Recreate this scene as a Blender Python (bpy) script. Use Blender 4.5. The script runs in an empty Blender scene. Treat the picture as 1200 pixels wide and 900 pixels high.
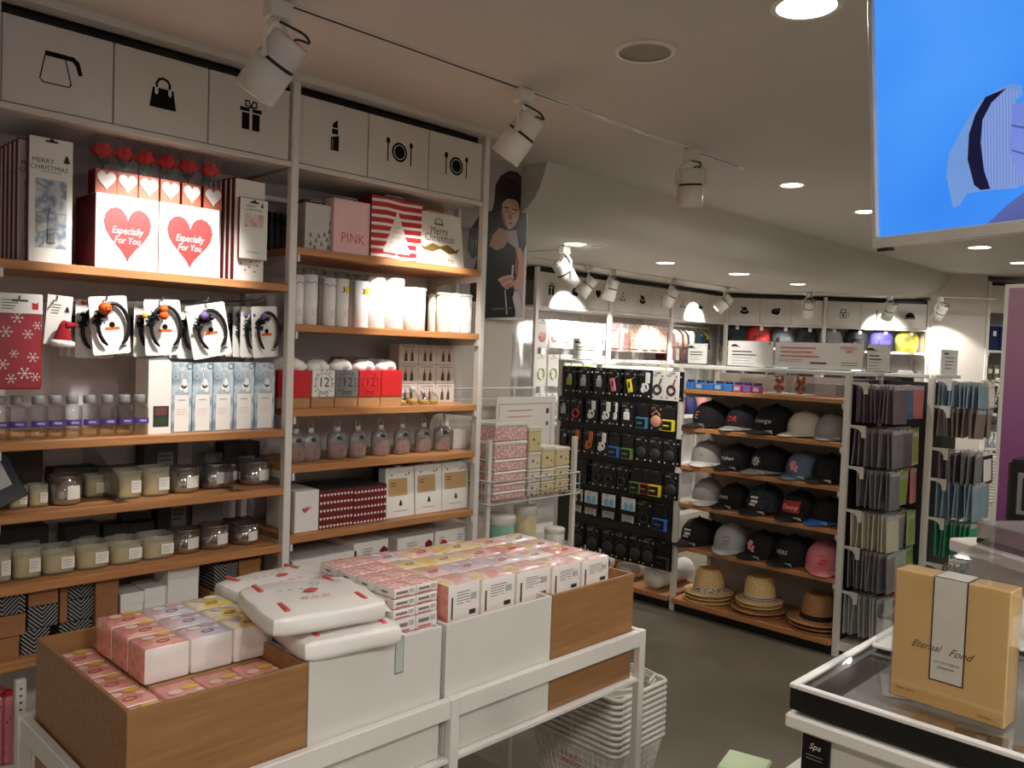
import bpy, math, random
from mathutils import Vector, Matrix
random.seed(7)
COL = bpy.context.scene.collection
PI = math.pi

# ------------------------------------------------------------------ camera model (fitted to the photograph)
F = 985.4
YAW, PIT, ROL = math.radians(44.333), math.radians(-2.238), math.radians(2.044)
EYE = Vector((0, 0, 1.5))
fw = Vector((math.cos(YAW)*math.cos(PIT), math.sin(YAW)*math.cos(PIT), math.sin(PIT)))
rt0 = Vector((math.sin(YAW), -math.cos(YAW), 0))
up0 = rt0.cross(fw)
rt = rt0*math.cos(ROL) + up0*math.sin(ROL)
up = -rt0*math.sin(ROL) + up0*math.cos(ROL)
def at(px, py, axis, v):
    """world point seen at photo pixel (px, py) on the plane axis = v"""
    d = fw + rt*((px-600)/F) - up*((py-450)/F)
    i = 'xyz'.index(axis)
    return EYE + d*((v-EYE[i])/d[i])
cam_data = bpy.data.cameras.new('camera')
cam_data.sensor_width = 36.0
cam_data.lens = F/1200*36.0
cam_data.clip_start = 0.02
cam = bpy.data.objects.new('camera', cam_data)
COL.objects.link(cam)
cam.matrix_world = Matrix(((rt.x, up.x, -fw.x, EYE.x), (rt.y, up.y, -fw.y, EYE.y), (rt.z, up.z, -fw.z, EYE.z), (0, 0, 0, 1)))
bpy.context.scene.camera = cam

# ------------------------------------------------------------------ materials
def lin(c):
    return tuple(((x/255)/12.92 if x/255 <= .04045 else ((x/255+.055)/1.055)**2.4) for x in c)
MATS = {}
def mat(name, rgb, rough=.5, metal=0.0, vary=.06, scale=14.0, spec=.5, emit=0.0, sub=0.0, stretch=None, bump=0.0, coat=0.0):
    """principled material whose colour is broken up by a noise texture"""
    if name in MATS: return MATS[name]
    m = bpy.data.materials.new(name); m.use_nodes = True
    nt = m.node_tree; b = nt.nodes['Principled BSDF']
    c = lin(rgb)
    tc = nt.nodes.new('ShaderNodeTexCoord'); mp = nt.nodes.new('ShaderNodeMapping')
    nz = nt.nodes.new('ShaderNodeTexNoise'); rp = nt.nodes.new('ShaderNodeValToRGB')
    mp.inputs['Scale'].default_value = stretch or (1, 1, 1)
    nz.inputs['Scale'].default_value = scale; nz.inputs['Detail'].default_value = 3.0
    rp.color_ramp.elements[0].position = .3; rp.color_ramp.elements[1].position = .7
    rp.color_ramp.elements[0].color = tuple(x*(1-vary) for x in c)+(1,)
    rp.color_ramp.elements[1].color = tuple(min(1, x*(1+vary)) for x in c)+(1,)
    L = nt.links.new
    L(tc.outputs['Object'], mp.inputs['Vector']); L(mp.outputs['Vector'], nz.inputs['Vector'])
    L(nz.outputs['Fac'], rp.inputs['Fac']); L(rp.outputs['Color'], b.inputs['Base Color'])
    b.inputs['Roughness'].default_value = rough; b.inputs['Metallic'].default_value = metal
    b.inputs['Specular IOR Level'].default_value = spec
    if coat: b.inputs['Coat Weight'].default_value = coat; b.inputs['Coat Roughness'].default_value = .12
    if emit:
        L(rp.outputs['Color'], b.inputs['Emission Color']); b.inputs['Emission Strength'].default_value = emit
    if bump:
        bp = nt.nodes.new('ShaderNodeBump'); bp.inputs['Strength'].default_value = bump; bp.inputs['Distance'].default_value = .004
        L(nz.outputs['Fac'], bp.inputs['Height']); L(bp.outputs['Normal'], b.inputs['Normal'])
    MATS[name] = m
    return m
def clear(name, tint=(245, 245, 245), gloss=.08, rough=.03, frost=0.0, edge=.45):
    """thin clear plastic or glass: mostly see-through, with a sharp reflection"""
    if name in MATS: return MATS[name]
    m = bpy.data.materials.new(name); m.use_nodes = True
    nt = m.node_tree; nt.nodes.clear(); L = nt.links.new
    out = nt.nodes.new('ShaderNodeOutputMaterial'); tr = nt.nodes.new('ShaderNodeBsdfTransparent'); gl = nt.nodes.new('ShaderNodeBsdfGlossy')
    mx = nt.nodes.new('ShaderNodeMixShader'); fr = nt.nodes.new('ShaderNodeLayerWeight'); ma = nt.nodes.new('ShaderNodeMath')
    tr.inputs['Color'].default_value = lin(tint)+(1,); gl.inputs['Roughness'].default_value = rough
    fr.inputs['Blend'].default_value = .25
    ma.operation = 'MULTIPLY_ADD'; ma.inputs[1].default_value = edge; ma.inputs[2].default_value = gloss
    L(fr.outputs['Facing'], ma.inputs[0]); L(ma.outputs[0], mx.inputs['Fac']); L(tr.outputs[0], mx.inputs[1]); L(gl.outputs[0], mx.inputs[2])
    last = mx
    if frost:
        df = nt.nodes.new('ShaderNodeBsdfDiffuse'); df.inputs['Color'].default_value = lin((225, 222, 212))+(1,)
        m2 = nt.nodes.new('ShaderNodeMixShader'); m2.inputs['Fac'].default_value = frost
        L(mx.outputs[0], m2.inputs[1]); L(df.outputs[0], m2.inputs[2]); last = m2
    L(last.outputs[0], out.inputs['Surface'])
    MATS[name] = m
    return m
def patterned(name, build, rough=.5, coat=0.0):
    """principled material whose base colour comes from build(nt, coord_socket) -> colour socket"""
    if name in MATS: return MATS[name]
    m = bpy.data.materials.new(name); m.use_nodes = True
    nt = m.node_tree; b = nt.nodes['Principled BSDF']; tc = nt.nodes.new('ShaderNodeTexCoord')
    nt.links.new(build(nt, tc.outputs['Object']), b.inputs['Base Color'])
    b.inputs['Roughness'].default_value = rough
    if coat: b.inputs['Coat Weight'].default_value = coat; b.inputs['Coat Roughness'].default_value = .15
    MATS[name] = m
    return m
def ramp(nt, fac, stops, const=False):
    r = nt.nodes.new('ShaderNodeValToRGB'); e = r.color_ramp.elements
    if const: r.color_ramp.interpolation = 'CONSTANT'
    while len(e) < len(stops): e.new(.5)
    for i, (p, c) in enumerate(stops): e[i].position = p; e[i].color = lin(c)+(1,)
    nt.links.new(fac, r.inputs['Fac']); return r.outputs['Color']
def blobs(cols, scale):
    """printed film: soft blobs in several colours"""
    def f(nt, co):
        n = nt.nodes.new('ShaderNodeTexNoise'); n.inputs['Scale'].default_value = scale; n.inputs['Detail'].default_value = 1.5
        nt.links.new(co, n.inputs['Vector'])
        k = len(cols)
        return ramp(nt, n.outputs['Fac'], [(.30+.42*i/(k-1), c) for i, c in enumerate(cols)])
    return f
def wood(c1, c2, sc=(1.5, 30, 30)):
    def f(nt, co):
        mp = nt.nodes.new('ShaderNodeMapping'); mp.inputs['Scale'].default_value = sc
        n = nt.nodes.new('ShaderNodeTexNoise'); n.inputs['Scale'].default_value = 3; n.inputs['Detail'].default_value = 5
        nt.links.new(co, mp.inputs['Vector']); nt.links.new(mp.outputs['Vector'], n.inputs['Vector'])
        return ramp(nt, n.outputs['Fac'], [(.3, c1), (.7, c2)])
    return f
def chevron(nt, co):
    s = nt.nodes.new('ShaderNodeSeparateXYZ'); nt.links.new(co, s.inputs[0])
    def ma(op, a, b=None):
        n = nt.nodes.new('ShaderNodeMath'); n.operation = op
        for i, v in enumerate((a, b)):
            if v is None: continue
            if isinstance(v, (int, float)): n.inputs[i].default_value = v
            else: nt.links.new(v, n.inputs[i])
        return n.outputs[0]
    tri = ma('PINGPONG', ma('ADD', s.outputs['X'], 5.0), .042)
    v = ma('FRACT', ma('MULTIPLY', ma('ADD', ma('ADD', s.outputs['Z'], tri), 3.0), 82.0))
    return ramp(nt, v, [(0, (18, 18, 20)), (.72, (170, 168, 165))], True)

white_metal = mat('white_painted_metal', (222, 217, 210), .38, vary=.02)
white_lam = mat('white_laminate', (214, 209, 202), .42, vary=.015, scale=5)
white_card = mat('white_card', (232, 228, 222), .55, vary=.02)
white_plastic = mat('white_plastic', (226, 222, 214), .35, vary=.02)
black = mat('black_print', (10, 9, 9), .6, vary=.1, spec=.15)
black_metal = mat('black_metal', (12, 12, 13), .35, vary=.1)
black_gloss = mat('black_gloss_card', (18, 18, 20), .22, vary=.15)
dark_grey = mat('dark_grey', (46, 45, 46), .5)
grey = mat('mid_grey', (120, 118, 116), .5)
light_grey = mat('light_grey', (178, 176, 174), .45)
text_grey = mat('grey_print', (120, 116, 112), .6)
steel = mat('brushed_steel', (170, 168, 165), .3, metal=1.0)
shelf_wood = patterned('shelf_oak', wood((168, 112, 66), (194, 136, 86)), .42)
box_wood = patterned('table_oak', wood((138, 98, 58), (160, 116, 74), (1.5, 25, 25)), .45)
kraft = mat('kraft_card', (172, 128, 84), .65, vary=.07, scale=40)
kraft_dark = mat('kraft_dark', (118, 82, 52), .7, vary=.08, scale=30)
red = mat('red_card', (196, 30, 34), .5)
dark_red = mat('dark_red_card', (112, 20, 26), .5, vary=.1)
red_felt = mat('red_felt', (146, 14, 26), .9, vary=.12, scale=60)
fluff = mat('white_fluff', (238, 234, 228), .95, vary=.05, scale=80, bump=.6)
pink = mat('pink_card', (232, 160, 158), .5, vary=.03)
pale_pink = mat('pale_pink', (240, 198, 194), .5, vary=.04)
orange = mat('orange_felt', (232, 96, 20), .7)
yellow = mat('yellow_felt', (240, 170, 20), .7)
purple = mat('purple_felt', (120, 98, 160), .7)
black_fluff = mat('black_tulle', (16, 14, 18), .9, vary=.3, scale=60, bump=.5)
green = mat('leaf_green', (48, 92, 40), .6, vary=.2)
gold = mat('gold_print', (128, 98, 44), .45, metal=.3)
silver = clear('silver_glass', (205, 200, 190), gloss=.42, rough=.07, frost=.08)
amber = clear('amber_glass', (222, 190, 132), gloss=.36, rough=.09, frost=.06)
wax = mat('candle_wax', (240, 228, 176), .5, vary=.04)
wax_white = mat('pale_wax', (232, 214, 196), .5, vary=.04)
label_paper = mat('label_paper', (226, 220, 208), .6, vary=.02)
straw = mat('straw_weave', (222, 188, 130), .75, vary=.16, scale=90, bump=.3)
straw_dark = mat('straw_weave_tan', (170, 120, 74), .75, vary=.16, scale=90, bump=.3)
film = clear('clear_film', gloss=.05)
glass = clear('clear_glass', gloss=.09)
acrylic = clear('clear_acrylic', (236, 240, 240), gloss=.07)
frosted = clear('frosted_glass', (232, 230, 220), gloss=.05, rough=.35, frost=.24)
pouch_film = clear('grey_pouch_film', (205, 203, 205), gloss=.12, rough=.12, frost=.16)
chev = patterned('chevron_print', chevron, .55)

# ------------------------------------------------------------------ mesh builder
XZ = (Vector((1, 0, 0)), Vector((0, 0, 1)))
TEXT = {}
def text_mesh(s):
    if s not in TEXT:
        c = bpy.data.curves.new('lettering', 'FONT'); c.body = s; c.align_x = 'CENTER'; c.align_y = 'CENTER'; c.resolution_u = 2
        o = bpy.data.objects.new('lettering', c); COL.objects.link(o)
        me = bpy.data.meshes.new_from_object(o)
        TEXT[s] = ([tuple(v.co) for v in me.vertices], [tuple(p.vertices) for p in me.polygons])
        bpy.data.objects.remove(o); bpy.data.meshes.remove(me); bpy.data.curves.remove(c)
    return TEXT[s]
class MB:
    def __init__(s): s.v = []; s.f = []; s.mi = []; s.sm = []; s.mats = []
    def add(s, verts, faces, m, smooth=False):
        if m not in s.mats: s.mats.append(m)
        k = s.mats.index(m); n = len(s.v)
        s.v.extend(Vector(v) for v in verts)
        for f in faces: s.f.append(tuple(i+n for i in f)); s.mi.append(k); s.sm.append(smooth)
        return s
    def box(s, x0, x1, y0, y1, z0, z1, m, b=0.0, faces=None):
        """box, chamfered by b; faces gives another material to sides among -x +x -y +y -z +z"""
        X, Y, Z = (x0, x1), (y0, y1), (z0, z1)
        faces = faces or {}
        nm = ['-x', '+x', '-y', '+y', '-z', '+z']
        if b <= 0:
            v = [(X[i], Y[j], Z[k]) for i in (0, 1) for j in (0, 1) for k in (0, 1)]
            q = [(0, 1, 3, 2), (4, 6, 7, 5), (0, 4, 5, 1), (2, 3, 7, 6), (0, 2, 6, 4), (1, 5, 7, 3)]
            for n_, f in zip(nm, q): s.add([v[i] for i in f], [(0, 1, 2, 3)], faces.get(n_, m))
            return s
        b = min(b, .45*min(abs(x1-x0), abs(y1-y0), abs(z1-z0)))
        P = {}
        vs = []
        for i in (0, 1):
            for j in (0, 1):
                for k in (0, 1):
                    c = [X[i], Y[j], Z[k]]; d = [b if t == 0 else -b for t in (i, j, k)]
                    for a in range(3):   # point on the face of axis a
                        p = [c[t]+(0 if t == a else d[t]) for t in range(3)]
                        P[(i, j, k, a)] = len(vs); vs.append(p)
        fs = []; fm = []
        def q(keys, mm): fs.append(tuple(P[k] for k in keys)); fm.append(mm)
        for a in range(3):
            o = [(1, 2), (2, 0), (0, 1)][a]
            for e in (0, 1):
                ks = []
                for (u, w) in ((0, 0), (1, 0), (1, 1), (0, 1)):
                    t = [0, 0, 0]; t[a] = e; t[o[0]] = u; t[o[1]] = w; ks.append((t[0], t[1], t[2], a))
                if e == 0: ks.reverse()
                q(ks, faces.get(nm[a*2+e], m))
        for a in range(3):       # edges along axis a
            o1, o2 = [(1, 2), (2, 0), (0, 1)][a]
            for u in (0, 1):
                for w in (0, 1):
                    t0 = [0, 0, 0]; t0[o1] = u; t0[o2] = w; t1 = list(t0); t1[a] = 1
                    ks = [tuple(t0)+(o1,), tuple(t0)+(o2,), tuple(t1)+(o2,), tuple(t1)+(o1,)]
                    if (u+w) % 2 == 0: ks.reverse()
                    q(ks, m)
        for i in (0, 1):
            for j in (0, 1):
                for k in (0, 1):
                    ks = [(i, j, k, 0), (i, j, k, 1), (i, j, k, 2)]
                    if (i+j+k) % 2 == 0: ks.reverse()
                    q(ks, m)
        for f, mm in zip(fs, fm): s.add([vs[i] for i in f], [tuple(range(len(f)))], mm)
        return s
    def poly(s, pts, m, o=(0, 0, 0), uv=XZ):
        o = Vector(o)
        return s.add([o+uv[0]*a+uv[1]*b for a, b in pts], [tuple(range(len(pts)))], m)
    def rect(s, u0, u1, v0, v1, m, o=(0, 0, 0), uv=XZ):
        return s.poly([(u0, v0), (u1, v0), (u1, v1), (u0, v1)], m, o, uv)
    def prism(s, pts, t, m, o=(0, 0, 0), uv=XZ, side=None):
        """outline pts in the plane uv, t thick behind it"""
        o = Vector(o); n = uv[0].cross(uv[1]).normalized(); k = len(pts)
        fr = [o+uv[0]*a+uv[1]*b for a, b in pts]; bk = [p-n*t for p in fr]
        s.add(fr, [tuple(range(k))], m); s.add(bk, [tuple(reversed(range(k)))], side or m)
        s.add(fr+bk, [(i, i+k, (i+1) % k+k, (i+1) % k) for i in range(k)], side or m)
        return s
    def lathe(s, prof, m, n=20, c=(0, 0, 0), axis=None, sx=1, sy=1, smooth=True, cap=True):
        """profile [(r, z)] turned about z (or about axis) at c"""
        R = axis.to_track_quat('Z', 'Y').to_matrix() if axis is not None else Matrix.Identity(3)
        c = Vector(c); vs = []
        for r, z in prof:
            for i in range(n):
                a = 2*PI*i/n; vs.append(c+R @ Vector((r*math.cos(a)*sx, r*math.sin(a)*sy, z)))
        fs = []
        for j in range(len(prof)-1):
            for i in range(n): fs.append((j*n+i, j*n+(i+1) % n, (j+1)*n+(i+1) % n, (j+1)*n+i))
        s.add(vs, fs, m, smooth)
        k = len(prof)
        if not cap: return s
        if prof[0][0] > 1e-6: s.add(vs[:n], [tuple(reversed(range(n)))], m)
        if prof[-1][0] > 1e-6: s.add(vs[(k-1)*n:], [tuple(range(n))], m)
        return s
    def ball(s, c, r, m, n=14, sz=1.0, rough=0.0):
        k = max(5, n//2); vs = []; fs = []; rnd = random.Random(int(abs(c[0])*1000)+n)
        for j in range(k+1):
            t = PI*j/k
            for i in range(n):
                a = 2*PI*i/n; q = 1+rnd.uniform(-rough, rough)
                vs.append((c[0]+r*q*math.sin(t)*math.cos(a), c[1]+r*q*math.sin(t)*math.sin(a), c[2]+r*q*sz*math.cos(t)))
        for j in range(k):
            for i in range(n): fs.append((j*n+i, (j+1)*n+i, (j+1)*n+(i+1) % n, j*n+(i+1) % n))
        return s.add(vs, fs, m, True)
    def tube(s, path, r, m, n=7, closed=False):
        path = [Vector(p) for p in path]; k = len(path); vs = []; prev = None
        for i, p in enumerate(path):
            a = path[(i-1) % k] if (closed or i > 0) else p; b = path[(i+1) % k] if (closed or i < k-1) else p
            t = (b-a).normalized()
            if prev is None: prev = t.orthogonal().normalized()
            prev = (prev-t*prev.dot(t)); prev = prev.normalized() if prev.length > 1e-6 else t.orthogonal().normalized()
            w = t.cross(prev); rr = r[i] if isinstance(r, (list, tuple)) else r
            vs.extend(p+(prev*math.cos(2*PI*j/n)+w*math.sin(2*PI*j/n))*rr for j in range(n))
        fs = []
        for i in range(k if closed else k-1):
            i2 = (i+1) % k
            fs.extend((i*n+j, i*n+(j+1) % n, i2*n+(j+1) % n, i2*n+j) for j in range(n))
        s.add(vs, fs, m, True)
        if not closed:
            s.add(vs[:n], [tuple(reversed(range(n)))], m); s.add(vs[-n:], [tuple(range(n))], m)
        return s
    def bar(s, a, b, w, m):
        """square bar from a to b"""
        a, b = Vector(a), Vector(b); t = (b-a).normalized(); u = t.cross(Vector((0, 0, 1)))
        u = u.normalized() if u.length > 1e-4 else Vector((1, 0, 0)); v = t.cross(u); h = w/2
        ps = [a+u*i*h+v*j*h for i, j in ((-1, -1), (1, -1), (1, 1), (-1, 1))]; qs = [p+(b-a) for p in ps]
        return s.add(ps+qs, [(3, 2, 1, 0), (4, 5, 6, 7)]+[(i, (i+1) % 4, (i+1) % 4+4, i+4) for i in range(4)], m)
    def text(s, body, size, m, o=(0, 0, 0), uv=XZ, shear=0.0, wide=1.0):
        vs, fs = text_mesh(body); o = Vector(o)
        return s.add([o+uv[0]*((x+shear*y)*size*wide)+uv[1]*(y*size) for x, y, z in vs], fs, m)
    def lines(s, w, n, pitch, m, o=(0, 0, 0), uv=XZ, h=.3, seed=0):
        """rows of small print too fine to read"""
        r = random.Random(seed)
        for i in range(n):
            s.rect(-w/2, -w/2+w*r.uniform(.55, 1), -i*pitch-pitch*h, -i*pitch, m, o, uv)
        return s
    def move(s, M, start=0):
        for i in range(start, len(s.v)): s.v[i] = M @ s.v[i]
        return s
    def build(s, name, parent=None, loc=None, rot=None):
        me = bpy.data.meshes.new(name)
        me.from_pydata([tuple(v) for v in s.v], [], s.f)
        for m in s.mats: me.materials.append(m)
        me.polygons.foreach_set('material_index', s.mi); me.polygons.foreach_set('use_smooth', s.sm)
        me.update()
        o = bpy.data.objects.new(name, me); COL.objects.link(o)
        if parent is not None: o.parent = parent
        if loc is not None: o.location = loc
        if rot is not None: o.rotation_euler = rot
        return o
LABELS = {}
def tag(o, label, cat, group=None, kind=None):
    o['label'] = label; o['category'] = cat
    if group: o['group'] = group
    if kind: o['kind'] = kind
    k = LABELS.setdefault(label.lower(), group)
    return o
def thing(name, label, cat, loc=(0, 0, 0), rz=0.0, group=None, rot=None):
    o = bpy.data.objects.new(name, None); COL.objects.link(o); o.empty_display_size = .05
    o.location = loc; o.rotation_euler = rot or (0, 0, rz)
    return tag(o, label, cat, group)
def structure(mb, name, **k):
    o = mb.build(name, **k); o['kind'] = 'structure'; return o
KIDS = {}
def kids(o): return list(o.children)
def dup(root, loc, label, rz=0.0, group=None, rot=None, scale=None):
    """a copy of a thing with copies of its parts and sub-parts"""
    r = root.copy(); COL.objects.link(r); r.location = loc; r.rotation_euler = rot or (0, 0, rz)
    if scale: r.scale = scale
    r['label'] = label
    if group: r['group'] = group
    for ch in kids(root):
        c = ch.copy(); COL.objects.link(c); c.parent = r
        for g in kids(ch):
            d = g.copy(); COL.objects.link(d); d.parent = c
    return r
ORD = ['first', 'second', 'third', 'fourth', 'fifth', 'sixth', 'seventh', 'eighth', 'ninth', 'tenth', 'eleventh', 'twelfth', 'thirteenth', 'fourteenth']
def heart(w, h, n=28):
    pts = []
    for i in range(n):
        t = 2*PI*i/n+.001
        x = 16*math.sin(t)**3; y = 13*math.cos(t)-5*math.cos(2*t)-2*math.cos(3*t)-math.cos(4*t)
        pts.append((-x/32*w, (y+2.5)/29*h))
    return pts
def circle(r, n=20, cx=0, cy=0, sy=1.0): return [(cx+r*math.cos(2*PI*i/n), cy+r*sy*math.sin(2*PI*i/n)) for i in range(n)]
def rrect(w, h, r, n=4, x=0, y=0):
    p = []
    for cx, cy, a0 in ((w/2-r, h/2-r, 0), (-w/2+r, h/2-r, 90), (-w/2+r, -h/2+r, 180), (w/2-r, -h/2+r, 270)):
        for i in range(n+1):
            a = math.radians(a0+90*i/n); p.append((x+cx+r*math.cos(a), y+cy+r*math.sin(a)))
    return p
def ring_faces(mb, r0, r1, m, o, uv=XZ, n=28):
    o = Vector(o); vs = []
    for i in range(n):
        a = 2*PI*i/n
        for r in (r0, r1): vs.append(o+uv[0]*r*math.cos(a)+uv[1]*r*math.sin(a))
    mb.add(vs, [(2*i, 2*i+1, (2*i+3) % (2*n), (2*i+2) % (2*n)) for i in range(n)], m)
# ------------------------------------------------------------------ the room
paint = mat('wall_paint', (208, 200, 190), .8, vary=.02, scale=3)
ceil_paint = mat('ceiling_paint', (204, 200, 192), .85, vary=.02, scale=2)
def floor_mat(nt, co):
    a = nt.nodes.new('ShaderNodeTexNoise'); a.inputs['Scale'].default_value = 1.3; a.inputs['Detail'].default_value = 8
    nt.links.new(co, a.inputs['Vector'])
    return ramp(nt, a.outputs['Fac'], [(.3, (104, 97, 84)), (.7, (122, 114, 98))])
concrete = patterned('floor_screed', floor_mat, .38)
structure(MB().box(-1.5, 10.6, -2.6, 5.2, -.05, 0, concrete), 'floor')
# high ceiling in front, lower ceiling over the far aisle, a sloping face between them
structure(MB().box(-1.5, 10.6, -2.6, 2.78, 2.42, 2.5, ceil_paint).box(-1.5, 3.03, 2.78, 3.0, 2.42, 2.5, ceil_paint), 'ceiling')
structure(MB().box(3.03, 10.6, 3.17, 5.2, 2.16, 2.28, ceil_paint), 'ceiling_far')
sof = [(2.775, 2.42), (2.79, 2.37), (2.815, 2.31), (2.85, 2.255), (2.90, 2.212), (2.97, 2.182), (3.06, 2.165), (3.18, 2.159)]
structure(MB().add([(x, y, z) for y, z in sof for x in (3.03, 10.6)], [(2*i, 2*i+2, 2*i+3, 2*i+1) for i in range(len(sof)-1)], ceil_paint, True).add([(3.03, y, z) for y, z in sof+[(3.18, 2.42)]], [tuple(range(len(sof)+1))], ceil_paint), 'trim_1')
structure(MB().box(-1.5, 3.03, 2.97, 3.1, 0, 2.5, paint), 'wall_left')
structure(MB().box(2.93, 3.03, 3.1, 4.78, 0, 2.3, paint), 'wall_return')
structure(MB().box(2.93, 7.9, 4.74, 4.84, 0, 2.3, paint), 'wall_aisle')
structure(MB().box(-1.6, -1.5, -2.6, 3.1, 0, 2.5, paint), 'wall_front')
structure(MB().box(-1.5, 10.6, -2.7, -2.6, 0, 2.5, paint), 'wall_right')
# the oblique wall at the far end
BK = Vector((7.51, 4.37, 0)); BKD = Vector((.697, -.717, 0)); BKN = Vector((.717, .697, 0)); BRZ = math.atan2(BKD.y, BKD.x)
def back(u, d=0.0, z=0.0): return BK+BKD*u+BKN*d+Vector((0, 0, z))
o = structure(MB().box(-.3, 6.8, .40, .5, 0, 2.5, paint).box(2.02, 2.58, 0, .40, 0, 2.5, paint), 'wall_back', loc=BK, rot=(0, 0, BRZ))
structure(MB().box(-.9, 2.50, 2.57, 2.63, 2.397, 2.42, white_lam), 'trim_2')

# ------------------------------------------------------------------ icons of the cupboard doors (drawn in metres about 0,0)
def icon(mb, kind, s, o, uv):
    k = s
    P = lambda pts, m=black: mb.poly([(x*k, y*k) for x, y in pts], m, o, uv)
    R = lambda a, b, c, d, m=black: mb.rect(a*k, b*k, c*k, d*k, m, o, uv)
    n = uv[0].cross(uv[1]); o2 = Vector(o)+n*.0006
    PW = lambda pts, m=white_lam: mb.poly([(x*k, y*k) for x, y in pts], m, o2, uv)
    def stroke(pts, w=.05, m=black, closed=False):
        q = pts+[pts[0]] if closed else pts
        for (x0, y0), (x1, y1) in zip(q, q[1:]):
            L = math.hypot(x1-x0, y1-y0) or 1; dx, dy = -(y1-y0)/L*w/2, (x1-x0)/L*w/2
            ex, ey = (x1-x0)/L*w*.4, (y1-y0)/L*w*.4
            P([(x0+dx-ex, y0+dy-ey), (x0-dx-ex, y0-dy-ey), (x1-dx+ex, y1-dy+ey), (x1+dx+ex, y1+dy+ey)], m)
    if kind == 'coffee_pot':
        R(-.55, .25, .42, .62); stroke([(-.55, .42), (-.72, -.5), (-.6, -.62), (.35, -.62), (.42, -.5), (.2, .42)], .045)
        P([(.2, .42), (.2, .6), (.5, .62), (.72, .45), (.85, -.05), (.7, -.08), (.6, .25), (.45, .42)])
    elif kind == 'handbag':
        P([(-.45, .25), (-.58, -.6), (.58, -.6), (.45, .25)]); stroke([(-.28, .1), (-.28, .45), (-.18, .62), (0, .68), (.18, .62), (.28, .45), (.28, .1)], .1)
        PW([(-.36, .28), (-.36, .02), (-.3, -.06), (-.22, .02), (-.22, .25)]); PW([(.36, .28), (.36, .02), (.3, -.06), (.22, .02), (.22, .25)])
        stroke([(-.28, .12), (-.28, .3)], .07); stroke([(.28, .12), (.28, .3)], .07)
    elif kind == 'gift':
        R(-.45, -.07, -.65, .12); R(.07, .45, -.65, .12); R(-.55, -.07, .18, .36); R(.07, .55, .18, .36)
        stroke([(0, .38), (-.28, .45), (-.28, .66), (-.12, .68), (0, .4)], .07, closed=True); stroke([(0, .38), (.28, .45), (.28, .66), (.12, .68), (0, .4)], .07, closed=True)
    elif kind == 'lipstick':
        R(-.24, .24, -.7, -.1); P([(-.24, -.06), (.24, .08), (.24, -.1), (-.24, -.1)]); R(-.18, .18, .12, .38); P([(-.15, .44), (.15, .44), (.15, .85), (-.05, .72), (-.15, .6)])
        PW([(-.18, -.64), (-.1, -.64), (-.1, -.12), (-.18, -.15)], grey)
    elif kind == 'plate':
        P(circle(.52, 28)); PW(circle(.40, 28)); mb.poly([(x*k, y*k) for x, y in circle(.355, 28)], black, Vector(o)+n*.0012, uv)
        R(-.82, -.74, -.6, .4); P(circle(.13, 12, -.78, .5, 1.3)); R(.74, .82, -.6, .4); P(circle(.12, 12, .78, .5, 1.3))
    elif kind == 'brick':
        P([(-.6, -.35), (-.6, .2), (-.35, .4), (.6, .5), (.6, 0), (.3, -.5)])
        for x, y in ((-.3, .22), (.05, .26), (-.1, .05), (.3, .1), (.35, .32)): PW(circle(.1, 10, x, y, .6), grey)
    elif kind == 'heart': P(heart(1.0, 1.1))
    elif kind == 'hanger':
        stroke([(-.55, -.35), (.55, -.35), (0, .15)], .09, closed=True); stroke([(0, .15), (0, .35), (.12, .45), (.1, .6), (-.06, .6)], .08)
    elif kind == 'hat':
        P(circle(.62, 24, 0, -.18, .55)); P([(-.36, 0), (-.3, .42), (0, .52), (.3, .42), (.36, 0)]); PW([(-.36, -.06), (0, -.16), (.36, -.06), (.36, .02), (0, -.06), (-.36, .02)]); P([(-.3, .2), (-.62, .5), (-.5, .62), (-.25, .4)])
    elif kind == 'pencil': R(-.06, .06, -.7, .75)
    elif kind == 'palette':
        stroke([(-.5, -.55), (.4, -.55), (.4, .1), (-.5, .1)], .09, closed=True); stroke([(-.4, .15), (-.4, .6), (.3, .6), (.3, .15)], .1, closed=True); R(-.25, .15, -.35, -.1); stroke([(.75, -.4), (.75, .2)], .06)
    elif kind == 'dome': P([(.7*math.cos(PI*i/16), .75*math.sin(PI*i/16)-.25) for i in range(17)]); R(-.72, .72, -.42, -.3)
    elif kind == 'flask': P([(-.42, -.5), (.42, -.5), (.5, -.3), (.14, .15), (.1, .75), (-.1, .75), (-.14, .15), (-.5, -.3)])
    elif kind == 'bowl': P([(-.55, .1), (.55, .1), (.4, -.4), (-.4, -.4)]); R(-.3, .3, .2, .3)

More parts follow.
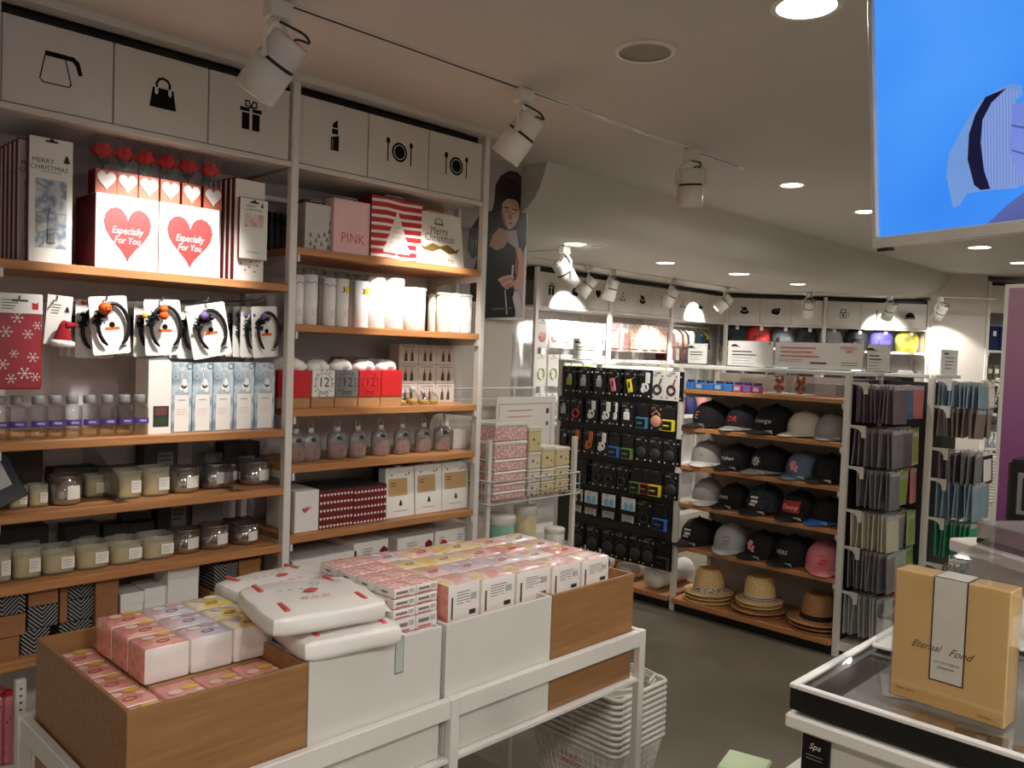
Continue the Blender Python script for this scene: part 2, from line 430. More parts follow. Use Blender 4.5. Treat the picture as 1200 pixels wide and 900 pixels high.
panel_back = mat('shelf_back_panel', (206, 202, 202), .7, vary=.02, scale=4)
def bracket_mb(x, z, d, t=.004):
    """thin white shelf arm with a curved throat"""
    pts = [(0, 0), (d, 0), (d, -.025), (.09, -.03), (.06, -.04), (.04, -.07), (.035, -.11), (0, -.11)]
    m = MB(); vs = [(x-t, d-a, z+b) for a, b in pts]+[(x+t, d-a, z+b) for a, b in pts]; k = len(pts)
    return m.add(vs, [tuple(range(k)), tuple(reversed(range(k, 2*k)))]+[(i, i+k, (i+1) % k+k, (i+1) % k) for i in range(k)], white_metal)
def wall_unit(label, loc, rz, w, ztop, zfas, icons, shelves, depth=.35, posts=(1, 1), smat=shelf_wood, base=.1, post_w=.028, isz=.071, bars=(), group='shop shelving units', cat='shelf'):
    """one bay of perforated-post shelving: origin at the floor under the front face of its first post"""
    t = thing('shelving_unit', label, cat, loc, rz, group)
    for i, px_ in enumerate((0, w)):
        if posts[i]:
            m = MB().box(px_-post_w/2, px_+post_w/2, 0, .03, 0, ztop, white_metal, .002)
            m.build('post', t)
    MB().box(post_w/2, w-post_w/2, depth-.012, depth, base, ztop-.06, panel_back).build('back_panel', t)
    for i, px_ in enumerate((0, w)):
        if posts[i]: MB().box(px_-.012, px_+.012, depth-.045, depth-.014, 0, ztop-.3, white_metal, .002).build('upright', t)
    MB().box(post_w/2, w-post_w/2, .004, depth-.02, zfas-.018, zfas, white_lam, .002).build('cupboard_floor', t)
    MB().box(post_w/2, w-post_w/2, .05, depth-.02, ztop-.07, ztop-.002, black_metal).build('recess', t)
    n = len(icons); dw = (w-post_w-.008)/n
    for i, ic in enumerate(icons):
        x0 = post_w/2+.004+i*dw
        d = MB().box(x0+.0018, x0+dw-.0018, .014, .032, zfas+.004, ztop-.036, white_lam, .0015).build('cupboard_door', t)
        if ic:
            m = MB(); icon(m, ic, isz, (x0+dw/2, .0132, (zfas+ztop-.03)/2), XZ); m.build('icon', d)
    for sz in shelves:
        MB().box(post_w/2, w-post_w/2, .002, depth-.014, sz-.026, sz, smat, .002).build('shelf', t)
        for s in (0, 1):
            if posts[s]: bracket_mb(post_w/2+.008 if s == 0 else w-post_w/2-.008, sz-.026, depth-.02).build('bracket', t)
    for z, y in bars:
        MB().tube([(post_w/2, y, z), (w-post_w/2, y, z)], .006, white_metal).build('rail', t)
    MB().box(post_w/2, w-post_w/2, .01, depth-.014, 0, base, white_lam, .002).build('plinth', t)
    return t
SY = 2.6
X0, XP, X2 = .642, 1.555, 2.468
SH1 = (1.703, 1.199, .996, .794, .579); SH2 = (1.837, 1.568, 1.268, 1.068, .817, .60)
wall_unit('tall white shelving bay holding candles, headbands and boxed roses', (X0, SY, 0), 0, XP-X0, 2.40, 2.125, ('coffee_pot', 'handbag', 'gift'), SH1, posts=(1, 0), base=.28)
wall_unit('tall white shelving bay holding gift bags, white tumblers and red sachets', (XP, SY, 0), 0, X2-XP, 2.40, 2.125, ('lipstick', 'plate', 'plate'), SH2, base=.28)

# ------------------------------------------------------------------ lamps
WARM = (1.0, .965, .905)
def spot_light(loc, target, power, size=55, blend=.5, r=.03):
    l = bpy.data.lights.new('spot_lamp', 'SPOT'); l.energy = power; l.spot_size = math.radians(size); l.spot_blend = blend; l.shadow_soft_size = r; l.color = WARM
    o = bpy.data.objects.new('spot_lamp', l); COL.objects.link(o); o.location = loc
    o.rotation_euler = (Vector(target)-Vector(loc)).to_track_quat('-Z', 'Y').to_euler()
    return o
lamp_glow = mat('lamp_glow', (255, 244, 224), .5, vary=0, emit=5.0)
def downlight(x, y, z, r, label, power):
    t = thing('recessed_downlight', label, 'ceiling light', (x, y, z), 0, 'recessed ceiling downlights')
    MB().lathe([(r, -.001), (r+.012, -.004), (r+.016, -.001)], white_plastic, 28, cap=False).build('trim_ring', t)
    MB().lathe([(.0001, -.003), (r*.6, -.0035), (r, -.002)], lamp_glow, 28).build('diffuser', t)
    l = bpy.data.lights.new('downlight_lamp', 'SPOT'); l.energy = power; l.spot_size = math.radians(172); l.spot_blend = .55; l.shadow_soft_size = r*.9; l.color = WARM
    o = bpy.data.objects.new('downlight_lamp', l); COL.objects.link(o); o.location = (x, y, z-.02)
def lamp_px(px, py, z): return at(px, py, 'z', z)
DL = [((945, 8), 2.42, .075, 'largest round ceiling downlight, beside the hanging screen'), ((928, 217), 2.42, .055, 'small round downlight in the high ceiling past the end of the track'),
      ((1014, 248), 2.42, .055, 'round downlight in the ceiling close beside the screen edge'), ((1148, 290), 2.42, .075, 'round downlight seen just below the hanging screen'),
      ((1195, 308), 2.42, .07, 'round downlight at the picture edge beneath the hanging screen'),
      ((674, 286), 2.16, .065, 'round downlight in the low ceiling beside the short cross track'), ((780, 308), 2.16, .06, 'round downlight in the low ceiling in front of the hanger icon'),
      ((866, 321), 2.16, .075, 'large round downlight in the low ceiling above the hat icon'), ((935, 333), 2.16, .06, 'small round downlight in the low ceiling before the far cupboards')]
PW_DL = 24
for i, ((px, py), z, r, lab) in enumerate(DL):
    p = lamp_px(px, py, z); downlight(p.x, p.y, z, r, lab, PW_DL*(1.0 if z > 2.3 else .25 if px == 674 else 1.1))
def ceiling_speaker():
    p = at(756, 60, 'z', 2.42)
    t = thing('ceiling_speaker', 'round white grille speaker set in the ceiling', 'speaker', (p.x, p.y, 2.42))
    m = MB().lathe([(.078, -.006), (.088, -.008), (.094, -.001)], white_plastic, 36, cap=False); m.build('rim', t)
    g = mat('speaker_grille', (150, 142, 132), .7, vary=.25, scale=400)
    MB().lathe([(.0001, -.004), (.05, -.0045), (.079, -.004)], g, 36).build('grille', t)
ceiling_speaker()
def track(p0, p1, z, label):
    p0, p1 = Vector(p0), Vector(p1); d = (p1-p0); L = d.length; a = math.atan2(d.y, d.x)
    t = thing('light_track', label, 'lighting track', (p0.x, p0.y, z), a, 'ceiling lighting tracks')
    MB().box(0, L, -.014, .014, -.004, 0, white_metal, .001).build('rail', t)
    MB().box(.004, L-.06, -.0065, .0065, -.0046, -.0036, black_metal).build('slot', t)
    MB().box(L-.05, L, -.0145, .0145, -.006, 0, white_plastic, .002).build('end_cap', t)
def spotlight(p, z, aim, label, s=1.0, power=60, size=58, blend=.45, target=None, yaw=None):
    """track head hanging from point p under ceiling z; aim is the direction of its barrel"""
    p = Vector(p); aim = Vector(aim).normalized()
    t = thing('track_spotlight', label, 'spotlight', (p.x, p.y, z), 0, 'track spotlights')
    MB().box(-.03*s, .03*s, -.02*s, .02*s, -.045*s, -.004, white_plastic, .003).build('adapter', t)
    piv = Vector((0, 0, -.142*s))
    side = aim.cross(Vector((0, 0, 1))); side = side.normalized() if side.length > .05 else Vector((1, 0, 0))
    m = MB()
    for e in (-1, 1):
        m.tube([Vector((0, 0, -.045*s)), side*e*.028*s+Vector((0, 0, -.055*s)), side*e*.060*s+Vector((0, 0, -.09*s)), piv+side*e*.060*s], .0055*s, white_plastic)
        m.lathe([(.0001, -.006*s), (.009*s, -.006*s), (.009*s, .008*s), (.0001, .008*s)], white_plastic, 10, piv+side*e*.06*s, side)
    m.build('yoke', t)
    h = MB(); r = .052*s; c0 = piv-aim*.06*s
    h.lathe([(.0001, 0), (r*.86, 0), (r*.9, .004*s), (r*.9, .068*s), (r, .07*s), (r, .155*s), (r*.93, .158*s), (r*.85, .12*s), (.0001, .11*s)], white_plastic, 24, c0, aim)
    hh = h.build('housing', t)
    MB().lathe([(r*.9+.0006, .060*s), (r*.9+.0012, .062*s), (r*.9+.0012, .068*s), (r*.9+.0006, .070*s)], black_metal, 24, c0, aim, cap=False).build('vent_band', hh)
    MB().lathe([(.0001, .112*s), (r*.6, .113*s), (r*.84, .121*s)], lamp_glow, 20, c0, aim).build('lens', hh)
    v = MB()
    ax = aim.to_track_quat('Z', 'Y').to_matrix()
    for k in range(6):
        a = 2*PI*k/6; q = c0+ax @ Vector((r*.5*math.cos(a), r*.5*math.sin(a), -.0008))
        v.rect(-.009*s, .009*s, -.003*s, .003*s, dark_grey, q, (ax @ Vector((-1, 0, 0)), ax @ Vector((0, 1, 0))))
    v.build('vents', hh)
    hb_ = Vector((-aim.x, -aim.y, 0)); hb_ = hb_.normalized() if hb_.length > .1 else Vector((-.7, -.7, 0))
    ctl = [Vector((0, 0, -.03*s)), Vector((0, 0, -.046*s)), side*.02*s+hb_*.02*s+Vector((0, 0, -.056*s)), side*.046*s+hb_*.045*s+Vector((0, 0, -.068*s)), side*.044*s+hb_*.06*s+Vector((0, 0, -.090*s)), c0-aim*.010*s+side*.026*s, c0+side*.008*s, c0+aim*.02*s]
    sm = []
    for i in range(1, len(ctl)-2):
        for j in range(6):
            u = j/6; a_, b_, c_, d_ = ctl[i-1:i+3]
            sm.append(.5*((2*b_)+(c_-a_)*u+(2*a_-5*b_+4*c_-d_)*u*u+(3*b_-a_-3*c_+d_)*u**3))
    MB().tube(sm, .0032*s, black_metal, 6).build('cord', t)
    w = Vector((p.x, p.y, z))+c0+aim*.165*s
    spot_light(w, Vector(target) if target else w+aim, power*1.15, size, blend)
track((.2, 2.083, 0), (3.68, 2.083, 0), 2.42, 'long white track running over the aisle beside the shelving')
p1 = at(312, 8, 'z', 2.42); p2 = at(598, 108, 'z', 2.42); p3 = at(791, 178, 'z', 2.42)
spotlight((p1.x, 2.083, 0), 2.42, (-.30, .56, -.78), 'nearest white track spotlight, above the shelving with the gift icon', 1.12, 35, 58, .6, (1.10, 2.64, 1.70))
spotlight((p2.x, 2.083, 0), 2.42, (-.28, .52, -.8), 'white track spotlight over the corner of the shelving by the portrait', 1.08, 36, 50, .6, (2.16, 2.66, 1.62))
spotlight((p3.x, 2.083, 0), 2.42, (.12, .05, -.99), 'upright white track spotlight hanging clear in mid ceiling', 1.08, 36, 40, .6, (4.35, 2.75, 1.28))
# tracks of the low ceiling
q1 = at(560, 303, 'z', 2.16); q2 = at(705, 288, 'z', 2.16)
track((q2.x, q2.y+.95, 0), (q2.x, q2.y, 0), 2.16, 'short white track crossing the low ceiling')
FY = 4.35
ra = at(620, 311, 'z', 2.16); rb = at(845, 345, 'z', 2.16)
track((4.3, 4.03, 0), (7.2, 4.03, 0), 2.16, 'white track along the low ceiling before the far cupboards')
bt = back(.35, -.38); be = back(2.45, -.38)
track(bt, be, 2.16, 'white track before the oblique cupboards at the far end')
# ------------------------------------------------------------------ far spotlights
def far_spot(px, py, aim, label, target, power=60, size=60, s=1.0):
    p = at(px, py, 'y', 4.03); spotlight((p.x, 4.03, 0), 2.16, aim, label, s, power*.7, size, .35, target)
c1 = at(662, 288, 'z', 2.16)
spotlight((c1.x, c1.y, 0), 2.16, (.62, -.1, -.7), 'white spotlight on the short cross track of the low ceiling', 1.1, 35, 50, .4)
FW_X = [4.70, 5.61, 6.52, 7.49]
far_spot(690, 318, (-.35, .5, -.8), 'white far spotlight beside the heart icon cupboard', (5.05, 4.40, 1.78), 75, 62)
far_spot(717, 330, (0, .35, -.95), 'white far spotlight before the post by the hanger icon', (5.75, 4.42, 1.4), 45, 56)
far_spot(787, 345, (-.1, .5, -.85), 'white far spotlight before the pencil icon cupboard', (6.3, 4.42, 1.4), 40, 56)
far_spot(850, 350, (-.55, .45, -.7), 'white far spotlight pointing sideways by the hat icon', (6.9, 4.40, 1.85), 70, 60)
for u, aim, lab, tg, pw in ((.68, (.1, .5, -.85), 'white far spotlight before the oblique cupboard with the brick icon', (.55, .05, 1.45), 26),
                            (1.45, (-.1, .5, -.85), 'white far spotlight between the laptop and dome icons', (1.55, .0, 1.80), 20),
                            (1.93, (-.2, .6, -.78), 'white far spotlight at the end by the plain wall', (2.16, .0, 1.62), 22)):
    p = back(u, -.38)
    d = BKD*aim[0]+BKN*aim[1]+Vector((0, 0, aim[2]))
    spotlight((p.x, p.y, 0), 2.16, d, lab, 1.0, pw, 66, .35, back(tg[0], tg[1], tg[2]))

# ------------------------------------------------------------------ far shelving
far_icons = [('gift', 'brick', 'heart'), ('hanger', 'hat', 'pencil'), ('hanger', 'bowl', 'pencil')]
far_desc = ['first shelving bay along the far aisle, by the return wall', 'middle shelving bay along the far aisle', 'last shelving bay along the far aisle, at the bend']
for i in range(3):
    wall_unit(far_desc[i], (FW_X[i], FY, 0), 0, FW_X[i+1]-FW_X[i], 2.15, 1.86, far_icons[i], (.95, .5), smat=white_lam, posts=(1, 1 if i == 2 else 0), bars=((1.80, .2),) if i == 2 else (), post_w=.034)
wall_unit('oblique far shelving bay with hat, brick and pencil icons', back(0), BRZ, .98, 2.15, 1.86, ('hat', 'brick', 'pencil'), (1.63, 1.30, .9, .5), smat=white_lam, posts=(1, 0), post_w=.034)
wall_unit('oblique far shelving bay with laptop and dome icons', back(.98), BRZ, 1.04, 2.15, 1.86, ('palette', 'pencil', 'dome'), (1.63, 1.30, .9, .5), smat=white_lam, post_w=.034)
wall_unit('narrow far shelving bay under the flask icon', back(2.60, -.02), BRZ, .40, 2.36, 2.07, ('flask',), (1.68, 1.35, 1.05, .7, .4), smat=white_lam, post_w=.03)

# goods of the far bays
pack_pink = patterned('print_pink_pack', blobs([(236, 190, 186), (200, 120, 120), (240, 220, 214)], 30), .4)
pack_lime = patterned('print_lime_pack', blobs([(236, 240, 200), (170, 190, 60), (240, 240, 236)], 24), .4)
pack_tan = patterned('print_tan_pack', blobs([(200, 160, 140), (222, 196, 180), (170, 120, 100)], 20), .4)
pack_silver = patterned('print_grey_pack', blobs([(225, 226, 228), (120, 124, 130), (200, 202, 206)], 18), .35)
def blister(name, w, h, card, item, label, cat, loc, rz, group, t=.012, item_kind='disc'):
    t_ = thing(name, label, cat, loc, rz, group)
    m = MB().box(-w/2, w/2, -t/2, t/2, 0, h, card, .002); m.rect(-.012, .012, h-.014, h-.008, dark_grey, (0, -t/2-.0006, 0)); m.lines(w*.7, 2, .008, text_grey, (0, -t/2-.0006, h-.024))
    m.build('card', t_)
    k = MB(); y = -t/2
    if item_kind == 'disc': k.lathe([(.0001, .012), (w*.22, .012), (w*.32, .006), (w*.34, 0)], item, 16, (0, y, h*.38), Vector((0, -1, 0)))
    elif item_kind == 'ring': k.tube([(w*.28*math.cos(a*PI/8), y-.006, h*.4+w*.34*math.sin(a*PI/8)) for a in range(16)], .006, item, 6, True)
    else: k.box(-w*.34, w*.34, y-.016, y, h*.1, h*.68, item, .004)
    k.build('product', t_)
    return t_
n0 = 0
for r, (z, card, item, kd, hh, desc) in enumerate(((1.535, white_card, pack_pink, 'disc', .22, 'white card pack with pink round insert'), (1.235, white_card, pack_lime, 'ring', .25, 'lime and white hair tie pack'), (.98, white_card, pack_silver, 'box', .2, 'white pack with grey insert'))):
    for k in range(6):
        x = FW_X[0]+.10+k*.145
        if r == 1 and k == 2: kd = 'box'
        blister('blister_pack', .125, hh, card, item, f'{desc}, {ORD[k]} along its row in the first far bay', 'pack', (x, FY+.04, z), 0, 'packs of the first far bay', item_kind=kd)
for r, (z, hh, desc) in enumerate(((1.53, .24, 'tan card pack'), (1.20, .26, 'silver pouch pack'))):
    for k in range(6):
        x = FW_X[1]+.10+k*.145
        c = (pack_pink if k == 0 else white_card if k == 1 else pack_tan) if r == 0 else (white_card if k < 5 else pack_tan)
        it = (pack_pink if k == 1 else pack_tan) if r == 0 else (pack_silver if k < 5 else pack_tan)
        blister('sachet_pack', .13, hh, c, it, f'{desc}, {ORD[k]} along its row in the middle far bay', 'pack', (x, FY+.04, z), math.radians((-12, 6, -20, 10, -8, 0)[k]), 'packs of the middle far bay', item_kind='box')
# garments on the rail of the third bay
def garment(loc, rz, m, label, cat='garment'):
    t = thing('shirt', label, cat, loc, rz, 'tops on the far rail')
    pts = [(-.02, 0), (-.06, -.01), (-.15, -.06), (-.19, -.2), (-.15, -.22), (-.12, -.14), (-.125, -.36), (.125, -.36), (.12, -.14), (.15, -.22), (.19, -.2), (.15, -.06), (.06, -.01), (.02, 0)]
    MB().prism([(x*.8, y*.8) for x, y in pts], .03, m, (0, -.015, -.03)).build('cloth', t)
    MB().tube([(-.12, 0, -.07), (0, 0, -.03), (.12, 0, -.07)], .004, white_plastic, 5).tube([(0, 0, -.03), (0, 0, -.005), (.012, 0, .004), (0, 0, .012), (-.01, 0, .006)], .002, steel, 5).build('hanger', t)
    return t
gcols = [('maroon', mat('maroon_cloth', (88, 26, 30), .9)), ('white and pink', mat('pinkish_cloth', (230, 190, 186), .9)), ('white', mat('white_cloth', (226, 222, 216), .9)), ('brown checked', mat('brown_cloth', (120, 84, 70), .9)),
         ('white and blue', mat('blue_white_cloth', (150, 170, 210), .9)), ('lime and sky blue', patterned('lime_sky_cloth', blobs([(120, 200, 220), (190, 220, 90), (120, 200, 220)], 9), .9)), ('navy', mat('navy_cloth', (28, 38, 84), .9)), ('navy and yellow', patterned('navy_yellow_cloth', blobs([(24, 34, 84), (24, 34, 84), (220, 190, 60)], 8), .9))]
for k, (nm, m) in enumerate(gcols):
    garment((FW_X[2]+.14+k*.10, FY+.2, 1.788), math.radians(58 if k != 5 else 20), m, f'{nm} top on the far rail, {ORD[k]} from the middle bay')
for k, (c, nm) in enumerate(((kraft_dark, 'brown'), (red_felt, 'red'), (mat('navy_card', (30, 40, 90), .6), 'navy'), (pink, 'pink'))):
    t = thing('folded_bag', f'{nm} drawstring bag lying on the shelf under the far garments', 'bag', (FW_X[2]+.16+k*.2, FY+.14, .95), .1*k, 'bags under the far garments')
    MB().lathe([(.0001, 0), (.07, .005), (.08, .08), (.06, .16), (.03, .2), (.045, .24)], c, 14).build('pouch', t)
    MB().tube([(.034*math.cos(a*PI/6), .034*math.sin(a*PI/6), .2) for a in range(12)], .005, white_plastic, 5, True).build('drawstring', t)
# helmets-like round bags on the oblique bays
def round_bag(loc, m, tagm, label, s=1.0):
    t = thing('backpack', label, 'bag', loc, BRZ, 'backpacks of the oblique far bays')
    MB().lathe([(.0001, 0), (.09*s, .004), (.108*s, .05*s), (.112*s, .12*s), (.10*s, .17*s), (.07*s, .20*s), (.0001, .212*s)], m, 18, sy=.6).build('body', t)
    MB().tube([(-.03*s, -.01, .2*s), (-.03*s, -.01, .235*s), (.03*s, -.01, .235*s), (.03*s, -.01, .2*s)], .006*s, m, 6).build('handle', t)
    MB().box(-.06*s, .06*s, -.095*s, -.06*s, .03*s, .11*s, m, .012).build('pocket', t)
    MB().prism(rrect(.035, .06, .006), .003, tagm, (.01, -.075*s, .19*s)).build('hang_tag', t)
bag_specs = [('dark green', mat('dark_green_cloth', (40, 48, 46), .8), 0), ('red', mat('red_nylon', (176, 30, 34), .5), 1), ('black and white', mat('charcoal_cloth', (56, 56, 60), .8), 1), ('black', mat('black_nylon', (22, 22, 26), .6), 1)]
for k, (nm, m, w_) in enumerate(bag_specs):
    round_bag(back(.12+k*.245, .16, 1.63), m, white_card, f'{nm} backpack on the oblique shelf under the hat and brick icons', 1.05)
bag_specs = [('grey and white', mat('grey_white_cloth', (150, 150, 148), .8)), ('black strapped', mat('black_strap_cloth', (30, 30, 34), .7)), ('violet', mat('violet_nylon', (92, 84, 190), .6)), ('yellow and black', patterned('yellow_black_nylon', blobs([(30, 30, 32), (226, 220, 90), (226, 220, 90)], 5), .6))]
for k, (nm, m) in enumerate(bag_specs):
    round_bag(back(1.10+k*.26, .16, 1.63), m, white_card, f'{nm} backpack on the oblique shelf under the laptop and dome icons', 1.05)
for k in range(8):
    x = .1+k*.24+(.06 if k > 3 else 0)
    t = thing('folded_slippers', f'dark folded slippers on the lower oblique shelf, {ORD[k]} from the bend', 'slippers', back(x, .13, 1.30), BRZ, 'slippers of the oblique far bays')
    MB().box(-.09, .09, -.1, .1, 0, .10, black_gloss if k % 2 else dark_grey, .03).build('sole', t)
    MB().box(-.07, .07, -.105, -.02, .09, .15, white_card if k % 3 else grey, .02).build('header_card', t)
# narrow bay
navy_cloth = MATS['navy_cloth']
for r, (z, n, m, nm, h) in enumerate(((1.68, 3, navy_cloth, 'navy folded garment', .24), (1.35, 5, mat('olive_pack', (92, 92, 60), .6), 'olive patterned pack', .18), (1.05, 4, black_gloss, 'black boxed item', .2), (.7, 6, pack_silver, 'black and white packet', .16), (.4, 3, dark_grey, 'dark grey carton', .2))):
    for k in range(n):
        w_ = .33/n
        t = thing('narrow_shelf_pack', f'{nm}, {ORD[k]} along its shelf in the narrow far bay', 'pack', back(2.635+w_*(k+.5), .06, z), BRZ, 'packs of the narrow far bay')
        MB().box(-w_*.44, w_*.44, -.04, .1, 0, h, m, .006).build('pack_body', t)
        MB().rect(-w_*.3, w_*.3, h*.55, h*.8, white_card if r in (3,) else label_paper, (0, -.0408, 0)).build('print', t) if r != 0 else MB().prism(rrect(.03, .05, .004), .002, white_card, (0, -.0425, h*.7)).build('hang_tag', t)
# ------------------------------------------------------------------ goods of the first bay
def X(px, py, y=2.64): return at(px, py, 'y', y).x
def span(pl, pr, py, y=2.64):
    a, b = X(pl, py, y), X(pr, py, y); return (a+b)/2, abs(b-a)
def zat(px, py, y=2.64): return at(px, py, 'y', y).z
FR = Vector((0, -1, 0))
# row of slim gift packs with red sides
def tree_mark(mb, s, o, m=dark_grey):
    for k in range(3): mb.poly([(-.5*s*(1-.2*k), .28*s*k), (.5*s*(1-.2*k), .28*s*k), (0, .28*s*k+.5*s)], m, o)
    mb.rect(-.06*s, .06*s, -.18*s, 0, m, o)
lights_print = patterned('print_lights', blobs([(150, 160, 166), (205, 206, 200), (120, 138, 158), (226, 222, 206)], 26), .35)
cup_print = patterned('print_cup', blobs([(196, 150, 130), (226, 200, 188), (150, 110, 100)], 30), .4)
def gift_pack(w, h, t, label, loc, big, group):
    r = thing('gift_pack', label, 'gift pack', loc, 0, group)
    MB().box(-w/2, w/2, 0, t, 0, h, dark_red, .002).build('sleeve', r)
    m = MB().box(-w/2, w/2, -.006, 0, 0, h*.985, white_card, .0015)
    o = (0, -.0066, 0); m.rect(-.016, .016, h-.018, h-.012, dark_grey, o); m.prism(circle(.006, 10, 0, h-.012), .0004, dark_grey, o)
    if big:
        m.text('MERRY', .019, dark_grey, (-.022, -.0066, h*.80)); m.text('CHRISTMAS', .019, dark_grey, (-.006, -.0066, h*.80-.019)); tree_mark(m, .022, (.040, -.0068, h*.80+.002)); m.lines(w*.5, 1, .006, text_grey, (0, -.0066, h*.72))
        m.rect(-w*.36, w*.36, h*.40, h*.66, lights_print, o); m.rect(-w*.36, w*.36, h*.12, h*.39, lights_print, o)
        m.rect(-w*.36, w*.36, h*.393, h*.398, dark_grey, o); m.lathe([(.0001, 0), (w*.10, 0), (w*.07, .08), (w*.03, .10), (.0001, .11)], lights_print, 10, (0, -.008, h*.16), sy=.15)
    else:
        m.text('MERRY', .012, dark_grey, (-.012, -.0066, h*.86)); m.text('CHRISTMAS', .012, dark_grey, (-.002, -.0066, h*.86-.012)); tree_mark(m, .014, (.028, -.0068, h*.86))
        m.rect(-w*.34, w*.34, h*.52, h*.74, cup_print, o); m.lines(w*.5, 1, .006, text_grey, (0, -.0066, h*.12))
    m.build('front_card', r)
    return r
cx, w = span(33, 84, 300); hh = zat(50, 158)-1.703
p0 = gift_pack(w, hh, .026, 'front white Merry Christmas pack of the red-edged row at the shelf end', (cx, 2.646, 1.703), True, 'large red-edged gift packs')
for k in range(1, 7):
    dup(p0, (cx+(.012 if k == 1 else -.004), 2.646+.043*k, 1.703), f'red-edged gift pack, {ORD[k]} from the front of the row at the shelf end')
cx, w = span(258, 313, 320); hh = zat(285, 207)-1.703
def flower_card(k):
    r = thing('gift_pack', ('front white pack with gold twig print beside the heart boxes' if k == 0 else f'red-edged pack beside the heart boxes, {ORD[k]} from the front'), 'gift pack', (X(294, 320)-.003*k, 2.66+.030*k, 1.703), 0, 'red-edged packs beside the heart boxes')
    ww = .108
    MB().box(-ww/2, ww/2, 0, .024, 0, hh, dark_red, .002).build('sleeve', r)
    m = MB().box(-ww/2, ww/2, -.006, 0, 0, hh*.985, white_card, .0015)
    if k == 0:
        o = (0, -.0066, 0)
        olive = mat('olive_gold', (150, 140, 60), .5)
        for a, b, c, d in ((-.03, .11, -.01, .075), (.0, .12, .012, .08), (.03, .115, .03, .085), (-.045, .10, -.02, .09)):
            L = math.hypot(c-a, d-b); nx, ny = -(d-b)/L*.003, (c-a)/L*.003
            m.poly([(a+nx, b+ny), (a-nx, b-ny), (c-nx, d-ny), (c+nx, d+ny)], olive, o)
        for x, y in ((-.03, .06), (.0, .05), (.03, .058), (-.015, .04), (.02, .036), (.005, .068)): m.poly(circle(.004, 8, x, y), olive, o)
    m.build('front_card', r)
for k in range(6): flower_card(k)
cx, w = span(284, 314, 250, 2.62)
gift_pack(.10, zat(300, 209, 2.62)-zat(300, 281, 2.62), .012, 'small white Merry Christmas pack propped before the gold twig pack', (cx, 2.632, 1.703), False, None)
bpy.data.objects[[o.name for o in COL.objects if o.get('label', '').startswith('small white Merry')][0]].location.z = 1.703+.075
# heart boxes, each with a lid
red_heart = mat('heart_print', (190, 52, 52), .5)
hz = zat(150, 230)-1.703
def heart_box(x, w, label):
    r = thing('heart_gift_box', label, 'gift box', (x, 2.645, 1.703), 0, 'boxes printed with a heart')
    MB().box(-w/2, w/2, 0, .17, 0, hz, white_card, .002, faces={'-x': dark_red}).build('carton', r)
    m = MB(); m.poly(heart(w*.76, hz*.74), red_heart, (0, -.0008, hz*.47)); m.text('Especially', .030, white_card, (0, -.0014, hz*.53), shear=.25, wide=.8); m.text('For You', .029, white_card, (0, -.0014, hz*.53-.029), shear=.25, wide=.8)
    m.build('heart_print', r)
    uv = (Vector((0, -1, 0)), Vector((0, 0, 1)))
    MB().poly(heart(.09, .13), mat('dark_heart', (84, 12, 18), .5), (-w/2-.0008, .085, hz*.45), uv).build('side_heart', r)
    return r
c1_, w1_ = span(112, 185.5, 315); c2_, w2_ = span(186.5, 257, 322)
heart_box(c1_, w1_, 'white box with red heart, nearer the large Merry Christmas pack'); heart_box(c2_, w2_, 'white box with red heart, next to the gold twig packs')
# boxed roses
rose_red = mat('rose_petal', (216, 28, 26), .55, vary=.15, scale=50)
def rose_box(loc, label):
    w, h, d = .062, .175, .062
    r = thing('boxed_rose', label, 'rose', loc, 0, 'boxed roses on the heart boxes')
    sl = mat('rose_sleeve', (176, 92, 66), .55)
    MB().box(-w/2, w/2, 0, d, 0, h*.42, sl, .001, faces={'-x': dark_red, '+x': dark_red}).build('sleeve', r)
    MB().prism(heart(.054, .056), .002, white_card, (0, -.003, h*.22)).lines(.026, 3, .006, pale_pink, (0, -.0036, h*.25)).build('heart_tag', r)
    m = MB(); rnd = random.Random(int(loc[0]*1000))
    m.ball((0, d/2, h*.76), .021, rose_red, 12, 1.1, .05)
    for ring, (n, rr, zz, tilt) in enumerate(((5, .016, .80, .25), (6, .022, .76, .5), (7, .027, .71, .9))):
        for k in range(n):
            a = 2*PI*k/n+ring*.6; ca, sa = math.cos(a), math.sin(a); q = Vector((ca*rr, d/2+sa*rr, h*zz))
            tang = Vector((-sa, ca, 0)); upv = Vector((ca*tilt, sa*tilt, 1)).normalized()
            m.add([q-tang*.006-upv*.012, q+tang*.006-upv*.012, q+tang*.013+upv*.004, q+tang*.006+upv*.014, q-tang*.006+upv*.014, q-tang*.013+upv*.004], [(0, 1, 2, 3, 4, 5)], rose_red, True)
    m.build('bloom', r)
    m = MB().tube([(0, d/2, h*.3), (0, d/2, h*.62)], .003, green, 6)
    for k in range(6):
        a = 2*PI*k/6+.3; ca, sa = math.cos(a), math.sin(a); q = Vector((0, d/2, h*.5)); e = q+Vector((ca*.026, sa*.026, .02+.006*(k % 2))); tg = Vector((-sa, ca, 0))*.008; mid = (q+e)/2+Vector((0, 0, .006))
        m.add([q, mid-tg, e, mid+tg], [(0, 1, 2, 3)], green)
    m.build('leaves', r)
    MB().box(-w/2+.0005, w/2-.0005, .0005, d-.0005, h*.42, h, clear('rose_film', (250, 246, 246), gloss=.012, edge=.06, rough=.3), .001).build('clear_cover', r)
    MB().tube([(-.02, d/2, h+.002), (-.008, d/2, h+.012), (0, d/2, h+.003), (.014, d/2, h+.016), (.022, d/2, h+.004)], .003, mat('rose_ribbon', (214, 86, 96), .5), 5).build('ribbon', r)
    return r
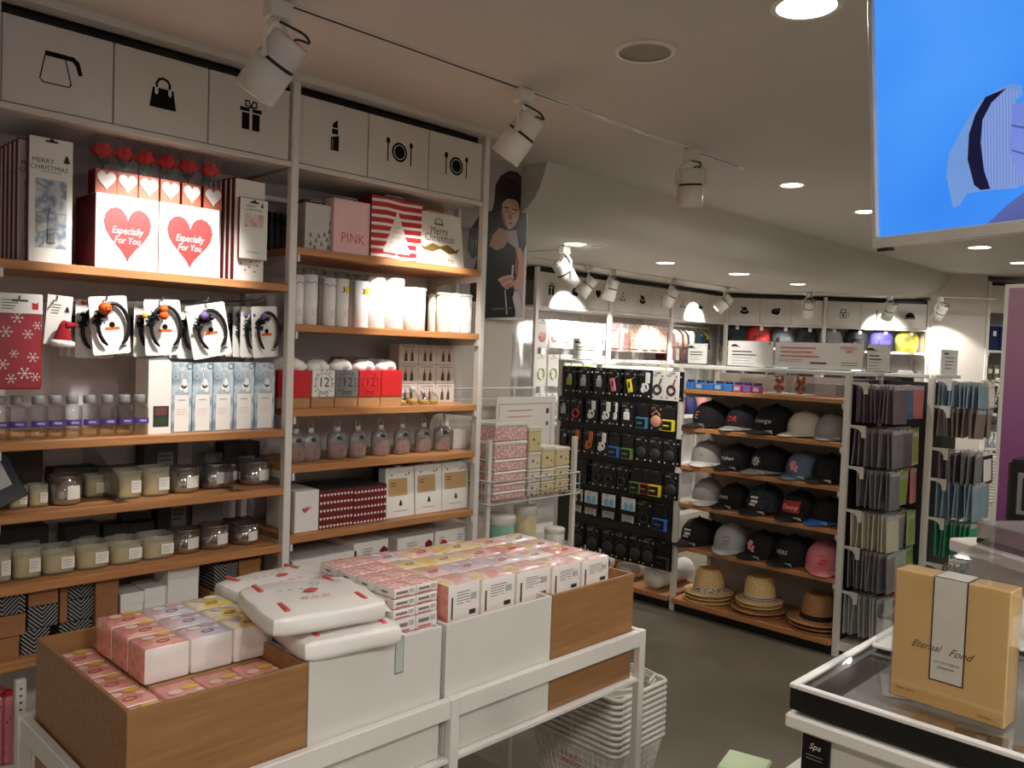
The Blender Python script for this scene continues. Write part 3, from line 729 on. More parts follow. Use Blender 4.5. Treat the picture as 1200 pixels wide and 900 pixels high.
for k in range(6):
    a = at(123+k*25.2, 240, 'y', 2.66)
    rose_box((X(124.5+k*25, 215+k*5.0, 2.66), 2.66, 1.703+hz), f'red rose in clear box on the heart boxes, {ORD[k]} from the large pack side')
# clear brush case seen behind the post, and paper rolls under it
t = thing('brush_case', 'clear case of dark brushes behind the post, top shelf', 'case', (1.64, 2.86, 1.837), 0)
for k in range(5):
    b_ = thing('brush', f'dark brush in the clear case behind the post, {ORD[k]} along', 'brush', (1.59+.025*k, 2.88, 1.842), 0, 'brushes in the clear case')
    MB().tube([(0, 0, 0), (0, 0, .10)], .005, dark_grey, 6).build('handle', b_); MB().lathe([(.005, .10), (.010, .115), (.009, .145), (.0001, .15)], black_fluff, 8).build('bristles', b_)
MB().box(-.075, .075, 0, .04, 0, .19, film, .004).build('cover', t)
MB().box(-.075, .075, 0, .04, .19, .21, white_card, .004).build('header', t)

# ---- hanging row
def peg_hook(y0, y1, x, z, label):
    t = thing('peg_hook', label, 'hook', (x, 0, z), 0, 'steel hooks of the hanging row')
    MB().tube([(0, y1, 0), (0, y0, 0), (0, y0-.008, .012)], .003, steel, 6).build('wire', t)
    MB().box(-.014, .014, y1-.003, y1, -.02, .02, white_metal, .001).build('backplate', t)
snow = patterned('print_snowflake_bag', blobs([(138, 18, 34), (156, 28, 44), (144, 22, 38)], 6), .3, coat=.4)
def snowflake(mb, s, o, m):
    for k in range(3):
        a = PI*k/3; ca, sa = math.cos(a), math.sin(a)
        mb.poly([(ca*s-sa*.05*s, sa*s+ca*.05*s), (-ca*s-sa*.05*s, -sa*s+ca*.05*s), (-ca*s+sa*.05*s, -sa*s-ca*.05*s), (ca*s+sa*.05*s, sa*s-ca*.05*s)], m, o)
    for k in range(6):
        a = PI*k/3
        for e in (-.5, .5):
            b = a+e; p = (math.cos(a)*s*.6, math.sin(a)*s*.6); q = (p[0]+math.cos(b)*s*.35, p[1]+math.sin(b)*s*.35); n_ = (-math.sin(b)*.04*s, math.cos(b)*.04*s)
            mb.poly([(p[0]+n_[0], p[1]+n_[1]), (p[0]-n_[0], p[1]-n_[1]), (q[0]-n_[0], q[1]-n_[1]), (q[0]+n_[0], q[1]+n_[1])], m, o)
b0 = at(-6, 456, 'y', 2.63); b1 = at(48, 456, 'y', 2.63); tz = at(24, 344, 'y', 2.63).z
w = b1.x-b0.x; h = tz-b1.z
t = thing('gift_bag', 'red snowflake gift bag with white header hanging at the row end', 'bag', ((b0.x+b1.x)/2, 2.63, b1.z), 0)
m = MB().box(-w/2, w/2, -.006, .006, 0, h*.80, snow, .004)
for x, z, s in ((-.06, .07, .016), (-.02, .10, .012), (.05, .09, .015), (.02, .045, .018), (-.05, .16, .017), (.03, .155, .014), (.065, .18, .012), (-.01, .20, .016), (.045, .225, .014), (-.06, .235, .014), (.0, .265, .015), (-.035, .28, .010), (.06, .275, .013), (.06, .035, .013), (-.03, .03, .014)):
    if z < h*.76: snowflake(m, s, (x*w/.17, -.0066, z), white_card)
m.build('bag_body', t)
m = MB().box(-w/2, w/2, -.007, .007, h*.79, h, white_card, .002); m.rect(-.02, .02, h-.022, h-.017, dark_grey, (0, -.0078, 0)); m.lines(w*.4, 4, .008, text_grey, (-w*.2, -.0078, h-.018)); m.rect(w*.26, w*.40, h*.84, h*.90, red, (0, -.0078, 0)); m.poly([(w*.24, h*.915), (w*.33, h*.90), (w*.42, h*.92), (w*.38, h*.895), (w*.28, h*.895)], red, (0, -.0078, 0))
m.build('header_card', t)
HZ = at(75, 350, 'y', 2.66).z
# santa hat brooch
a0 = at(51, 404, 'y', 2.64); a1 = at(80, 404, 'y', 2.64); w = a1.x-a0.x; h = at(65, 346, 'y', 2.64).z-a0.z
t = thing('brooch_card', 'white card with small red santa hat brooch', 'brooch', ((a0.x+a1.x)/2, 2.64, a0.z), 0, None, (0, math.radians(4), math.radians(-14)))
m = MB().box(-w/2, w/2, -.002, .002, 0, h, white_card, .001); m.lines(w*.4, 4, .008, text_grey, (-w*.1, -.0028, h*.82)); tree_mark(m, .016, (w*.3, -.0028, h*.68)); m.build('card', t)
m = MB(); m.lathe([(.026, 0), (.023, .015), (.018, .036), (.012, .054), (.007, .064), (.0001, .068)], red_felt, 14, (w*.22, -.022, .006), sy=.6); m.lathe([(.012, 0), (.009, .014), (.004, .026), (.0001, .03)], red_felt, 10, (w*.22+.006, -.022, .06), Vector((.95, 0, .1))); m.build('santa_hat', t)
MB().lathe([(.024, -.010), (.032, -.005), (.032, .006), (.024, .010)], fluff, 16, (w*.22, -.022, .006), sy=.7).build('fur_trim', t)
# headbands on cards
def headband(loc, label, poms, body, tilt=0.0, yaw=0.0, face=False, w=.115, h=.175, orange_tag=True):
    t = thing('headband_card', label, 'headband', loc, 0, 'headbands on white cards', (0, tilt, yaw))
    m = MB(); m.prism(rrect(w, h, .008, 3, 0, -h/2), .003, white_card)
    m.text('- - -', .012, text_grey, (w*.2, -.0005, -.018))
    if orange_tag:
        m.rect(-.022, .022, -h*.58, -h*.53, orange, (0.006, -.0008, 0)); m.poly(circle(.009, 12, .006, -h*.49), black, (0, -.0008, 0))
    m.rect(w*.22, w*.40, -h*.88, -h*.86, dark_grey, (0, -.0008, 0))
    m.build('card', t)
    pts = []
    for k in range(19):
        a = math.radians(-62+304*k/18); rx = .047; rz_ = .066
        x = rx*math.cos(a)*(1.0 if a > 0 and a < PI else .86+.14); z = -h*.50+rz_*math.sin(a)
        pts.append((.004+x, -.010-.004*abs(math.cos(a)), z))
    MB().tube(pts, [.0028 if i in (0, 18) else .0058 for i in range(19)], black_metal, 7).build('band', t)
    MB().tube([(-.03+.006, -.006, -h*.28), (-.03+.008, -.018, -h*.3)], .0012, white_plastic, 4).build('tie', t)
    m = MB()
    rnd = random.Random(len(LABELS))
    for (x, z, r) in body:
        m.ball((x, -.018, z), r*.55, black_fluff, 10, 1.0, .2)
        for k in range(26):
            d = Vector((rnd.gauss(0, 1), rnd.gauss(-.4, .8), rnd.gauss(0, 1))).normalized(); q = Vector((x, -.018, z)); e = d.orthogonal().normalized()*r*.22
            m.add([q+e, q+d*r*rnd.uniform(.9, 1.25)+e*.8, q+d*r*1.2-e*.8, q-e], [(0, 1, 2, 3)], black_fluff)
    m.build('tulle_bow', t)
    for (x, z, r, mm) in poms:
        q = MB().ball((x, -.042, z), r, mm, 14, 1.0, .04)
        q.tube([(x*.6, -.016, z-.02), (x, -.03, z)], .0015, black_metal, 4)
        pb = q.build('pompom', t)
        if face and mm is orange and r > .014:
            f = MB(); o = (x, -.042-r-.0006, z)
            f.poly([(-.008, .002), (-.003, .002), (-.0055, .008)], black, o); f.poly([(.003, .002), (.008, .002), (.0055, .008)], black, o)
            f.poly([(-.010, -.002), (-.005, -.009), (.005, -.009), (.010, -.002), (.004, -.005), (-.004, -.005)], black, o); f.build('pumpkin_face', pb)
    return t
HB = 2.64
def card_pos(px, py, y): p = at(px, py, 'y', y); return (p.x, y, p.z)
tulle = [(-.034, -.052, .017), (-.046, -.072, .014), (-.012, -.042, .014)]
headband(card_pos(126, 347, HB), 'front headband card with smiling orange pumpkin, beside the santa hat brooch', [(-.03, -.036, .019, orange)], tulle, math.radians(-6), math.radians(6), True)
for k in range(3): headband(card_pos(112-9*k, 352, HB+.05+.05*k), f'pumpkin headband card, {ORD[k+1]} from the front beside the santa hat brooch', [(-.034, -.01, .011, orange), (-.01, -.02, .009, orange)], tulle, 0, math.radians(4))
headband(card_pos(190, 351, HB), 'front headband card with tall orange pumpkin, second group along the row', [(-.014, -.03, .013, orange), (-.014, -.05, .014, orange)], tulle, math.radians(-3), 0)
for k in range(3): headband(card_pos(178-10*k, 354, HB+.05+.05*k), f'headband card with yellow bead, {ORD[k+1]} from the front of the second group', [(-.045, -.045, .009, yellow), (-.02, -.04, .009, red)], tulle, 0, math.radians(6))
headband(card_pos(240, 356, HB), 'front headband card with violet flower and no pumpkin, tilted', [(-.028, -.035, .013, purple)], tulle+[(-.005, -.05, .016)], math.radians(-11), 0, w=.135)
for k in range(2): headband(card_pos(228-10*k, 358, HB+.05+.05*k), f'headband card with pale bead, {ORD[k+1]} from the front of the third group', [(-.05, -.02, .008, white_plastic)], tulle, 0, math.radians(4))
headband(card_pos(310, 359, HB), 'front headband card nearest the post, with dark tulle bow', [(-.04, -.032, .010, purple)], tulle, math.radians(-4), math.radians(14))
for k in range(4): headband(card_pos(299-9*k, 360, HB+.045+.045*k), f'headband card with violet bead, {ORD[k+1]} from the front of the group nearest the post', [(-.042, -.03, .010, purple)], tulle, 0, math.radians(10))
for px, lab in ((22, 'steel hook carrying the snowflake bag'), (66, 'steel hook carrying the santa hat brooch card'), (124, 'steel hook carrying the pumpkin headbands'), (190, 'steel hook carrying the second group of headbands'), (243, 'steel hook carrying the tilted headband cards'), (308, 'steel hook carrying the headbands nearest the post')):
    p = at(px, 352, 'y', 2.62); peg_hook(2.62, 2.94, p.x, p.z, lab)

# ---- bottles, house box and blue boxes on the 1.199 shelf
liquid = clear('bottle_liquid', (255, 251, 232), gloss=.06)
violet_label = mat('violet_label', (72, 52, 130), .5)
def bottle(loc, label):
    t = thing('reed_diffuser_bottle', label, 'bottle', loc, 0, 'clear bottles with grey caps')
    MB().lathe([(.0001, .001), (.026, .001), (.028, .004), (.028, .085), (.025, .093), (.014, .099), (.013, .106)], glass, 18).build('glass_body', t)
    MB().lathe([(.0001, .004), (.0245, .004), (.0245, .034), (.0001, .034)], liquid, 16).build('liquid', t)
    MB().lathe([(.0001, .100), (.016, .100), (.017, .103), (.017, .122), (.015, .125), (.0001, .125)], mat('bottle_cap_grey', (128, 126, 126), .35), 16).build('cap', t)
    m = MB(); n = 8; vs = []
    for k in range(n+1):
        a = math.radians(-140+100*k/n); vs += [(.0287*math.cos(a), .0287*math.sin(a), .036), (.0287*math.cos(a), .0287*math.sin(a), .054)]
    m.add(vs, [(2*k, 2*k+2, 2*k+3, 2*k+1) for k in range(n)], violet_label)
    m.text('MINI', .010, white_card, (0, -.0295, .045)); m.build('label', t)
    return t
bz = 1.199
bx = [-1, 19, 44, 64, 84, 104, 125, 145, 163]
for k, px in enumerate(bx):
    if k == 0: b0 = bottle((X(px, 505, 2.66), 2.66, bz), 'clear grey-capped bottle cut by the picture edge on the third shelf')
    else: dup(b0, (X(px, 505, 2.66), 2.66, bz), f'clear grey-capped bottle on the third shelf, {ORD[k-1]} full bottle along the row')
cx, w = span(173, 200, 503, 2.65)
t = thing('tester_box', 'tall white house-shaped tester box with small dark window', 'box', (cx, 2.65, bz), 0)
h = zat(186, 418, 2.65)-bz; d = .10
m = MB(); m.prism([(-w/2, 0), (w/2, 0), (w/2, h*.93), (w*.25, h), (-w*.5, h*.97)], d, white_card, (0, 0, 0)); m.build('carton', t)
MB().rect(-w*.28, w*.40, h*.09, h*.36, dark_grey, (0, -.0008, 0)).rect(-w*.2, w*.32, h*.11, h*.22, mat('dark_green_print', (44, 60, 40), .5), (0, -.0014, 0)).rect(-w*.2, w*.3, h*.24, h*.34, mat('wine_print', (110, 60, 64), .5), (0, -.0014, 0)).build('window_cutout', t)
blue_print = patterned('print_frost_blue', blobs([(112, 132, 148), (138, 156, 170), (196, 206, 212), (120, 140, 156)], 16), .4)
def blue_box(loc, w, h, label):
    t = thing('fragrance_box', label, 'box', loc, 0, 'pale blue fragrance boxes')
    MB().box(-w/2, w/2, 0, .07, 0, h, blue_print, .0015).build('carton', t)
    m = MB(); m.rect(-w*.36, w*.36, .004, h*.54, white_card, (0, -.0008, 0)); m.lines(w*.4, 1, .006, text_grey, (0, -.0014, h*.47)); m.lines(w*.5, 3, .008, pale_pink, (0, -.0014, h*.34)); m.build('label', t)
    m = MB(); o = (0, -.0012, 0)
    for x, z, s in ((.006, .70, .016), (.012, .62, .012), (-.002, .64, .010), (.0, .90, .008)): m.poly(circle(s*.7, 8, x, h*z, 1.5), white_card, o)
    m.rect(-.001, .001, h*.70, h*.95, white_card, o); ring_faces(m, .007, .0085, white_card, (-.022, -.0012, h*.80), n=14); ring_faces(m, .008, .010, dark_grey, (.024, -.0012, h*.95), n=14)
    m.build('print', t)
    return t
for k in range(5):
    cx, w = span(200.5+24.3*k, 224+24.3*k, 502, 2.65)
    blue_box((cx, 2.65, bz), w, zat(215+24*k, 425, 2.65)-bz, f'pale blue fragrance box, {ORD[k]} from the white tester box')
# ---- candles
def frosted_candle(loc, label, s=1.0, w=.085, h=.085, fill=.78, wx=wax, grp='frosted glass candles'):
    t = thing('frosted_candle', label, 'candle', loc, 0, grp)
    a = w/2; n = 5
    prof = rrect(w, w, w*.30, 4)
    k = len(prof); m = MB()
    vs = [(x, y, z) for z in (.002, h) for x, y in prof]; m.add(vs, [(i, (i+1) % k, k+(i+1) % k, k+i) for i in range(k)]+[tuple(reversed(range(k)))], frosted, True); m.build('glass_jar', t)
    m = MB(); pr = [(x*.93, y*.93) for x, y in prof]; vs = [(x, y, z) for z in (.008, h*fill) for x, y in pr]
    m.add(vs, [(i, (i+1) % k, k+(i+1) % k, k+i) for i in range(k)]+[tuple(range(k, 2*k)), tuple(reversed(range(k)))], wx); m.build('wax', t)
    MB().tube([(0, 0, h*fill), (.002, 0, h*fill+.012)], .0012, white_card, 5).build('wick', t)
    MB().box(.0, w*.40, -a-.0012, -a-.0002, h*.22, h*.66, label_paper).lines(w*.3, 3, .008, light_grey, (w*.2, -a-.0018, h*.56)).build('label', t)
    return t
def mirror_candle(loc, label, m_, w=.09, h=.082):
    t = thing('mirrored_candle', label, 'candle', loc, 0, 'mirrored glass candles')
    r = w/2
    MB().lathe([(.0001, .003), (r*.8, .002), (r*.95, .006), (r, .016), (r, h), (r-.003, h), (r-.003, .02), (.0001, .014)], m_, 24).build('glass_jar', t)
    MB().lathe([(.0001, h*.55), (r-.0035, h*.55)], wax_white, 20).build('wax', t)
    n = 6; vs = []
    for k in range(n+1):
        a = math.radians(-100+52*k/n); vs += [((r+.0007)*math.cos(a), (r+.0007)*math.sin(a), h*.22), ((r+.0007)*math.cos(a), (r+.0007)*math.sin(a), h*.68)]
    MB().add(vs, [(2*k, 2*k+2, 2*k+3, 2*k+1) for k in range(n)], label_paper).build('label', t)
    MB().lathe([(r-.003, h-.001), (r+.0015, h-.0005), (r+.0015, h+.0015), (r-.003, h+.0015)], steel, 24, cap=False).build('rim', t)
    return t
cz = .996
def cw(pl, pr, py, y): return span(pl, pr, py, y)
for pl, pr, y, pt, lab in ((-22, 1, 2.66, 566, 'frosted candle cut by the picture edge on the fourth shelf'), (12, 34, 2.67, 570, 'yellow frosted candle on the fourth shelf, beside the tilted black card'), (36, 58, 2.67, 568, 'yellow frosted candle on the fourth shelf, touching the silver candle'),
                      (101, 124, 2.74, 557, 'frosted candle set back behind the silver candle on the fourth shelf'), (139, 168, 2.66, 552, 'frosted candle behind the acrylic divider on the fourth shelf'), (170, 201, 2.66, 548, 'frosted candle beside the faceted silver candle on the fourth shelf')):
    cx, w = cw(pl, pr, 590, y); frosted_candle((cx, y+w/2, cz), lab, 1, w, zat((pl+pr)/2, pt, y)-cz)
for pl, pr, y, pt, lab in ((64, 101, 2.65, 559, 'shiny silver candle between two frosted candles on the fourth shelf'), (204, 240, 2.66, 549, 'wide silver candle on the fourth shelf, below the black label box'), (243, 268, 2.69, 545, 'small silver candle behind the second acrylic divider'), (268, 281, 2.76, 545, 'silver candle half hidden behind the second acrylic divider'), (290, 322, 2.68, 542, 'silver candle nearest the post on the fourth shelf'), (322, 345, 2.72, 543, 'silver candle partly behind the post on the fourth shelf')):
    cx, w = cw(pl, pr, 575, y); mirror_candle((cx, y+w/2, cz), lab, silver, w, zat((pl+pr)/2, pt, y)-cz)
def divider(px, py, z, label):
    x = X(px, py, 2.62)
    t = thing('shelf_divider', label, 'divider', (x, 2.615, z), 0, 'clear shelf dividers')
    uv = (Vector((0, 1, 0)), Vector((0, 0, 1)))
    MB().prism([(0, 0), (.31, 0), (.31, .16), (.26, .16), (.02, .085), (0, .07)], .003, acrylic, (0, 0, 0), uv).build('plate', t)
    MB().box(0, .03, 0, .31, 0, .002, acrylic).build('foot', t)
divider(139, 590, cz, 'clear acrylic divider among the frosted candles'); divider(273, 580, cz, 'clear acrylic divider among the silver candles')
dcard = mat('dark_candle_carton', (46, 42, 43), .45, vary=.15)
def dark_box(pl, pr, pt, z, y, label, d=.08, rot=None, lab=True, m_=None):
    cx, w = cw(pl, pr, pt+20, y); h = zat((pl+pr)/2, pt, y)-z
    t = thing('candle_carton', label, 'box', (cx, y, z), 0, 'cartons behind the candles', rot)
    MB().box(-w/2, w/2, 0, d, 0, h, m_ or dcard, .002).build('carton', t)
    if lab: MB().rect(-w*.1, w*.36, h*.25, h*.62, grey, (0, -.0008, 0)).lines(w*.36, 3, h*.08, dark_grey, (w*.12, -.0014, h*.56)).build('label', t)
def box_on(pl, pr, z0, z1, y, label, d=.07, lab=True, m_=None, rot=None):
    """carton from z0 to z1"""
    cx, w = cw(pl, pr, 560, y); h = z1-z0
    t = thing('candle_carton', label, 'box', (cx, y, z0), 0, 'cartons behind the candles', rot)
    MB().box(-w/2, w/2, 0, d, 0, h, m_ or dcard, .002).build('carton', t)
    if lab: MB().rect(-w*.1, w*.36, h*.25, h*.62, grey, (0, -.0008, 0)).lines(w*.36, 3, h*.08, dark_grey, (w*.12, -.0014, h*.56)).build('label', t)
box_on(-30, 50, cz+.0, cz+.17, 2.84, 'large dark box at the back of the fourth shelf, behind yellow candles', .08, False, mat('umber_carton', (58, 42, 34), .6))
box_on(62, 116, cz, cz+.085, 2.85, 'low black box behind the silver and frosted candles')
box_on(112, 168, cz, cz+.075, 2.86, 'low olive box behind the acrylic divider', .06, False, mat('olive_carton', (120, 108, 80), .6))
box_on(168, 208, cz, cz+.19, 2.84, 'upright black box with grey label on the fourth shelf')
box_on(240, 270, cz, cz+.10, 2.86, 'grey box behind the small silver candle', .05, False, grey)
box_on(262, 304, cz, cz+.135, 2.85, 'black box with two grey labels behind the silver candles')
t = thing('tilted_card', 'black card with grey label tilted at the shelf end', 'card', (X(4, 575, 2.645), 2.648, cz+.012), 0, None, (math.radians(-12), math.radians(-22), math.radians(8)))
MB().box(-.075, .075, 0, .01, .004, .15, black_gloss, .002).build('panel', t)
MB().rect(-.06, .05, .05, .12, light_grey, (0, -.0008, 0)).lines(.09, 4, .014, grey, (-.005, -.0014, .11)).build('label', t)
fz = .794
for k, (pl, pr, pt, wx_, lab) in enumerate(((-12, 15, 642, wax_white, 'frosted candle with pinkish wax cut by the picture edge, fifth shelf'), (17, 51, 641, wax, 'yellow frosted candle without a paper label showing, fifth shelf'), (52, 91, 641, wax, 'frosted candle on the fifth shelf, third along the row'), (92, 131, 636, wax, 'frosted candle on the fifth shelf, fourth along the row'), (132, 170, 632, wax, 'frosted candle on the fifth shelf, fifth along the row'), (170, 207, 627, wax, 'frosted candle on the fifth shelf, beside the gold glass candles'))):
    cx, w = cw(pl, pr, 668-k*5, 2.65); frosted_candle((cx, 2.65+w/2, fz), lab, 1, w, zat((pl+pr)/2, pt, 2.65)-fz-.004, .74, wx_)
for k, (pl, pr, pt, lab) in enumerate(((206, 240, 622, 'gold glass candle on the fifth shelf, next to the frosted candles'), (241, 274, 617, 'middle gold glass candle on the fifth shelf'), (279, 308, 616, 'gold glass candle on the fifth shelf nearest the post'))):
    cx, w = cw(pl, pr, 640, 2.66); mirror_candle((cx, 2.66+w/2, fz), lab, amber, w, zat((pl+pr)/2, pt, 2.66)-fz)
box_on(-20, 58, fz, fz+.115, 2.84, 'wide black box at the back of the fifth shelf end')
box_on(78, 118, fz, fz+.10, 2.85, 'black box behind the fourth frosted candle, fifth shelf')
box_on(122, 152, fz, fz+.09, 2.85, 'black box with pale label behind the fifth frosted candle'); box_on(152, 182, fz, fz+.085, 2.85, 'grey-labelled black box behind the last frosted candle')
box_on(144, 178, fz+.09, fz+.20, 2.87, 'upright black box stacked at the back of the fifth shelf', .05); box_on(186, 224, fz, fz+.20, 2.87, 'tall black box with two grey labels, fifth shelf back', .05)
box_on(226, 262, fz, fz+.20, 2.88, 'tall plain grey box at the back of the fifth shelf', .05, False, grey)
box_on(262, 300, fz, fz+.05, 2.86, 'low black box behind the gold glass candles', .05, False)
# ---- boxes under the candle shelves
KZ = .579
def gift_carton(pl, pr, z0, z1, y, label, m_, d=.11, lid=None):
    cx, w = cw(pl, pr, 720, y)
    t = thing('gift_carton', label, 'box', (cx, y, z0), 0, 'small boxes under the candle shelves')
    h = z1-z0
    MB().box(-w/2, w/2, 0, d, 0, h*.72, m_, .0015).build('base', t)
    MB().box(-w/2-.001, w/2+.001, -.001, d+.001, h*.70, h, m_, .0015).build('lid', t)
kb = mat('kraft_box', (150, 100, 60), .6, vary=.06, scale=30)
for pl, pr, z0, z1, y, lab, m_ in (
    (-24, 23, KZ, KZ+.062, 2.63, 'brown box on the lower shelf, lowest at the picture edge', kb), (-24, 30, KZ+.064, KZ+.125, 2.63, 'brown box in the middle of the stack at the picture edge', kb), (-24, 30, KZ+.127, KZ+.195, 2.63, 'chevron box with pale lid edge, top of the stack at the picture edge', chev),
    (25, 58, KZ, KZ+.07, 2.64, 'chevron box low down behind the brown table box corner', chev), (33, 68, KZ+.072, KZ+.135, 2.64, 'chevron box in the middle of the second stack', chev), (33, 68, KZ+.137, KZ+.198, 2.64, 'brown box on top of the second stack', kb),
    (70, 108, KZ, KZ+.065, 2.66, 'chevron box at the bottom of the third stack', chev), (70, 79, KZ+.067, KZ+.198, 2.66, 'narrow upright brown box between two chevron boxes', kb), (80, 111, KZ+.067, KZ+.13, 2.66, 'chevron box in the middle of the third stack', chev), (80, 111, KZ+.132, KZ+.195, 2.66, 'chevron box on top of the third stack', chev),
    (112, 138, KZ, KZ+.20, 2.64, 'tall brown box beside the white cartons', kb),
    (141, 168, KZ, KZ+.12, 2.66, 'white carton next to the tall brown box', white_card), (169, 195, KZ, KZ+.125, 2.66, 'white carton second from the tall brown box', white_card), (196, 232, KZ, KZ+.20, 2.65, 'tall white carton under the gold candles', white_card),
    (246, 272, KZ, KZ+.075, 2.66, 'brown box near the post, lower of two', kb), (250, 277, KZ+.077, KZ+.165, 2.66, 'chevron box near the post, upper of two', chev), (272, 296, KZ, KZ+.09, 2.66, 'chevron box nearest the post, lower of two', chev), (279, 304, KZ+.092, KZ+.165, 2.66, 'brown box nearest the post, upper of two', kb)):
    gift_carton(pl, pr, z0, z1, y, lab, m_)
# pink goods and the perforated strip low down
pink_dots = patterned('print_pink_dots', lambda nt, co: (lambda v: (nt.links.new(co, v.inputs['Vector']), v.inputs.__getitem__('Scale').__setattr__('default_value', 60), ramp(nt, v.outputs['Distance'], [(0, (60, 20, 26)), (.16, (214, 128, 140))], True))[2])(nt.nodes.new('ShaderNodeTexVoronoi')), .5)
for k, (pl, pr, z1, lab) in enumerate(((-14, 4, .48, 'pink dotted package at the picture edge near the floor'), (5, 17, .475, 'narrow pink dotted package beside the perforated strip'))):
    cx, w = cw(pl, pr, 860, 2.62)
    t = thing('dotted_package', lab, 'package', (cx, 2.62, .282), 0, 'pink dotted packages')
    MB().box(-w/2, w/2, 0, .12, 0, z1-.282, pink_dots, .006).build('bag_body', t); MB().box(-w*.4, w*.4, .01, .03, z1-.282, z1-.268, red, .002).build('top_seam', t)
cx, w = cw(18, 31, 860, 2.60)
t = thing('perforated_strip', 'white perforated upright strip near the floor beside the pink packages', 'strip', (cx, 2.605, .282), 0)
m = MB().box(-w/2, w/2, 0, .02, 0, .24, white_metal, .002)
for k in range(11): m.poly(circle(.0035, 8, 0, .015+.02*k), dark_grey, (0, -.0006, 0))
m.build('strip', t)
# ------------------------------------------------------------------ goods of the second bay
def gift_bag(pl, pr, py, pt, z, y, m_, label, decor, d=.06, tilt=0.0, side=None):
    cx, w = span(pl, pr, py, y); h = zat((pl+pr)/2, pt, y)-z
    t = thing('paper_gift_bag', label, 'gift bag', (cx, y, z), 0, 'gift bags on the top shelf', (tilt, 0, 0))
    MB().box(-w/2, w/2, 0, d, .0005, h, m_, .0012, faces={'-x': side or m_, '+x': side or m_}).build('bag_body', t)
    m = MB(); decor(m, w, h); m.build('print', t)
    MB().tube([(-w*.2, d*.4, h), (-w*.16, d*.4, h+.012), (w*.16, d*.4, h+.012), (w*.2, d*.4, h)], .0015, white_card, 5).build('cord_handle', t)
    return t
tz = 1.837
def d_trees(m, w, h):
    for x, z in ((-.3, .12), (-.1, .2), (.1, .14), (.3, .24), (.35, .08), (.2, .34), (.38, .42), (-.3, .3), (-.15, .05), (.0, .3), (.42, .6)): tree_mark(m, .016, (x*w, -.001, z*h), grey)
gift_bag(357, 389, 288, 239, tz, 2.68, mat('pale_bag', (206, 206, 200), .6), 'pale gift bag with little grey trees beside the post', d_trees)
def d_pink(m, w, h): m.text('PINK', .052, mat('rose_print', (206, 96, 108), .5), (0, -.001, h*.30), wide=.95)
gift_bag(390, 435, 297, 235, tz, 2.66, pale_pink, 'pink gift bag lettered PINK', d_pink)
def d_strip(m, w, h):
    for k in range(8): m.poly([(-w/2, h*(.03+.125*k)), (-w*.2, h*(.045+.125*k)), (w*.1, h*(.025+.125*k)), (w/2, h*(.04+.125*k)), (w/2, h*(.085+.125*k)), (w*.1, h*(.07+.125*k)), (-w*.2, h*(.09+.125*k)), (-w/2, h*(.075+.125*k))], white_card, (0, -.0008, 0))
    rnd = random.Random(3); L = []; R = []
    for k in range(9):
        z = .12+.072*k; ww = .30*(1-k/9.5); L.append((-ww*w*(1.0 if k % 2 else .86), z*h)); R.append((ww*w*(1.0 if k % 2 else .86), z*h))
    m.poly(R+[(0, h*.84)]+list(reversed(L)), white_card, (0, -.0016, 0))
    sc = mat('blush_print', (214, 176, 172), .6)
    for k in range(7): m.text(('Merry', 'Bright', 'Joyful', 'Merry', 'Hope', 'Joy', 'Joy')[k], .022*(1-.07*k), sc, (0, -.0022, h*(.2+.085*k)), shear=.3, wide=(1.6, 1.4, 1.2, 1, .9, .8, .5)[k])
    m.rect(-.004, .004, h*.08, h*.12, white_card, (0, -.0016, 0))
gift_bag(434, 493, 304, 233, tz, 2.65, mat('stripe_red', (190, 34, 40), .5), 'red and white striped gift bag with white tree', d_strip, side=dark_red)
def d_must(m, w, h):
    o = (0, -.001, 0); g = gold
    m.poly([(-w*.42, h*.36), (-w*.36, h*.28), (-w*.18, h*.25), (0, h*.33), (w*.18, h*.25), (w*.36, h*.28), (w*.42, h*.38), (w*.33, h*.33), (w*.16, h*.42), (0, h*.37), (-w*.16, h*.42), (-w*.33, h*.33)], g, o)
    m.text('Merry', .046, g, (w*.0, -.001, h*.66), shear=.15, wide=.85); m.text('Christmas', .046, g, (0, -.001, h*.52), shear=.15, wide=.85); m.text('Ho-Ho-Ho', .034, g, (w*.04, -.001, h*.12), shear=.2, wide=.8)
    m.tube([(-.02, -.001, h*.80), (-.016, -.001, h*.88), (0, -.001, h*.91), (.016, -.001, h*.88), (.02, -.001, h*.80)], .0015, dark_grey, 4); m.rect(-.024, .024, h*.775, h*.80, dark_grey, o)
gift_bag(489, 544, 312, 248, tz, 2.64, mat('ivory_bag', (222, 218, 208), .6), 'white gift bag with gold moustache and Ho-Ho-Ho', d_must, tilt=math.radians(-8))
for k, (px, m_, lab) in enumerate(((372, dark_red, 'dark red gift bag hidden behind the tree bag'), (415, white_card, 'white gift bag peeping out behind the pink bag'), (440, dark_red, 'red gift bag peeping out behind the striped bag'), (500, kraft, 'brown gift bag behind the moustache bag'))):
    gift_bag(px-18, px+18, 300, 236, tz, 2.79, m_, lab, lambda m, w, h: m.rect(-w*.3, w*.3, h*.6, h*.7, white_card, (0, -.001, 0)))
# clear domes beside the moustache bag
t = thing('clear_sleeve', 'clear plastic sleeve standing beside the moustache bag', 'sleeve', (X(556, 305, 2.72), 2.70, tz), 0)
MB().lathe([(.055, 0), (.056, .19)], film, 20, (0, .06, 0)).build('tube', t); MB().lathe([(.0001, .19), (.056, .19), (.056, .197), (.0001, .20)], film, 20, (0, .06, 0)).build('lid', t)
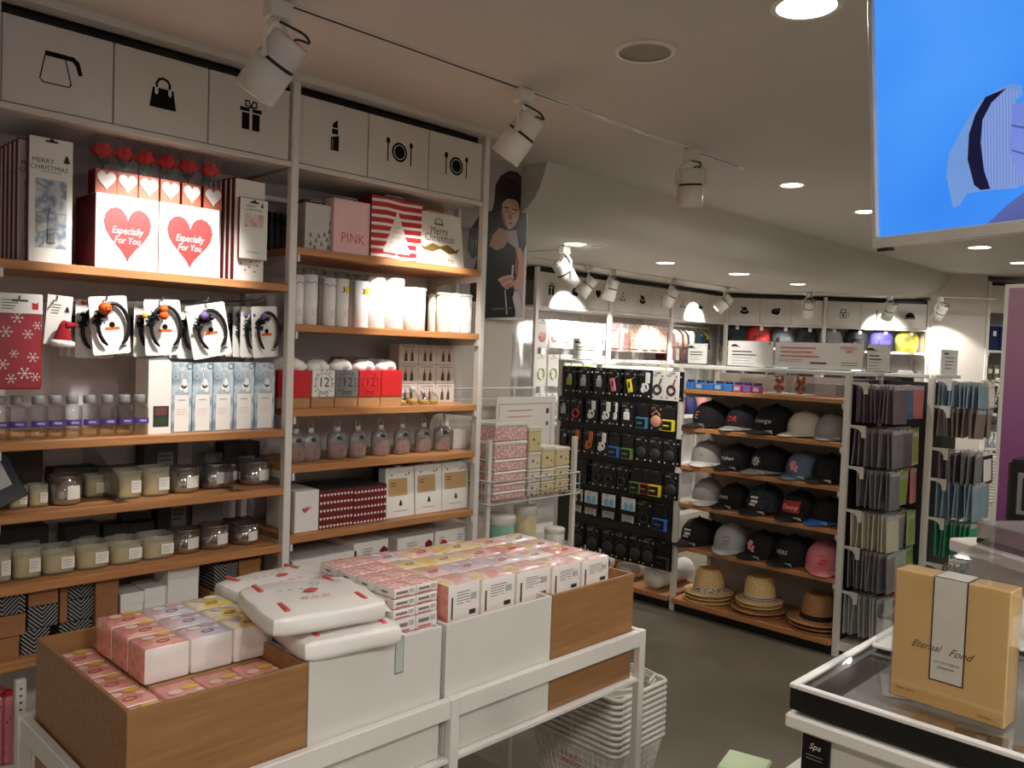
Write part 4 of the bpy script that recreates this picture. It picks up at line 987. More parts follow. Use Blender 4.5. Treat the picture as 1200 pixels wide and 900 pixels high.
# tumblers
uz = 1.568
cup = mat('white_tumbler', (234, 230, 226), .3, vary=.015)
cup_cream = mat('cream_tumbler', (232, 222, 206), .35, vary=.02)
def tumbler(pl, pr, pt, y, label, lid=True, wavy=False, fish=False, m_=cup, scallop=False):
    cx, w = span(pl, pr, 378, y); r = w/2; h = zat((pl+pr)/2, pt, y)-uz
    t = thing('tumbler', label, 'tumbler', (cx, y+r, uz), 0, 'white tumblers on the second shelf')
    hb = h-.024 if lid else h
    MB().lathe([(.0001, .001), (r*.94, .001), (r, .004), (r, hb), (r*.96, hb), (r*.95, hb-.03), (.0001, hb-.03)], m_, 22).build('cup_body', t)
    if lid: MB().lathe([(r*.97, hb), (r*.97, h-.003), (r*.9, h), (.0001, h)], acrylic, 22).build('lid', t)
    m = MB()
    def on(a, z): a = math.radians(-90+a); return ((r+.0007)*math.cos(a), (r+.0007)*math.sin(a), z)
    if wavy:
        for k in range(12):
            a0, a1 = -66+11*k, -55+11*k; z0 = hb*.84+.004*math.sin(k*1.3); z1 = hb*.84+.004*math.sin((k+1)*1.3)
            m.add([on(a0, z0), on(a1, z1), on(a1, z1+.0022), on(a0, z0+.0022)], [(0, 1, 2, 3)], dark_grey)
    if fish:
        yl = mat('fish_yellow', (214, 190, 24), .45)
        for k in range(6):
            a0, a1 = -8+16*k, 8+16*k
            m.add([on(a0, hb*(.70 if k else .74)), on(a1, hb*.70), on(a1, hb*.86), on(a0, hb*(.86 if k else .80))], [(0, 1, 2, 3)], yl)
        m.add([on(-26, hb*.70), on(-8, hb*.73), on(-8, hb*.82), on(-24, hb*.84), on(-16, hb*.77)], [(0, 1, 2, 3, 4)], dark_grey)
    if not fish and not wavy:
        m.add([on(4, hb*.66), on(14, hb*.68), on(12, hb*.8), on(5, hb*.82)], [(0, 1, 2, 3)], light_grey)
    m.add([on(30, hb*.05), on(36, hb*.05), on(36, hb*.38), on(30, hb*.38)], [(0, 1, 2, 3)], light_grey)
    for k in range(3): m.add([on(-16, hb*(.20+.05*k)), on(10, hb*(.20+.05*k)), on(10, hb*(.215+.05*k)), on(-16, hb*(.215+.05*k))], [(0, 1, 2, 3)], light_grey)
    m.build('print', t)
    if scallop: MB().tube([((r+.001)*math.cos(a*PI/10), (r+.001)*math.sin(a*PI/10), h-.006-.003*(a % 2)) for a in range(20)], .003, m_, 5, True).build('scalloped_rim', t)
for a in ((343, 359, 314, 2.66, 'tall white tumbler with ink line, half behind the post', True, True), (359.5, 375, 314, 2.66, 'tall white tumbler with ink line, first clear of the post', True, True), (375, 382, 316, 2.70, 'white tumbler squeezed between two with ink lines', True, True), (382, 396, 318, 2.66, 'tall white tumbler with ink line, next to the yellow fish', True, True),
          (397, 411, 319, 2.66, 'white tumbler with yellow fish print, first of two in front', True, False, True), (409, 422, 321, 2.71, 'shaded tumbler with yellow fish print, set behind', True, False, True), (420, 435, 322, 2.66, 'white tumbler with yellow fish print, second of two in front', True, False, True),
          (436, 456, 325, 2.66, 'wide white tumbler just past the yellow fish', False), (455, 479, 326, 2.65, 'brightly lit widest white tumbler with grey figure', False)): tumbler(*a)
for a in ((479, 505, 337, 2.65, 'brightly lit short white canister with scalloped lid'), (507, 518, 344, 2.72, 'cream canister in the gap behind the bright ones'), (518, 531, 343, 2.67, 'short cream canister with grey rule'), (531, 543, 344, 2.66, 'short white canister second from the shelf end'), (543, 556, 345, 2.66, 'short white canister at the shelf end')):
    tumbler(*a, False, False, False, cup_cream if 'cream' in a[4] else cup, True)
for pl, pr, z1, y, lab in ((532, 562, .15, 2.80, 'pale carton standing behind the short canisters'), (505, 530, .165, 2.87, 'grey carton at the back behind the canisters'), (388, 440, .15, 2.86, 'wide carton at the back behind the fish tumblers')):
    cx, w = span(pl, pr, 360, y)
    t = thing('tumbler_carton', lab, 'box', (cx, y, uz), 0, 'cartons behind the tumblers'); MB().box(-w/2, w/2, 0, .06, 0, z1, light_grey if y < 2.85 else grey, .002).build('carton', t); MB().lines(w*.6, 4, .02, text_grey, (0, -.001, z1*.8)).build('print', t)
# pompom boxes
vz = 1.268
def pom_box(pl, pr, m_, label, y=2.65, twelve=None):
    cx, w = span(pl, pr, 470, y); z0 = .038; h = zat((pl+pr)/2, 434, y)-vz; d = .10
    t = thing('plush_gift_box', label, 'gift box', (cx, y, vz), 0, 'plush topped gift boxes')
    MB().box(-w/2, w/2, .004, d, 0, z0, kraft, .001).build('tray', t)
    MB().box(-w/2, w/2, 0, d, z0, h, m_, .0015).build('sleeve', t)
    f = MB()
    for k in range(4): f.ball((-w*.24+w*.16*k, d*.45+.01*(k % 2), h+.010+.007*(k in (1, 2))), w*.30, fluff, 18, .72, .13)
    f.build('plush_top', t)
    if twelve:
        m = MB(); m.text('12', .05, twelve, (0, -.001, (z0+h)/2+.004)); ring_faces(m, .034, .0355, twelve, (0, -.001, (z0+h)/2+.004)); m.lines(w*.5, 2, .007, twelve, (0, -.001, z0+.02))
        for k in range(14): m.poly(circle(.003, 6, w*.4*math.cos(k*2.4), (z0+h)/2+.05*math.sin(k*2.4)), twelve, (0, -.001, 0))
        m.build('print', t)
    return t
pom_box(326, 364, red, 'red box with white plush top, partly behind the post'); pom_box(365.5, 392, white_card, 'white plush-topped box numbered 12', twelve=dark_grey); pom_box(393, 419.5, grey, 'grey plush-topped box numbered 12', twelve=dark_grey)
pom_box(420.5, 446, red, 'red plush-topped box next to the grey one', twelve=dark_red); pom_box(446.7, 471, red, 'red plush-topped box at the end, beside the small bottles')
for pl, pr, y, h, m_, lab in ((400, 432, 2.84, .185, mat('taupe_carton', (140, 122, 114), .6), 'taupe carton lying behind the plush boxes'), (432, 456, 2.84, .18, white_card, 'white carton lying behind the plush boxes')):
    cx, w = span(pl, pr, 440, y); t = thing('stored_carton', lab, 'box', (cx, y, vz), 0, 'cartons behind the plush boxes'); MB().box(-w/2, w/2, 0, .08, 0, h, m_, .002).build('carton', t); MB().lines(w*.5, 3, .012, text_grey, (0, -.001, h*.85)).build('print', t)
def reed_box(cx, w, z, h, y, label):
    t = thing('diffuser_box', label, 'box', (cx, y, z), 0, 'small boxes printed with bottles')
    MB().box(-w/2, w/2, 0, .07, 0, h, mat('putty_carton', (196, 182, 170), .55), .0015).build('carton', t)
    m = MB(); o = (0, -.001, 0)
    for x in (-w*.16, w*.16): m.poly([(x-w*.09, h*.15), (x+w*.09, h*.15), (x+w*.07, h*.5), (x+w*.025, h*.6), (x+w*.01, h*.8), (x-w*.01, h*.8), (x-w*.025, h*.6), (x-w*.07, h*.5)], mat('bottle_print', (72, 56, 50), .5), o)
    m.rect(-w*.35, w*.35, h*.86, h*.9, text_grey, o); m.build('print', t)
names = ('bottom', 'middle', 'top')
hstack = (zat(500, 404, 2.74)-vz)/3
for r in range(3):
    for c, (pl, pr) in enumerate(((467, 490), (490, 511), (511, 533))):
        cx, w = span(pl, pr, 440, 2.74); reed_box(cx, w*.985, vz+hstack*r, hstack*.985, 2.74, f'small bottle-print box, {names[r]} row of the stack, {ORD[c]} column from the plush boxes')
for k, px in enumerate((474, 486, 498.5, 511)):
    s = (.9, 1.15, .92, .92)[k]; x = X(px, 470, 2.65)
    t = thing('perfume_bottle', f'tiny clear round perfume bottle, {ORD[k]} from the plush boxes', 'bottle', (x, 2.668, vz), 0, 'tiny perfume bottles')
    MB().lathe([(.0001, .001), (.018*s, .001), (.024*s, .012*s), (.024*s, .032*s), (.018*s, .044*s), (.008*s, .048*s)], glass, 14).build('glass_body', t); MB().lathe([(.0001, .004), (.018*s, .005), (.021*s, .014*s), (.021*s, .022*s), (.0001, .022*s)], mat('scent_liquid', (206, 180, 90), .2), 12).build('liquid', t)
    MB().lathe([(.008*s, .048*s), (.011*s, .05*s), (.011*s, .064*s), (.0001, .066*s)], light_grey, 12).build('cap', t)
# scented sachets in clear bags
sz_ = 1.068
sachet_red = mat('sachet_pink', (196, 88, 84), .6, vary=.15)
def sachet(px, label, s=1.0, proto=[None]):
    x = X(px, 535, 2.66)
    if proto[0]: return dup(proto[0], (x, 2.68, sz_), label, rz=math.radians(random.uniform(-14, 14)), scale=(s, s, s))
    t = thing('sachet_jar', label, 'sachet', (x, 2.68, sz_), 0, 'pink sachets in clear bags'); proto[0] = t
    vs = []; n = 18
    m = MB(); prof = [(.026, 0), (.036, .004), (.041, .02), (.042, .07), (.038, .092), (.026, .104), (.012, .106)]
    m.lathe(prof, pouch_film, 18, sy=.55); m.build('clear_bag', t)
    MB().tube([(.036*math.cos(a), -.001, .052+.046*math.sin(a)) for a in [2*PI*k/20 for k in range(20)]], .0035, mat('silver_seam', (150, 140, 132), .35), 6, True).build('seam', t)
    MB().lathe([(.0001, .008), (.028, .009), (.031, .018), (.031, .052), (.026, .06), (.0001, .062)], sachet_red, 14, sy=.5).text('LOVE', .012, dark_red, (0, -.0175, .034)).build('sachet_bag', t)
    MB().lathe([(.009, .104), (.013, .108), (.013, .122), (.0001, .124)], light_grey, 12, sy=.7).build('clip', t)
    MB().tube([(-.007, 0, .120), (-.011, 0, .14), (0, 0, .153), (.011, 0, .14), (.007, 0, .120)], .0016, mat('twine', (196, 172, 130), .8), 5).build('twine_loop', t)
    MB().box(-.009, .009, -.025, -.0235, .075, .088, dark_grey, .001).build('tag', t)
    return t
for k, px in enumerate((349, 367, 398, 422, 449, 474, 499, 521)):
    sachet(px, 'pink sachet in clear bag half behind the post' if k == 0 else f'pink sachet in clear bag, {ORD[k-1]} along the shelf from the post')
cx, w = span(531, 546, 525, 2.70)
t = thing('small_carton', 'small plain white carton at the end of the sachet shelf', 'box', (cx, 2.70, sz_), 0); MB().box(-w/2, w/2, 0, .06, 0, .085, white_card, .002).build('carton', t); MB().box(-w/2-.0006, w/2+.0006, .012, .022, .0, .0855, light_grey).build('tape', t)
# heart boxes and tree bags on the .817 shelf
wz = .817
cx, w = span(345, 373, 622, 2.64); h = zat(360, 575, 2.64)-wz
t = thing('white_gift_box', 'white box with small pink heart beside the red heart boxes', 'gift box', (cx, 2.64, wz), 0); MB().box(-w/2, w/2, 0, .2, 0, h, white_card, .002).build('carton', t); MB().poly(heart(.026, .022), sachet_red, (-w*.08, -.001, h*.52)).poly(heart(.02, .018), pink, (w*.08, -.001, h*.56)).build('heart_print', t)
for k, (pl, pr, pt) in enumerate(((373.5, 413, 573), (413.5, 452, 569))):
    cx, w = span(pl, pr, 618, 2.64); h = zat((pl+pr)/2, pt, 2.64)-wz
    t = thing('heart_pattern_box', f'dark red box patterned with tiny hearts, {("next to the white heart box", "next to the tree bags")[k]}', 'gift box', (cx, 2.64, wz), 0, 'dark red heart boxes')
    MB().box(-w/2, w/2, 0, .2, 0, h*.97, dark_red, .002).build('carton', t)
    m = MB()
    for r in range(5):
        for c in range(10): m.poly([(a, -b if k else b) for a, b in heart(.011, .012, 10)], white_card, (-w*.45+w*.1*c, -.001, h*.06+h*.2*r))
    m.build('heart_print', t)
    MB().box(-w/2, w/2, .003, .197, h*.97, h, dark_grey, .001).build('lid_edge', t)
for k, (pl, pr, pt) in enumerate(((453, 486, 548), (487, 518, 544), (518.5, 549, 541))):
    cx, w = span(pl, pr, 604, 2.65); h = zat((pl+pr)/2, pt, 2.65)-wz
    t = thing('window_gift_bag', f'white bag with kraft window and little tree, {ORD[k]} from the red heart boxes', 'gift bag', (cx, 2.65, wz), 0, 'white bags with kraft windows', (math.radians(-4), 0, 0))
    MB().box(-w/2, w/2, 0, .05, 0, h, white_card, .003).build('bag_body', t)
    m = MB(); m.rect(-w*.42, w*.24 if k < 2 else w*.40, h*.44, h*.78, mat('kraft_window', (196, 160, 110), .6), (0, -.001, 0)); m.lines(w*.2, 2, .01, dark_grey, (-w*.25, -.0016, h*.70)); tree_mark(m, .022, (0, -.001, h*.24)); m.lines(w*.5, 1, .006, text_grey, (0, -.001, h*.14))
    for x, z in ((.30, .86), (.20, .84), (-.3, .85)): m.poly(circle(.004, 8, w*x, h*z), dark_grey, (0, -.001, 0))
    m.build('print', t)
    MB().box(-w*.1, w*.1, .01, .03, h, h+.006, white_card, .002).build('hanger_tab', t)
t = thing('dark_carton_lid', 'dark carton standing behind the tree bags', 'box', (X(475, 560, 2.80), 2.80, wz), 0); MB().box(-.1, .16, 0, .1, 0, .17, dark_grey, .003).build('carton', t); MB().rect(-.05, .1, .06, .12, grey, (0, -.001, 0)).build('label', t)
# white boxes low down
def hex_box(pl, pr, pt, y, d, label, shape, long=False):
    cx, w = span(pl, pr, pt+10, y); z0 = .60; h = zat((pl+pr)/2, pt, y)-z0
    t = thing('white_carton', label, 'box', (cx, y, z0), 0, 'white cartons behind the table goods')
    MB().box(-w/2, w/2, 0, d, 0, h, white_card, .002).build('carton', t)
    m = MB()
    if shape == 'hex': m.poly([(w*.36+.022*math.cos(a*PI/3+PI/6), h*.62+.026*math.sin(a*PI/3+PI/6)) for a in range(6)], dark_red, (0, -.001, 0))
    elif shape == 'disc': m.poly(circle(.02, 18, 0, h*.55), red, (0, -.001, 0))
    m.lines(w*.3, 3, .010, text_grey, (-w*.1, -.001, h*.8)); m.build('print', t)
hex_box(343, 380, 655, 2.66, .2, 'low white carton nearest the post, behind the flat packs', None); hex_box(380, 418, 648, 2.66, .2, 'low white carton second from the post', None)
hex_box(415, 455, 634, 2.66, .22, 'white carton with dark red hexagon, nearer the post', 'hex'); hex_box(466, 508, 628, 2.66, .22, 'white carton with dark red hexagon, farther from the post', 'hex')
hex_box(510, 530, 622, 2.66, .18, 'upright white carton with red disc', 'disc'); hex_box(530, 553, 618, 2.66, .18, 'white carton with small print at the bay end', None)
# ------------------------------------------------------------------ portrait light box on the wall
PY = 2.945
def on_poster(pts, dy=0.0): return [tuple(at(540+x/3, 160+y/3, 'y', PY-dy)) for x, y in pts]
t = thing('portrait_poster', 'tall framed poster of a dark-haired woman looking down at her hands', 'poster', (0, 0, 0))
pl_, pr_ = at(541, 250, 'y', PY).x, at(616.5, 250, 'y', PY).x; pb_, pt_ = at(600, 371, 'y', PY).z, at(616, 196, 'y', PY).z
MB().box(pl_-.02, pr_+.02, PY+.001, 2.969, pb_-.02, pt_+.02, white_metal, .003).build('frame', t)
bgm = patterned('poster_ground', blobs([(168, 160, 160), (186, 178, 176), (150, 142, 146)], 3), .25)
MB().add([(pl_, PY, pb_), (pr_, PY, pb_), (pr_, PY, pt_), (pl_, PY, pt_)], [(0, 1, 2, 3)], bgm).build('print_ground', t)
skin = mat('poster_skin', (178, 132, 116), .3, vary=.08, scale=20); hairm = mat('poster_hair', (38, 28, 30), .3, vary=.3, scale=30); dress = mat('poster_dress', (20, 18, 22), .3, vary=.2)
gown = mat('poster_pale', (196, 190, 192), .3)
m = MB()
def pp(pts, mm, d): 
    q = on_poster(pts, d); m.add(q, [tuple(range(len(q)))[::-1]], mm)
skin_l = mat('poster_skin_lit', (206, 160, 142), .3, vary=.06, scale=20); skin_d = mat('poster_skin_deep', (150, 104, 90), .3); hair_l = mat('poster_hair_sheen', (70, 52, 56), .3, vary=.3, scale=40)
pp([(118, 230), (122, 170), (140, 138), (170, 120), (200, 126), (220, 152), (229, 200), (232, 300), (230, 380), (214, 420), (205, 400), (196, 330), (150, 330), (130, 360), (90, 400), (40, 430), (22, 400), (30, 330), (70, 270), (110, 260)], hairm, .0005)
pp([(150, 140), (180, 128), (205, 140), (219, 175), (224, 220), (212, 180), (190, 150), (165, 146)], hair_l, .0007)
pp([(30, 640), (34, 500), (60, 420), (105, 380), (160, 366), (192, 392), (202, 470), (190, 635)], dress, .0008)
pp([(100, 384), (112, 345), (135, 320), (160, 330), (166, 366), (150, 392), (125, 400)], skin, .0011)
pp([(140, 222), (160, 208), (186, 212), (202, 232), (207, 262), (203, 288), (192, 310), (178, 324), (166, 326), (154, 312), (144, 286), (138, 250)], skin_l, .0012)
pp([(138, 250), (144, 286), (154, 312), (166, 326), (160, 300), (150, 270), (146, 240)], skin_d, .0013)
pp([(134, 250), (138, 216), (160, 200), (190, 206), (206, 236), (190, 222), (164, 218), (148, 232), (142, 262)], hairm, .0014)
pp([(152, 246), (170, 250), (168, 254), (152, 251)], hairm, .0016); pp([(182, 254), (200, 258), (198, 262), (182, 258)], hairm, .0016)
pp([(154, 260), (170, 264), (166, 268), (156, 266)], skin_d, .0016); pp([(182, 267), (197, 271), (192, 275), (183, 272)], skin_d, .0016)
pp([(172, 262), (180, 286), (176, 292), (168, 290)], skin_d, .0015); pp([(164, 300), (174, 303), (184, 302), (175, 311)], mat('poster_lip', (150, 70, 70), .3), .0016)
pp([(196, 385), (214, 396), (224, 450), (222, 500), (206, 536), (190, 542), (182, 520), (196, 498), (202, 460)], skin_l, .0012)
pp([(196, 400), (204, 440), (202, 480), (196, 498), (190, 470)], skin_d, .0013)
for k in range(4): pp([(128+7*k, 504+9*k), (146+6*k, 492+8*k), (176, 486+9*k), (192, 498+9*k), (176, 500+10*k), (140+7*k, 512+9*k)], (skin_l, skin)[k % 2], .0014+.0001*k)
pp([(180, 452), (187, 450), (184, 492), (177, 494)], gown, .0019)
pp([(190, 540), (204, 556), (216, 610), (218, 632), (196, 632), (182, 566)], gown, .001)
pp([(154, 540), (157, 540), (164, 625), (160, 625)], gown, .0016)
pp([(110, 604), (180, 600), (180, 606), (110, 610)], mat('poster_caption', (90, 86, 90), .4), .0017)
m.build('portrait_print', t)

# ------------------------------------------------------------------ wire stand with lidded boxes
RX0 = at(566, 560, 'y', 2.62).x; RX1 = at(669, 580, 'y', 2.62).x
RY0, RY1 = 2.60, 2.90
t = thing('wire_stand', 'white wire display stand by the wall, holding pink and yellow lidded boxes', 'stand', (0, 0, 0))
rw = white_metal
m = MB()
ztop = at(610, 455, 'y', RY1-.02).z
for x, y, z1 in ((RX0+.012, RY0, at(580, 515, 'y', RY0).z), (RX1-.01, RY0, at(665, 512, 'y', RY0).z), (RX0+.012, RY1-.01, ztop), (RX1-.01, RY1-.01, ztop)):
    MB().box(x-.011, x+.011, y-.011, y+.011, 0, z1, rw, .002).build('post', t)
bz_ = at(620, 586, 'y', RY0-.03).z
for z, nm in ((bz_, 'basket'), (.42, 'basket'), (.12, 'basket')):
    b = MB()
    for zz in (z, z+.045, z+.10):
        pts = [(RX0, RY0-.03, zz), (RX1, RY0-.03, zz), (RX1, RY1, zz), (RX0, RY1, zz)]
        b.tube(pts, .004 if zz != z+.045 else .002, rw, 5, True)
    n = 12
    for k in range(n+1):
        x = RX0+(RX1-RX0)*k/n; b.tube([(x, RY0-.03, z+.10), (x, RY0-.03, z), (x, RY1, z)], .0018, rw, 4)
    for k in range(6):
        y = RY0-.03+(RY1-RY0+.03)*k/6; b.tube([(RX0, y, z+.10), (RX0, y, z), (RX1, y, z), (RX1, y, z+.10)], .0018, rw, 4)
    b.build('basket', t)
MB().tube([(RX0+.012, RY1-.01, ztop), (RX1-.01, RY1-.01, ztop)], .006, rw).tube([(RX0+.012, RY1-.01, ztop-.05), (RX1-.01, RY1-.01, ztop-.05)], .004, rw).build('top_rail', t)
s0, s1 = at(579, 520, 'y', RY1-.03), at(650, 464, 'y', RY1-.03)
t = thing('notice_board', 'white notice card with faint red lines on the wire stand', 'sign', ((s0.x+s1.x)/2, RY1-.035, s0.z-.03), 0)
w, h = s1.x-s0.x, s1.z-s0.z+.03
MB().box(-w/2, w/2, -.004, .004, 0, h, white_card, .001).build('panel', t)
m = MB(); ring = [(-w*.46, h*.04), (w*.42, h*.04), (w*.42, h*.86), (-w*.46, h*.86)]
for (a, b), (c, d) in zip(ring, ring[1:]+ring[:1]): m.rect(min(a, c)-.0015, max(a, c)+.0015, min(b, d)-.0015, max(b, d)+.0015, grey, (0, -.0046, 0))
m.lines(w*.45, 3, .03, sachet_red, (-w*.1, -.0048, h*.74), h=.12); m.poly([(.035*math.cos(PI*k/10)-w*.1, .025*math.sin(PI*k/10)+h*.30) for k in range(11)], dark_grey, (0, -.0048, 0)); m.rect(w*.33, w*.38, h*.66, h*.76, dark_red, (0, -.0048, 0)); m.rect(w*.33, w*.38, h*.42, h*.5, grey, (0, -.0048, 0))
m.build('print', t)
pk_pat = patterned('print_rose_lace', lambda nt, co: (lambda v: (nt.links.new(co, v.inputs['Vector']), v.inputs.__getitem__('Scale').__setattr__('default_value', 75), setattr(v, 'feature', 'F1'), ramp(nt, v.outputs['Distance'], [(0, (226, 196, 192)), (.42, (214, 150, 148)), (.7, (236, 216, 210))]))[3])(nt.nodes.new('ShaderNodeTexVoronoi')), .5)
ylw = mat('pale_yellow_tub', (216, 200, 154), .5, vary=.05, scale=30); cream = mat('cream_tub', (222, 212, 196), .5, vary=.04, scale=30)
def lid_box(pl, pr, pb, pt, y, m_, label, d=.17, lid=white_plastic, n_fig=1, grp='lidded storage boxes on the wire stand', z0=None):
    a, b = at(pl, pb, 'y', y), at(pr, pb, 'y', y); top = at((pl+pr)/2, pt, 'y', y).z; base = z0 if z0 is not None else at((pl+pr)/2, pb, 'y', y).z
    w = b.x-a.x; h = top-base
    t = thing('storage_box', label, 'box', ((a.x+b.x)/2, y, base), 0, grp)
    MB().box(-w/2+.002, w/2-.002, .002, d, 0, h*.8, m_, .006).build('box_body', t)
    MB().box(-w/2, w/2, 0, d+.002, h*.78, h-.001, lid, .004).build('lid', t)
    if n_fig:
        m = MB()
        for k in range(n_fig): m.poly(circle(.008, 8, -w*.3+w*.6*(k+.5)/n_fig, h*.42), mat('brown_figure', (96, 66, 44), .6), (0, .0012, 0))
        m.build('print', t)
    return t
zb = bz_+.006
# pink stack: two slim ones inside the basket, slim, then three tall
yy = 2.60
lev = [590, 575, 566, 552, 538, 517, 495]
zl = [at(598, v, 'y', yy).z for v in lev]; zl[0] = zb
for k in range(6):
    a, b = at(579, 560, 'y', yy), at(617.5, 560, 'y', yy)
    t = thing('storage_box', f'pink lace-print lidded box, {ORD[k]} from the bottom of its stack', 'box', ((a.x+b.x)/2, yy-.0, zl[k]), 0, 'pink lidded boxes on the wire stand')
    w, h = (b.x-a.x)*.99, zl[k+1]-zl[k]-.0015
    MB().box(-w/2+.003, w/2-.003, .003, .17, 0, h*.82, pk_pat, .005).build('box_body', t)
    MB().box(-w/2, w/2, 0, .174, h*.78, h, white_plastic, .004).build('lid', t)
for c, (pl, pr, tops, cols) in enumerate(((619, 634, (590, 577, 566, 550, 530, 500), (cream, cream, cream, cream, ylw)), (635, 650.5, (588, 576, 564, 549, 523), (ylw, ylw, cream, ylw)), (651, 667.5, (585, 572, 561, 546, 524), (ylw, ylw, ylw, ylw)))):
    zz = [at((pl+pr)/2, v, 'y', yy).z for v in tops]; zz[0] = zb
    for k in range(len(tops)-1):
        a, b = at(pl, 560, 'y', yy), at(pr, 560, 'y', yy); w, h = (b.x-a.x), zz[k+1]-zz[k]-.0015
        t = thing('storage_box', f'yellowish lidded box, {ORD[k]} from the bottom in the {ORD[c]} column beside the pink stack', 'box', ((a.x+b.x)/2, yy, zz[k]), 0, 'yellow lidded boxes on the wire stand')
        MB().box(-w/2+.002, w/2-.002, .002, .17, 0, h*.82, cols[k], .005).build('box_body', t); MB().box(-w/2, w/2, 0, .172, h*.80, h, cream, .003).build('lid', t)
        MB().poly(circle(.007, 8, -w*.15, h*.5), MATS['brown_figure'] if 'brown_figure' in MATS else mat('brown_figure', (96, 66, 44), .6), (0, .0012, 0)).poly(circle(.005, 8, w*.2, h*.35), MATS['brown_figure'], (0, .0012, 0)).build('print', t)
a = at(632, 508, 'y', 2.70); b = at(650, 501, 'y', 2.70)
# tubs lower down
mint = mat('mint_tub', (122, 176, 150), .45); white_tub = white_plastic
def tub(px, r, z0, h, y, m_, label, lid):
    p = at(px, 620, 'y', y)
    t = thing('round_tub', label, 'tub', (p.x, y+r, z0), 0, 'round tubs on the wire stand')
    MB().lathe([(.0001, 0), (r*.92, 0), (r, .01), (r, h*.78), (.0001, h*.78)], m_, 20).build('tub_body', t)
    MB().lathe([(r*.98, h*.74), (r*1.04, h*.76), (r*1.04, h*.95), (r, h), (.0001, h)], lid, 20).build('lid', t)
dz = .426
zt_ = at(600, 612, 'y', 2.62).z; zm = (dz+zt_)/2+.02
tub(599, .062, dz, zm-dz, 2.60, white_tub, 'white tub under the mint tub, front of the wire stand', white_tub); tub(599, .062, zm+.001, zt_+.03-zm, 2.60, mint, 'mint tub with pale lid, front of the wire stand', white_tub)
zy = (at(625, 594, 'y', 2.66).z-dz)/2
tub(625, .055, dz, zy-.001, 2.66, cream, 'cream tub under the yellow tub', ylw); tub(625, .055, dz+zy, zy, 2.66, ylw, 'yellow tub with white lid beside the mint tub', white_tub)
tub(642, .045, dz, .13, 2.60, mat('green_tub', (96, 168, 120), .45), 'small green tub on the wire stand', white_tub); tub(659, .05, dz, .12, 2.66, white_tub, 'plain white tub lower of two at the stand end', white_tub); tub(659, .05, dz+.122, .09, 2.66, white_tub, 'plain white tub upper of two at the stand end', white_tub)

# ------------------------------------------------------------------ island gondola, front face on x = 4.22
GX = 4.22; GA, GB, GC = 3.68, 2.74, 1.755; GH = 1.435; GRZ = -PI/2
def G(y, d=0.0, z=0.0): return Vector((GX+d, y, z))      # d into the island
t = thing('island_gondola', 'white double-bay island display with black peg packs on one bay and caps on the other', 'display stand', (GX, GC, 0), 0)
for y in (GA-GC, GB-GC, 0.0):
    m = MB().box(0, .03, y-.015, y+.015, 0, GH, white_metal, .002)
    m.build('post', t)
    MB().box(.40, .43, y-.015, y+.015, 0, GH, white_metal, .002).build('rear_post', t)
MB().box(0, .030, -.02, GA-GC+.02, GH, GH+.022, white_metal, .003).box(.40, .43, -.02, GA-GC+.02, GH, GH+.022, white_metal, .003).box(.030, .40, -.02, .008, GH, GH+.022, white_metal, .002).box(.030, .40, GB-GC-.014, GB-GC+.014, GH, GH+.022, white_metal, .002).box(.030, .40, GA-GC-.008, GA-GC+.02, GH, GH+.022, white_metal, .002).build('top_rail', t)
MB().box(.0305, .3995, .008, GB-GC-.014, GH+.016, GH+.0215, glass).box(.0305, .3995, GB-GC+.014, GA-GC-.008, GH+.016, GH+.0215, glass).build('glass_top', t)
gback = mat('gondola_panel', (178, 172, 166), .6, vary=.03)
MB().box(.41, .42, .015, GB-GC-.015, .08, GH-.02, gback).build('back_panel', t)
MB().box(.012, .022, GB-GC+.016, GA-GC-.016, .26, GH-.02, mat('pegboard', (44, 42, 42), .5)).build('pegboard', t)
GSH = (1.316, 1.093, .868, .645, .393)
for z in GSH:
    MB().box(.002, .405, .016, GB-GC-.016, z-.024, z, shelf_wood, .002).build('shelf', t)
    for y in (.020, GB-GC-.020):
        b = bracket_mb(0, 0, .39); b.move(Matrix(((0, 1, 0, 0), (1, 0, 0, y), (0, 0, 1, z-.024), (0, 0, 0, 1)))); b.build('bracket', t)
for y0, y1 in ((.016, GB-GC-.016), (GB-GC+.016, GA-GC-.016)):
    MB().box(-.03, .405, y0, y1, .055, .085, shelf_wood, .002).build('deck', t)
    MB().box(.01, .40, y0, y1, 0, .05, black_metal).build('plinth', t)
# price strip cards along the top rail
m = MB()
for k in range(9): m.box(-.0015, 0, GB-GC+.04+.1*k, GB-GC+.10+.1*k, GH+.004, GH+.018, label_paper).rect(-(GB-GC+.08+.1*k), -(GB-GC+.05+.1*k), GH+.009, GH+.013, grey, (-.002, 0, 0), (Vector((0, -1, 0)), Vector((0, 0, 1))))
m.build('price_strip', t)
